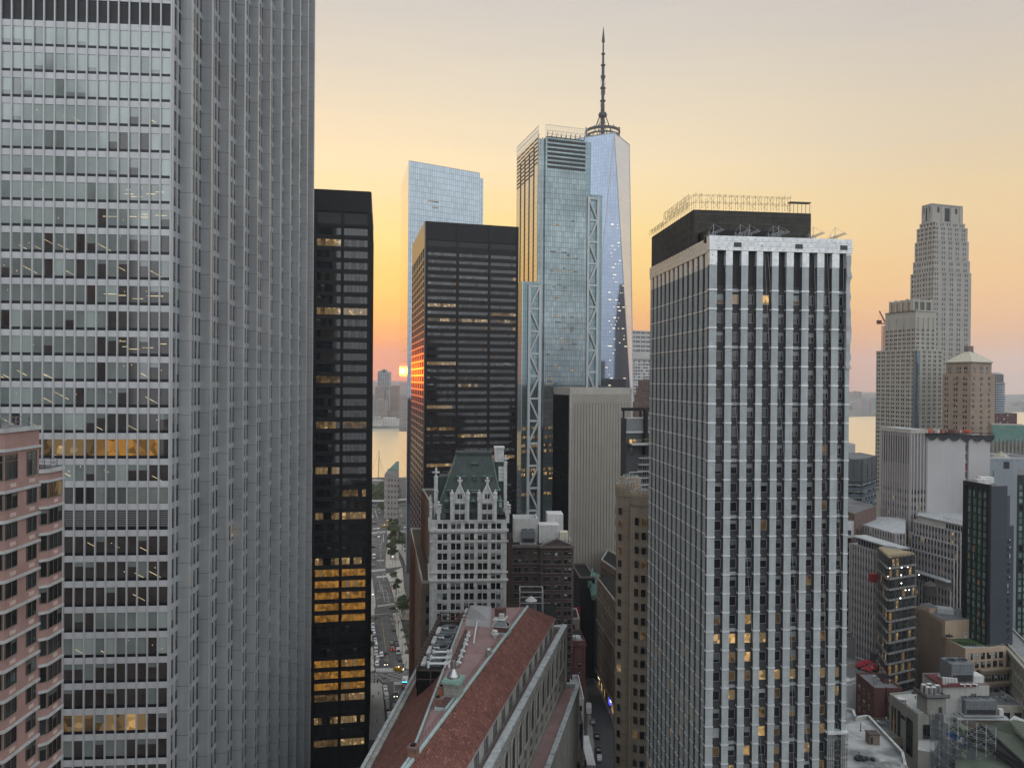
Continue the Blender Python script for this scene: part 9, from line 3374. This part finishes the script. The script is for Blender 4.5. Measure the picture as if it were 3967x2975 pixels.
far_cars = [(147, 940, 'truck', 'white', -s2, 'white box truck stopped on the far roadway'), (118, 1035, 'sedan', 'silver', xa, 'silver car pulling out beside the far roadway'), (130, 818, 'sedan', 'black', xa, 'black car crossing the painted island'), (204, 690, 'suv', 'black', -s2, 'black car with bright lamps before the avenue crossing'),
   (160, 690, 'sedan', 'grey', -s2, 'grey car left of the bright-lit car near the avenue'), (198, 630, 'truck', 'silver', -s2, 'silver truck waiting at the avenue'), (160, 607, 'sedan', 'white', xa, 'white car on the near lane of the avenue'), (155, 543, 'suv', 'grey', xa, 'grey car on the far lane of the avenue'),
   (404, 490, 'suv', 'white', xa, 'white car at the avenue corner under the trees'), (325, 583, 'suv', 'grey', xa, 'grey car turning at the avenue corner'), (215, 415, 'sedan', 'white', s2, 'white car nearest in the side street beyond the avenue'), (210, 398, 'sedan', 'black', s2, 'black car second in the side street beyond the avenue'),
   (203, 382, 'sedan', 'silver', s2, 'silver car third in the side street beyond the avenue'), (190, 366, 'sedan', 'black', s2, 'black car farthest in the side street beyond the avenue'), (112, 405, 'suv', 'white', s2, 'white car farthest in the left column beyond the avenue'), (122, 430, 'sedan', 'silver', s2, 'silver car second in the left column beyond the avenue'),
   (128, 452, 'sedan', 'white', s2, 'white car third in the left column beyond the avenue'), (135, 472, 'suv', 'white', s2, 'white car nearest the avenue in the left column'), (150, 1640, 'sedan', 'black', sd_, 'black car waiting just past the far zebra crossing')]
for (x, y, k_, c_, d_, l_) in far_cars:
 car(*c7(x, y), d_, k_, c_, l_, 'cars beyond the far crossing', head='lamps' in l_)
car(*c7(268, 572), xa, 'suv', 'yellow', 'yellow taxi on the near lane of the wide avenue', 'taxis', taxi=True)
car(*c7(308, 515), xa, 'sedan', 'yellow', 'yellow taxi at the far corner of the wide avenue', 'taxis', taxi=True)
ln_ = (G(2320, 2780).xy - G(2330, 2950).xy).normalized()
car(2297, 2800, ln_, 'suv', 'grey', 'grey car driving up the lane on the right of the bank', 'cars in the lamplit lane')
car(2313, 2855, ln_, 'sedan', 'black', 'black car in the middle of the lamplit lane', 'cars in the lamplit lane')
car(2322, 2942, ln_, 'suv', 'silver', 'silver car nearest in the lamplit lane', 'cars in the lamplit lane')
car(2319, 2908, ln_, 'sedan', 'black', 'black car just ahead of the nearest car in the lane', 'cars in the lamplit lane')
car(2281, 2755, ln_, 'truck', 'white', 'white box truck parked behind the bank in the lane', 'cars in the lamplit lane')
p = G(*c8(497, 830))
T = Thing('food_truck', 'white food truck with a glowing cyan sign by the bank kerb', 'truck', p)
f_ = Fr(p.xy - Vc((tw.y, -tw.x))*-1.2, p.xy - Vc((tw.y, -tw.x))*1.2)
f_ = Fr(p.xy + Vc((tw.y, -tw.x))*1.2, p.xy - Vc((tw.y, -tw.x))*1.2)
f_ = Fr(p.xy + Vc((-1.2, 0)), p.xy + Vc((1.2, .2)))
mb = MB(); mb.box(f_, 0, 2.4, 0, 6, .45, 2.9, PM['white']); mb.box(f_, .3, 1.4, 1, 2.4, 2.9, 3.3, STL); T.part('body', mb)
mb = MB(); mb.bx(f_, .1, 2.3, -.06, 0, 2.3, 2.75, mat('cyan_sign', (.1, .5, .6), .4, nz=0, emit=((.1, .75, 1), 2.5, 1, 0))); T.part('sign', mb)
mb = MB(); mb.bx(f_, .1, 2.3, -.05, 0, 1.2, 2.2, CGL); T.part('windscreen', mb)
for x_ in (.15, 2.25):
 for y_ in (1.0, 4.8):
  o = link(bpy.data.objects.new('wheel', _cars[('suv', 'white', False, False)][2])); o.parent = T.e; o.location = f_.at(x_, y_, .35) - T.loc
# -- people
CLO = [mat('dark_coat', (.02, .02, .024), .85, nz=0), mat('grey_coat', (.09, .09, .095), .85, nz=0), mat('brown_coat', (.07, .05, .035), .85, nz=0), mat('pale_shirt', (.4, .4, .39), .85, nz=0)]
SKIN = mat('skin', (.32, .19, .13), .6, nz=0)
HAIR = mat('dark_hair', (.02, .016, .013), .7, nz=0)
TRS = mat('dark_trousers', (.022, .023, .03), .85, nz=0)
def person_mesh(coat, stride, sit=False):
 """One continuous skinned figure 1.72 m tall, walking."""
 me = bpy.data.meshes.new('person_skin')
 s_ = stride
 V_ = [(0, 0, .92), (0, .01, 1.15), (0, 0, 1.38), (0, -.01, 1.48), (0, -.02, 1.56), (0, -.03, 1.68),
  (-.10, 0, .88), (-.10, -s_*.5, .5), (-.10, -s_*.55 + (.1 if s_ else 0), .08), (-.10, -s_*.75 - .1, .05),
  (.10, 0, .88), (.10, s_*.5, .5), (.10, s_*.95, .10), (.10, s_*.95 - .16, .05),
  (-.19, 0, 1.40), (-.24, s_*.3, 1.13), (-.24, s_*.25 - .1, .90), (-.24, s_*.25 - .13, .82),
  (.19, 0, 1.40), (.24, -s_*.3, 1.13), (.24, -s_*.35 - .1, .90), (.24, -s_*.35 - .13, .82)]
 R_ = [.15, .14, .16, .065, .10, .085, .095, .07, .05, .045, .095, .07, .05, .045, .07, .05, .038, .032, .07, .05, .038, .032]
 E_ = [(0, 1), (1, 2), (2, 3), (3, 4), (4, 5), (0, 6), (6, 7), (7, 8), (8, 9), (0, 10), (10, 11), (11, 12), (12, 13), (2, 14), (14, 15), (15, 16), (16, 17), (2, 18), (18, 19), (19, 20), (20, 21)]
 me.from_pydata(V_, E_, [])
 o = link(bpy.data.objects.new('tmp_person', me))
 sk = o.modifiers.new('skin', 'SKIN')
 lay = me.skin_vertices[0] if me.skin_vertices else None
 if lay is None:
  return None
 for i, r_ in enumerate(R_):
  lay.data[i].radius = (r_, r_*(.72 if i in (0, 1, 2) else 1))
 lay.data[0].use_root = True
 o.modifiers.new('sub', 'SUBSURF').levels = 1
 dg_ = bpy.context.evaluated_depsgraph_get()
 m2 = bpy.data.meshes.new_from_object(o.evaluated_get(dg_))
 m2.name = 'person'
 bpy.data.objects.remove(o)
 m2.materials.clear()
 for mt_ in (coat, TRS, SKIN, HAIR):
  m2.materials.append(mt_)
 for f_ in m2.polygons:
  z_ = f_.center.z
  f_.material_index = 1 if z_ < .86 else (0 if z_ < 1.49 else (3 if (z_ > 1.66 or f_.center.y > .01) else 2))
  if abs(f_.center.x) > .2 and z_ < .9:
   f_.material_index = 2
  f_.use_smooth = True
 return m2
PMESH = [person_mesh(CLO[i % 4], st) for i, st in enumerate((.22, .3, .0, .25, .12))]
def person(u, v, label, k, ang=0.0, z=.14, group=None, at=None):
 p = at or G(u, v, z)
 o = link(bpy.data.objects.new('person', PMESH[k % 5]))
 o.location = p; o.rotation_euler = (0, 0, ang)
 o['label'] = label; o['category'] = 'person'
 if group:
  o['group'] = group
 return o
person(*c8(173, 940), 'person in a dark coat walking alone in the middle of the plaza', 0, .3, group='people on the plaza')
person(*c8(231, 905), 'person in grey walking close to the plaza bollards', 1, .5, group='people on the plaza')
person(*c8(130, 1185), 'person in brown by the black tower wall on the lower plaza', 2, 0, group='people on the plaza')
person(*c8(211, 1185), 'person in a pale shirt crossing the lower plaza', 3, 1.0, group='people on the plaza')
person(*c8(253, 345), 'person crossing the middle of the roadway alone', 0, 1.5, z=.02)
walk = [(417, 95), (393, 110), (396, 165), (404, 172), (430, 165), (438, 168), (516, 585), (489, 620), (507, 618), (215, 785), (222, 782), (183, 615), (172, 540)]
wl_ = ['person at the far crossing on the right pavement', 'person standing by the far right kerb', 'person in the cluster on the right pavement', 'second person in the right pavement cluster', 'person walking near the shrubs on the right pavement', 'person beside the shrubs on the right pavement', 'person leaving the taxi crossing on the right', 'person waiting at the right end of the zebra crossing', 'second person waiting at the right end of the crossing',
 'person at the top edge of the plaza', 'second person at the top edge of the plaza', 'person at the left end of the zebra crossing', 'person walking on the left pavement']
for i, ((x, y), l_) in enumerate(zip(walk, wl_)):
 person(*c8(x, y), l_, i, i*1.3, group='people on the near pavements')
for i, (x, y) in enumerate(((340, 1130), (365, 1230), (430, 1340), (335, 1040), (490, 1380), (345, 1230), (150, 1560), (295, 1300), (420, 1440), (385, 1130), (440, 1350), (470, 1230))):
 person(*c7(x, y), 'one of the tiny walkers on the far tree-lined pavement', i, i*1.1, group='walkers on the far pavement')
for i, (u, v) in enumerate(((2338, 2690), (2366, 2775), (2378, 2805), (2370, 2790), (2345, 2760))):
 person(u, v, ['person before the lit shop in the lane', 'person by the blue shop sign in the lane', 'person near the lower end of the lane shopfronts', 'person beside the shop display in the lane', 'person at the lane kerb alone'][i], i, i, group='people in the lane')
person(0, 0, 'person in black sitting upright at the far parapet of the paved roof terrace', 2, 1.0, at=PZ(3508, 2728, 40.0))
# -- bollards, lamps, signals, bicycles
bm_ = MB(); bm_.lathe((0, 0), [(.13, 0), (.12, .85), (.15, .88), (.13, 1.0), (.03, 1.05)], BLK, 10)
bme = bm_.mesh('bollard')
for i in range(26):
 t = i/25
 x, y = 272 + (300 - 272)*t + 3*math.sin(t*3), 830 + (1180 - 830)*t
 o = link(bpy.data.objects.new('bollard', bme)); o.location = G(*c8(x, y), .14)
 o['label'] = 'one of the black bollards lining the plaza kerb'; o['category'] = 'bollard'; o['group'] = 'bollards along the plaza'
LPM = mat('lamp_post_metal', (.05, .052, .05), .5, metal=.3, nz=.1)
GLOB = mat('street_globe', (.8, .78, .7), .4, nz=0, emit=((1, .93, .78), 5.0, 1, 0))
def lamp_post(u, v, lab, h=8.5, arm=1.8, lit=True, g='street lamps'):
 p = G(u, v, .1)
 T = Thing('street_lamp', lab, 'street lamp', p, g)
 mb = MB(); mb.tube(p, p + Vc((0, 0, h)), .11, LPM, 6, r2=.07); mb.tube(p + Vc((0, 0, h)), p + Vc((-arm, -.2, h + .4)), .06, LPM, 5); mb.lathe(p, [(.22, p.z), (.2, p.z + .8), (.12, p.z + .9)], LPM, 8)
 T.part('pole', mb)
 mb = MB(); q = p + Vc((-arm, -.2, h + .3)); mb.box(Fr((q.x - .35, q.y - .14), (q.x + .35, q.y - .14)), 0, .7, 0, .28, q.z - .12, q.z + .08, GLOB if lit else STL); T.part('lamp_head', mb)
lamp_post(*c8(433, 330), 'street lamp at the far part of the right pavement', lit=False)
lamp_post(*c8(472, 500), 'street lamp halfway along the right pavement', lit=False)
lamp_post(*c8(186, 780), 'street lamp at the corner of the plaza crossing', lit=False)
lamp_post(*c7(395, 1060), 'tall street lamp under the far tree line', lit=True)
lamp_post(*c7(360, 1080), 'street lamp left of the tall lamp by the far trees', lit=False)
lamp_post(*c7(395, 1420), 'street lamp beside the overhead sign gantry', lit=False)
lamp_post(*c7(168, 1530), 'street lamp on the left kerb by the far zebra crossing', lit=True)
T = Thing('sign_gantry', 'pale lit banner strung across the roadway beyond the far crossing', 'gantry', G(*c7(300, 1330)))
a_, b_ = G(*c7(170, 1345), 0), G(*c7(350, 1335), 0)
mb = MB(); mb.tube(a_, a_ + Vc((0, 0, 6.5)), .13, LPM, 6); mb.tube(b_, b_ + Vc((0, 0, 6.5)), .13, LPM, 6); mb.tube(a_ + Vc((0, 0, 6.4)), b_ + Vc((0, 0, 6.4)), .1, LPM, 5)
T.part('frame', mb)
def signal(u, v, lab, col, ang=0):
 p = G(u, v, .1)
 T = Thing('traffic_signal', lab, 'traffic signal', p, 'traffic signals')
 mb = MB(); mb.tube(p, p + Vc((0, 0, 5.5)), .1, LPM, 6); mb.tube(p + Vc((0, 0, 5.4)), p + Vc((-2.2, 0, 5.7)), .07, LPM, 5); T.part('pole', mb)
 q = p + Vc((-2.2, -.1, 5.2))
 mb = MB(); mb.box(Fr((q.x - .18, q.y), (q.x + .18, q.y)), 0, .36, 0, .3, q.z - .5, q.z + .5, YPT); T.part('head', mb)
 mb = MB(); zz = q.z + (.32 if col == 'red' else -.32)
 mb.lathe((q.x, q.y - .08), [(.02, zz - .12), (.13, zz), (.02, zz + .12)], mat('signal_' + col, (.3, .05, .03), .4, nz=0, emit=(((1, .12, .05) if col == 'red' else (.2, 1, .5)), 6, 1, 0)), 8)
 T.part('lens', mb)
signal(*c8(183, 615), 'traffic signal at the left corner of the zebra crossing', 'green')
signal(*c7(405, 1400), 'traffic signal showing red right of the banner gantry', 'red')
signal(*c7(510, 1425), 'traffic signal showing red by the lit shop corner', 'red')
signal(*c7(135, 1475), 'traffic signal showing red on the left kerb beyond the crossing', 'red')
signal(*c7(330, 600), 'traffic signal showing red at the avenue corner', 'red')
# -- trees
TRK = mat('bark', (.06, .048, .038), .9, nz=.2)
_trees = []
for s_ in range(4):
 r_ = random.Random(50 + s_)
 cm = MB(); leaf_crown(cm, (0, 0, 6.3), 3.6, 3.2, 1300, .34, LEAF, r_, clumps=12)
 tm = MB(); tm.tube((0, 0, 0), (.1, 0, 3.6), .2, TRK, 7, r2=.13)
 for i in range(6):
  a = r_.uniform(0, 6.28); tm.tube((.1, 0, 3.0 + .25*i), (2.0*math.cos(a), 2.0*math.sin(a), 5.5 + r_.uniform(0, 2)), .09, TRK, 5, r2=.03)
 _trees.append((cm.mesh('crown'), tm.mesh('trunk')))
def tree(p, s, k, label, group):
 T = Thing('street_tree', label, 'tree', p, group)
 for nm, me in (('crown', _trees[k % 4][0]), ('trunk', _trees[k % 4][1])):
  o = link(bpy.data.objects.new(nm, me)); o.parent = T.e; o.scale = (s, s, s)
 T.e.rotation_euler = (0, 0, k*1.7)
for i, (x, y, s) in enumerate(((345, 660, 1.1), (372, 620, 1.2), (380, 740, 1.2), (345, 760, 1.0), (390, 830, 1.25), (350, 880, 1.15), (395, 930, 1.1), (340, 930, .9), (385, 690, 1.1), (400, 580, 1.1), (360, 560, 1.0), (410, 650, 1.1))):
 tree(G(*c7(x, y + 25), .14), s, i, 'leafy green tree in the dense row along the far right pavement', 'trees along the far right pavement')
for i, (x, y, s, l_) in enumerate(((380, 1195, .85, 'thin young tree on the far right pavement before the corner'), (410, 1330, .85, 'thin young tree next to the banner gantry'), (430, 1250, .7, 'smallest young tree near the glass tower foot'), (470, 1560, 1.15, 'round dark tree at the corner of the far zebra crossing'),
        (500, 1500, .9, 'dark tree behind the round tree at the far crossing'))):
 tree(G(*c7(x, y + 30), .14), s, i + 1, l_, 'single trees on the right pavement')
for i, (x, y, s, l_) in enumerate(((480, 95, 1.1, 'dark tree at the top of the planted strip by the bank'), (495, 60, 1.0, 'dark tree behind the planted strip by the bank'), (135, 330, .8, 'tree on the left pavement by the black tower'), (138, 450, .75, 'nearer tree on the left pavement by the black tower'))):
 tree(G(*c8(x, y + 20), .14), s, i, l_, 'trees by the near pavements')
for i, (x, y) in enumerate(((235, 400), (255, 430), (320, 410), (350, 440), (385, 400), (410, 440), (300, 440))):
 tree(G(*c7(x, y), .1), 1.15, i, 'tree round the foot of the green domed building', 'trees by the domed building')
mb = MB()
for i, (x, y) in enumerate(((500, 250), (515, 320), (530, 400), (540, 470), (520, 200))):
 q = G(*c8(x, y), .14)
 leaf_crown(mb, (q.x, q.y, .9), 2.6, .9, 300, .22, LEAF, random.Random(i))
o = struct('planting_bed', mb); o['kind'] = 'stuff'
mb = MB()
r_ = random.Random(99)
for i in range(34):
 q = PZ(r_.uniform(1405, 1500), r_.uniform(1935, 1958), 0)
 h = r_.uniform(9, 15)
 leaf_crown(mb, (q.x, q.y + r_.uniform(0, 110), h*.62), 7, h*.5, 420, .75, LEAF, r_, clumps=8)
o = struct('park_wood', mb); o['kind'] = 'stuff'
a_, b_ = PY(1425, 1948, 820), PY(1492, 1943, 820)
T = Thing('footbridge', 'long pale covered footbridge crossing the far avenue before the park trees', 'footbridge', (a_.x, a_.y, 0))
f_ = Fr((a_ - (b_ - a_)).xy, b_.xy)
mb = MB(); mb.box(f_, 0, f_.L, 0, 5, a_.z - 2.6, a_.z - 2.0, STL); mb.box(f_, 0, f_.L, 0, 5, a_.z + 1.6, a_.z + 2.4, WHT); T.part('deck', mb)
mb = MB(); mb.box(f_, 0, f_.L, .2, .4, a_.z - 2, a_.z + 1.6, GLASS2)
for i in range(24):
 mb.box(f_, f_.L*i/23, f_.L*i/23 + .25, 0, .18, a_.z - 2, a_.z + 1.6, STL)
T.part('glazing', mb)
for x in (.35, .7, .97):
 mb = MB(); mb.box(f_, f_.L*x, f_.L*x + 1.4, 1, 4, 0, a_.z - 2.6, BEIC); T.part('pier', mb)
c = pl(1493, 752); r = pl(1600, 740)
zc = lambda v: zat(1500, v, c)
GRA = mat('pink_grey_granite', (.29, .26, .245), .75, nz=.08, ns=.2)
B = building('domed_office_building', 'grey granite office block with a green domed roof by the river', c)
zt = zc(1838)
body = MB().prism([c, c + Vc((4, -7)), r, r + Vc((0, 40)), c + Vc((-3, 30))], 0, zt, GRA, ROOF)
f1 = Fr(c + Vc((4, -7)), r); f0 = Fr(c, c + Vc((4, -7)))
tr = MB()
for F_, n in ((f1, 8), (f0, 2)):
 punched(B, tr, F_, zt - 8*5.6 - 1.8, 8, 5.6, F_.L/n, [(F_.L/n*.32, F_.L/n*.36)], 2.4, 1.6, 'brown', GRA, .4, ncols=n, top_extra=1.7)
B.part('wall', body); B.part('facade', tr)
mb = MB(); q = f1.at(9, 16, 0)
mb.lathe(q, [(14, zt), (14, zc(1822)), (12.6, zc(1822)), (12.6, zc(1818)), (5.5, zc(1790)), (.1, zc(1788))], mat('green_dome', (.10, .19, .165), .6, nz=.12, sk=.2), 24, cap=False)
mb.lathe(q, [(14.2, zt), (14.2, zc(1820))], GTW, 24, cap=False)
B.part('dome', mb)
p = PZ(1469, 1866, -1.4)
T = Thing('sailing_yacht', 'moored yacht with a very tall bare mast on the golden river', 'yacht', p)
zt = zat(1468, 1741, p.xy)
mb = MB()
hull = []
f_ = Fr((p.x - 16, p.y + 2), (p.x + 12, p.y - 2))
n = 12
for i in range(n + 1):
 t = i/n; w = 3.2*math.sin(math.pi*min(1, .12 + .88*t)) ** .6
 hull.append((t*f_.L, w))
for i in range(n):
 (x0, w0), (x1, w1) = hull[i], hull[i + 1]
 for s_ in (-1, 1):
  mb.face([f_.at(x0, s_*w0*.6, -1.8), f_.at(x1, s_*w1*.6, -1.8), f_.at(x1, s_*w1, .6), f_.at(x0, s_*w0, .6)], WHT)
 mb.face([f_.at(x0, -w0, .6), f_.at(x1, -w1, .6), f_.at(x1, w1, .6), f_.at(x0, w0, .6)], WHT)
mb.box(f_, 8, 18, -1.4, 1.4, .6, 1.7, WHT)
T.part('hull', mb)
mm_ = mat('dark_mast', (.05, .045, .04), .5, nz=0)
mb = MB(); mb.tube(f_.at(15, 0, .5), Vc((p.x - .5, p.y, zt)), .34, mm_, 6, r2=.2); mb.tube(f_.at(15, 0, 3), f_.at(24, 0, 3.4), .2, mm_, 5); T.part('mast', mb)
mb = MB()
for (x, y) in ((27.5, 0), (24, 0), (1, 0), (15, 2.8), (15, -2.8), (19, 0)):
 mb.tube(f_.at(x, y, .6), Vc((p.x - .5, p.y, zt - (2 if x < 20 else 10))), .11, mm_, 4)
T.part('rigging', mb)
# -- far shore buildings
NJC = [mat('far_grey_tower', (.24, .28, .32), .6, nz=.08, ns=.05), mat('far_tan_tower', (.26, .235, .22), .8, nz=.08, ns=.05), mat('far_white_block', (.50, .49, .47), .8, nz=.05, ns=.05), mat('far_brick_tower', (.22, .17, .15), .8, nz=.08, ns=.05)]
def far_tower(u0, u1, vt, Y, label, m, fh=4.0, nc=6, dep=40, steps=(), vb=None):
 c = pl(u0, Y); r = pl(u1, Y)
 zt = zat((u0 + u1)/2, vt, (c + r)/2)
 B = building('far_building', label, c, group='buildings on the far shore')
 mb = MB().prism([c, r, r + Vc((0, dep)), c + Vc((0, dep))], 0, zt, m, ROOF)
 fr = Fr(c, r)
 for (a, b_, v2) in steps:
  z2 = zat((u0 + u1)/2, v2, (c + r)/2)
  mb.box(fr, fr.L*a, fr.L*b_, 4, dep - 4, zt, z2, m)
 n = int((zt - 6)/fh)
 tr = MB()
 for k in range(n):
  tr.bx(fr, 0, fr.L, -.8, 0, zt - (k + 1)*fh, zt - (k + 1)*fh + fh*.45, m)
 for i in range(nc + 1):
  x = fr.L*i/nc
  tr.bx(fr, max(0, x - fr.L*.02), min(fr.L, x + fr.L*.02), -1.0, 0, 0, zt, m)
 if n > 0:
  for k in range(min(n, 14)):
   for i in range(nc):
    win(B, fr, fr.L*(i + .1)/nc, fr.L*.8/nc, zt - (k + 1)*fh + fh*.45, fh*.55, 'grey', 1, None, y=-.1, nvar=3)
 B.part('wall', mb); B.part('facade', tr)
 return B
far_tower(1463, 1508, 1441, 2420, 'tallest hazy glass tower across the river with a stepped top', NJC[0], 4.2, 5, steps=((.05, .7, 1436), (.35, .65, 1430)))
far_tower(1454, 1487, 1500, 2330, 'hazy tan apartment tower directly left of the tallest far tower', NJC[1], 3.6, 6, steps=((.1, .6, 1496),))
far_tower(1453, 1494, 1550, 2260, 'lower hazy balconied block in front of the far towers', NJC[1], 3.6, 7, steps=((.2, .7, 1545),))
far_tower(1512, 1552, 1497, 2330, 'hazy brick tower at the right of the far group', NJC[3], 3.4, 7, steps=((.15, .5, 1493), (.6, .9, 1494)))
far_tower(1425, 1447, 1535, 2500, 'hazy low tower half hidden by the black tower edge', NJC[0], 4, 4)
far_tower(1430, 1470, 1612, 2230, 'hazy low white office block on the far quay', NJC[2], 4, 6, 30)
far_tower(1490, 1552, 1590, 2300, 'hazy wide low block behind the white terraces', NJC[1], 4, 10, 30)
far_tower(1425, 1480, 1626, 2165, 'left wing of the white terrace housing on the far waterfront', NJC[2], 3.2, 9, 26)
far_tower(1478, 1546, 1622, 2180, 'curved right wing of the white terrace housing on the far waterfront', NJC[2], 3.2, 11, 26, steps=((.1, .8, 1618),))
far_tower(3343, 3358, 1547, 3450, 'slim hazy tower left of its twin across the river', NJC[0], 4, 3, 30)
far_tower(3378, 3394, 1543, 3450, 'slim hazy tower beside the lattice tower across the river', NJC[0], 4, 3, 30)
far_tower(3290, 3340, 1528, 5200, 'hazy domed church group on the far ridge', NJC[3], 6, 4, 60, steps=((.6, .7, 1515), (.75, .83, 1517), (.9, .98, 1517), (.1, .4, 1518)))
r_ = random.Random(41)
for i in range(16):
 u = r_.choice([r_.uniform(3270, 3400), r_.uniform(3920, 3990), r_.uniform(1425, 1555)])
 Y = r_.uniform(3600, 5200) if u > 2000 else r_.uniform(2600, 3600)
 w = r_.uniform(4, 14)
 far_tower(u, u + w, HV(u) + (EYE - r_.uniform(16, 36))/Y*FPX, Y, 'small hazy block scattered on the far shore', r_.choice(NJC), 4.5, 3, 30)
mb = MB()
q = [PZ(u, 1668, 0).xy for u in (1400, 1560)]
f_ = Fr(q[0], q[1]); mb.box(f_, 0, f_.L, 0, 24, -3, 3.0, BEIC); struct('quay', mb)
# -- towers behind the viewer (reflected in the glass; two are added to darken low floors and panes)
def rear(x, y, w, d, h, m, label, tiers=(), spire=0):
 B = building('rear_tower', label, (x, y))
 mb = MB(); mb.prism([(x - w/2, y - d/2), (x + w/2, y - d/2), (x + w/2, y + d/2), (x - w/2, y + d/2)], 0, h, m, ROOF)
 z = h
 for (f2, hh) in tiers:
  mb.prism([(x - w*f2/2, y - d*f2/2), (x + w*f2/2, y - d*f2/2), (x + w*f2/2, y + d*f2/2), (x - w*f2/2, y + d*f2/2)], z, z + hh, m, ROOF)
  z += hh
 B.part('wall', mb)
 if spire:
  s2_ = MB(); s2_.lathe((x, y), [(w*.1, z), (w*.07, z + spire*.4), (.2, z + spire)], STL, 8); B.part('spire', s2_)
 F_ = Fr((x + w/2, y + d/2), (x - w/2, y + d/2))
 n = int(w/4)
 for k in range(0, int(h/4) - 1):
  for i in range(n):
   win(B, F_, F_.L*(i + .25)/n, F_.L*.5/n, 3 + 4*k, 2.2, 'brown' if random.random() < .93 else 'lit', 1, None, nvar=2)
DKB = mat('reflected_brick', (.16, .115, .09), .85, nz=.12, ns=.2)
rear(-160, -105, 44, 40, 215, DKB, 'art deco brick tower with stepped crown reflected in the grey office tower glass', ((.75, 25), (.5, 18), (.3, 12)), 22)
rear(-225, -70, 60, 40, 150, DKB, 'broad brick block reflected low in the grey office tower glass')
rear(-80, -110, 60, 40, 168, DKB, 'brick office block standing behind the viewpoint')
rear(70, -120, 80, 40, 120, STB, 'stone block behind the viewpoint on the right')
rear(-300, -60, 50, 60, 185, STB, 'stone tower behind the viewpoint on the far left')
rear(-150, -34, 130, 30, 112, DKB, 'unseen long brick block added behind the viewpoint to darken the lower floors')  # added blocker, dims the lower floors and their panes
rear(480, 40, 180, 70, 132, STB, 'unseen wide stone block added far to the right to darken glass reflections')  # added so the glass towers reflect something dark low down
rear(190, -90, 60, 50, 95, DKB, 'lower brick block behind the viewpoint on the far right')
# == windows, then the air
finish_windows()
hz = bpy.data.materials.new('haze_air'); hz.use_nodes = True
t = hz.node_tree; t.nodes.clear()
pv = t.nodes.new('ShaderNodeVolumePrincipled'); ot = t.nodes.new('ShaderNodeOutputMaterial')
pv.inputs['Color'].default_value = (.76, .87, 1.0, 1); pv.inputs['Density'].default_value = 0.000085; pv.inputs['Anisotropy'].default_value = 0.5
t.links.new(pv.outputs[0], ot.inputs['Volume'])
mb = MB(); mb.box(WORLD, -9500, 9500, -600, 13500, -5, 600, hz)
if True:
 o = struct('haze', mb); o['kind'] = 'stuff'; weld(o)
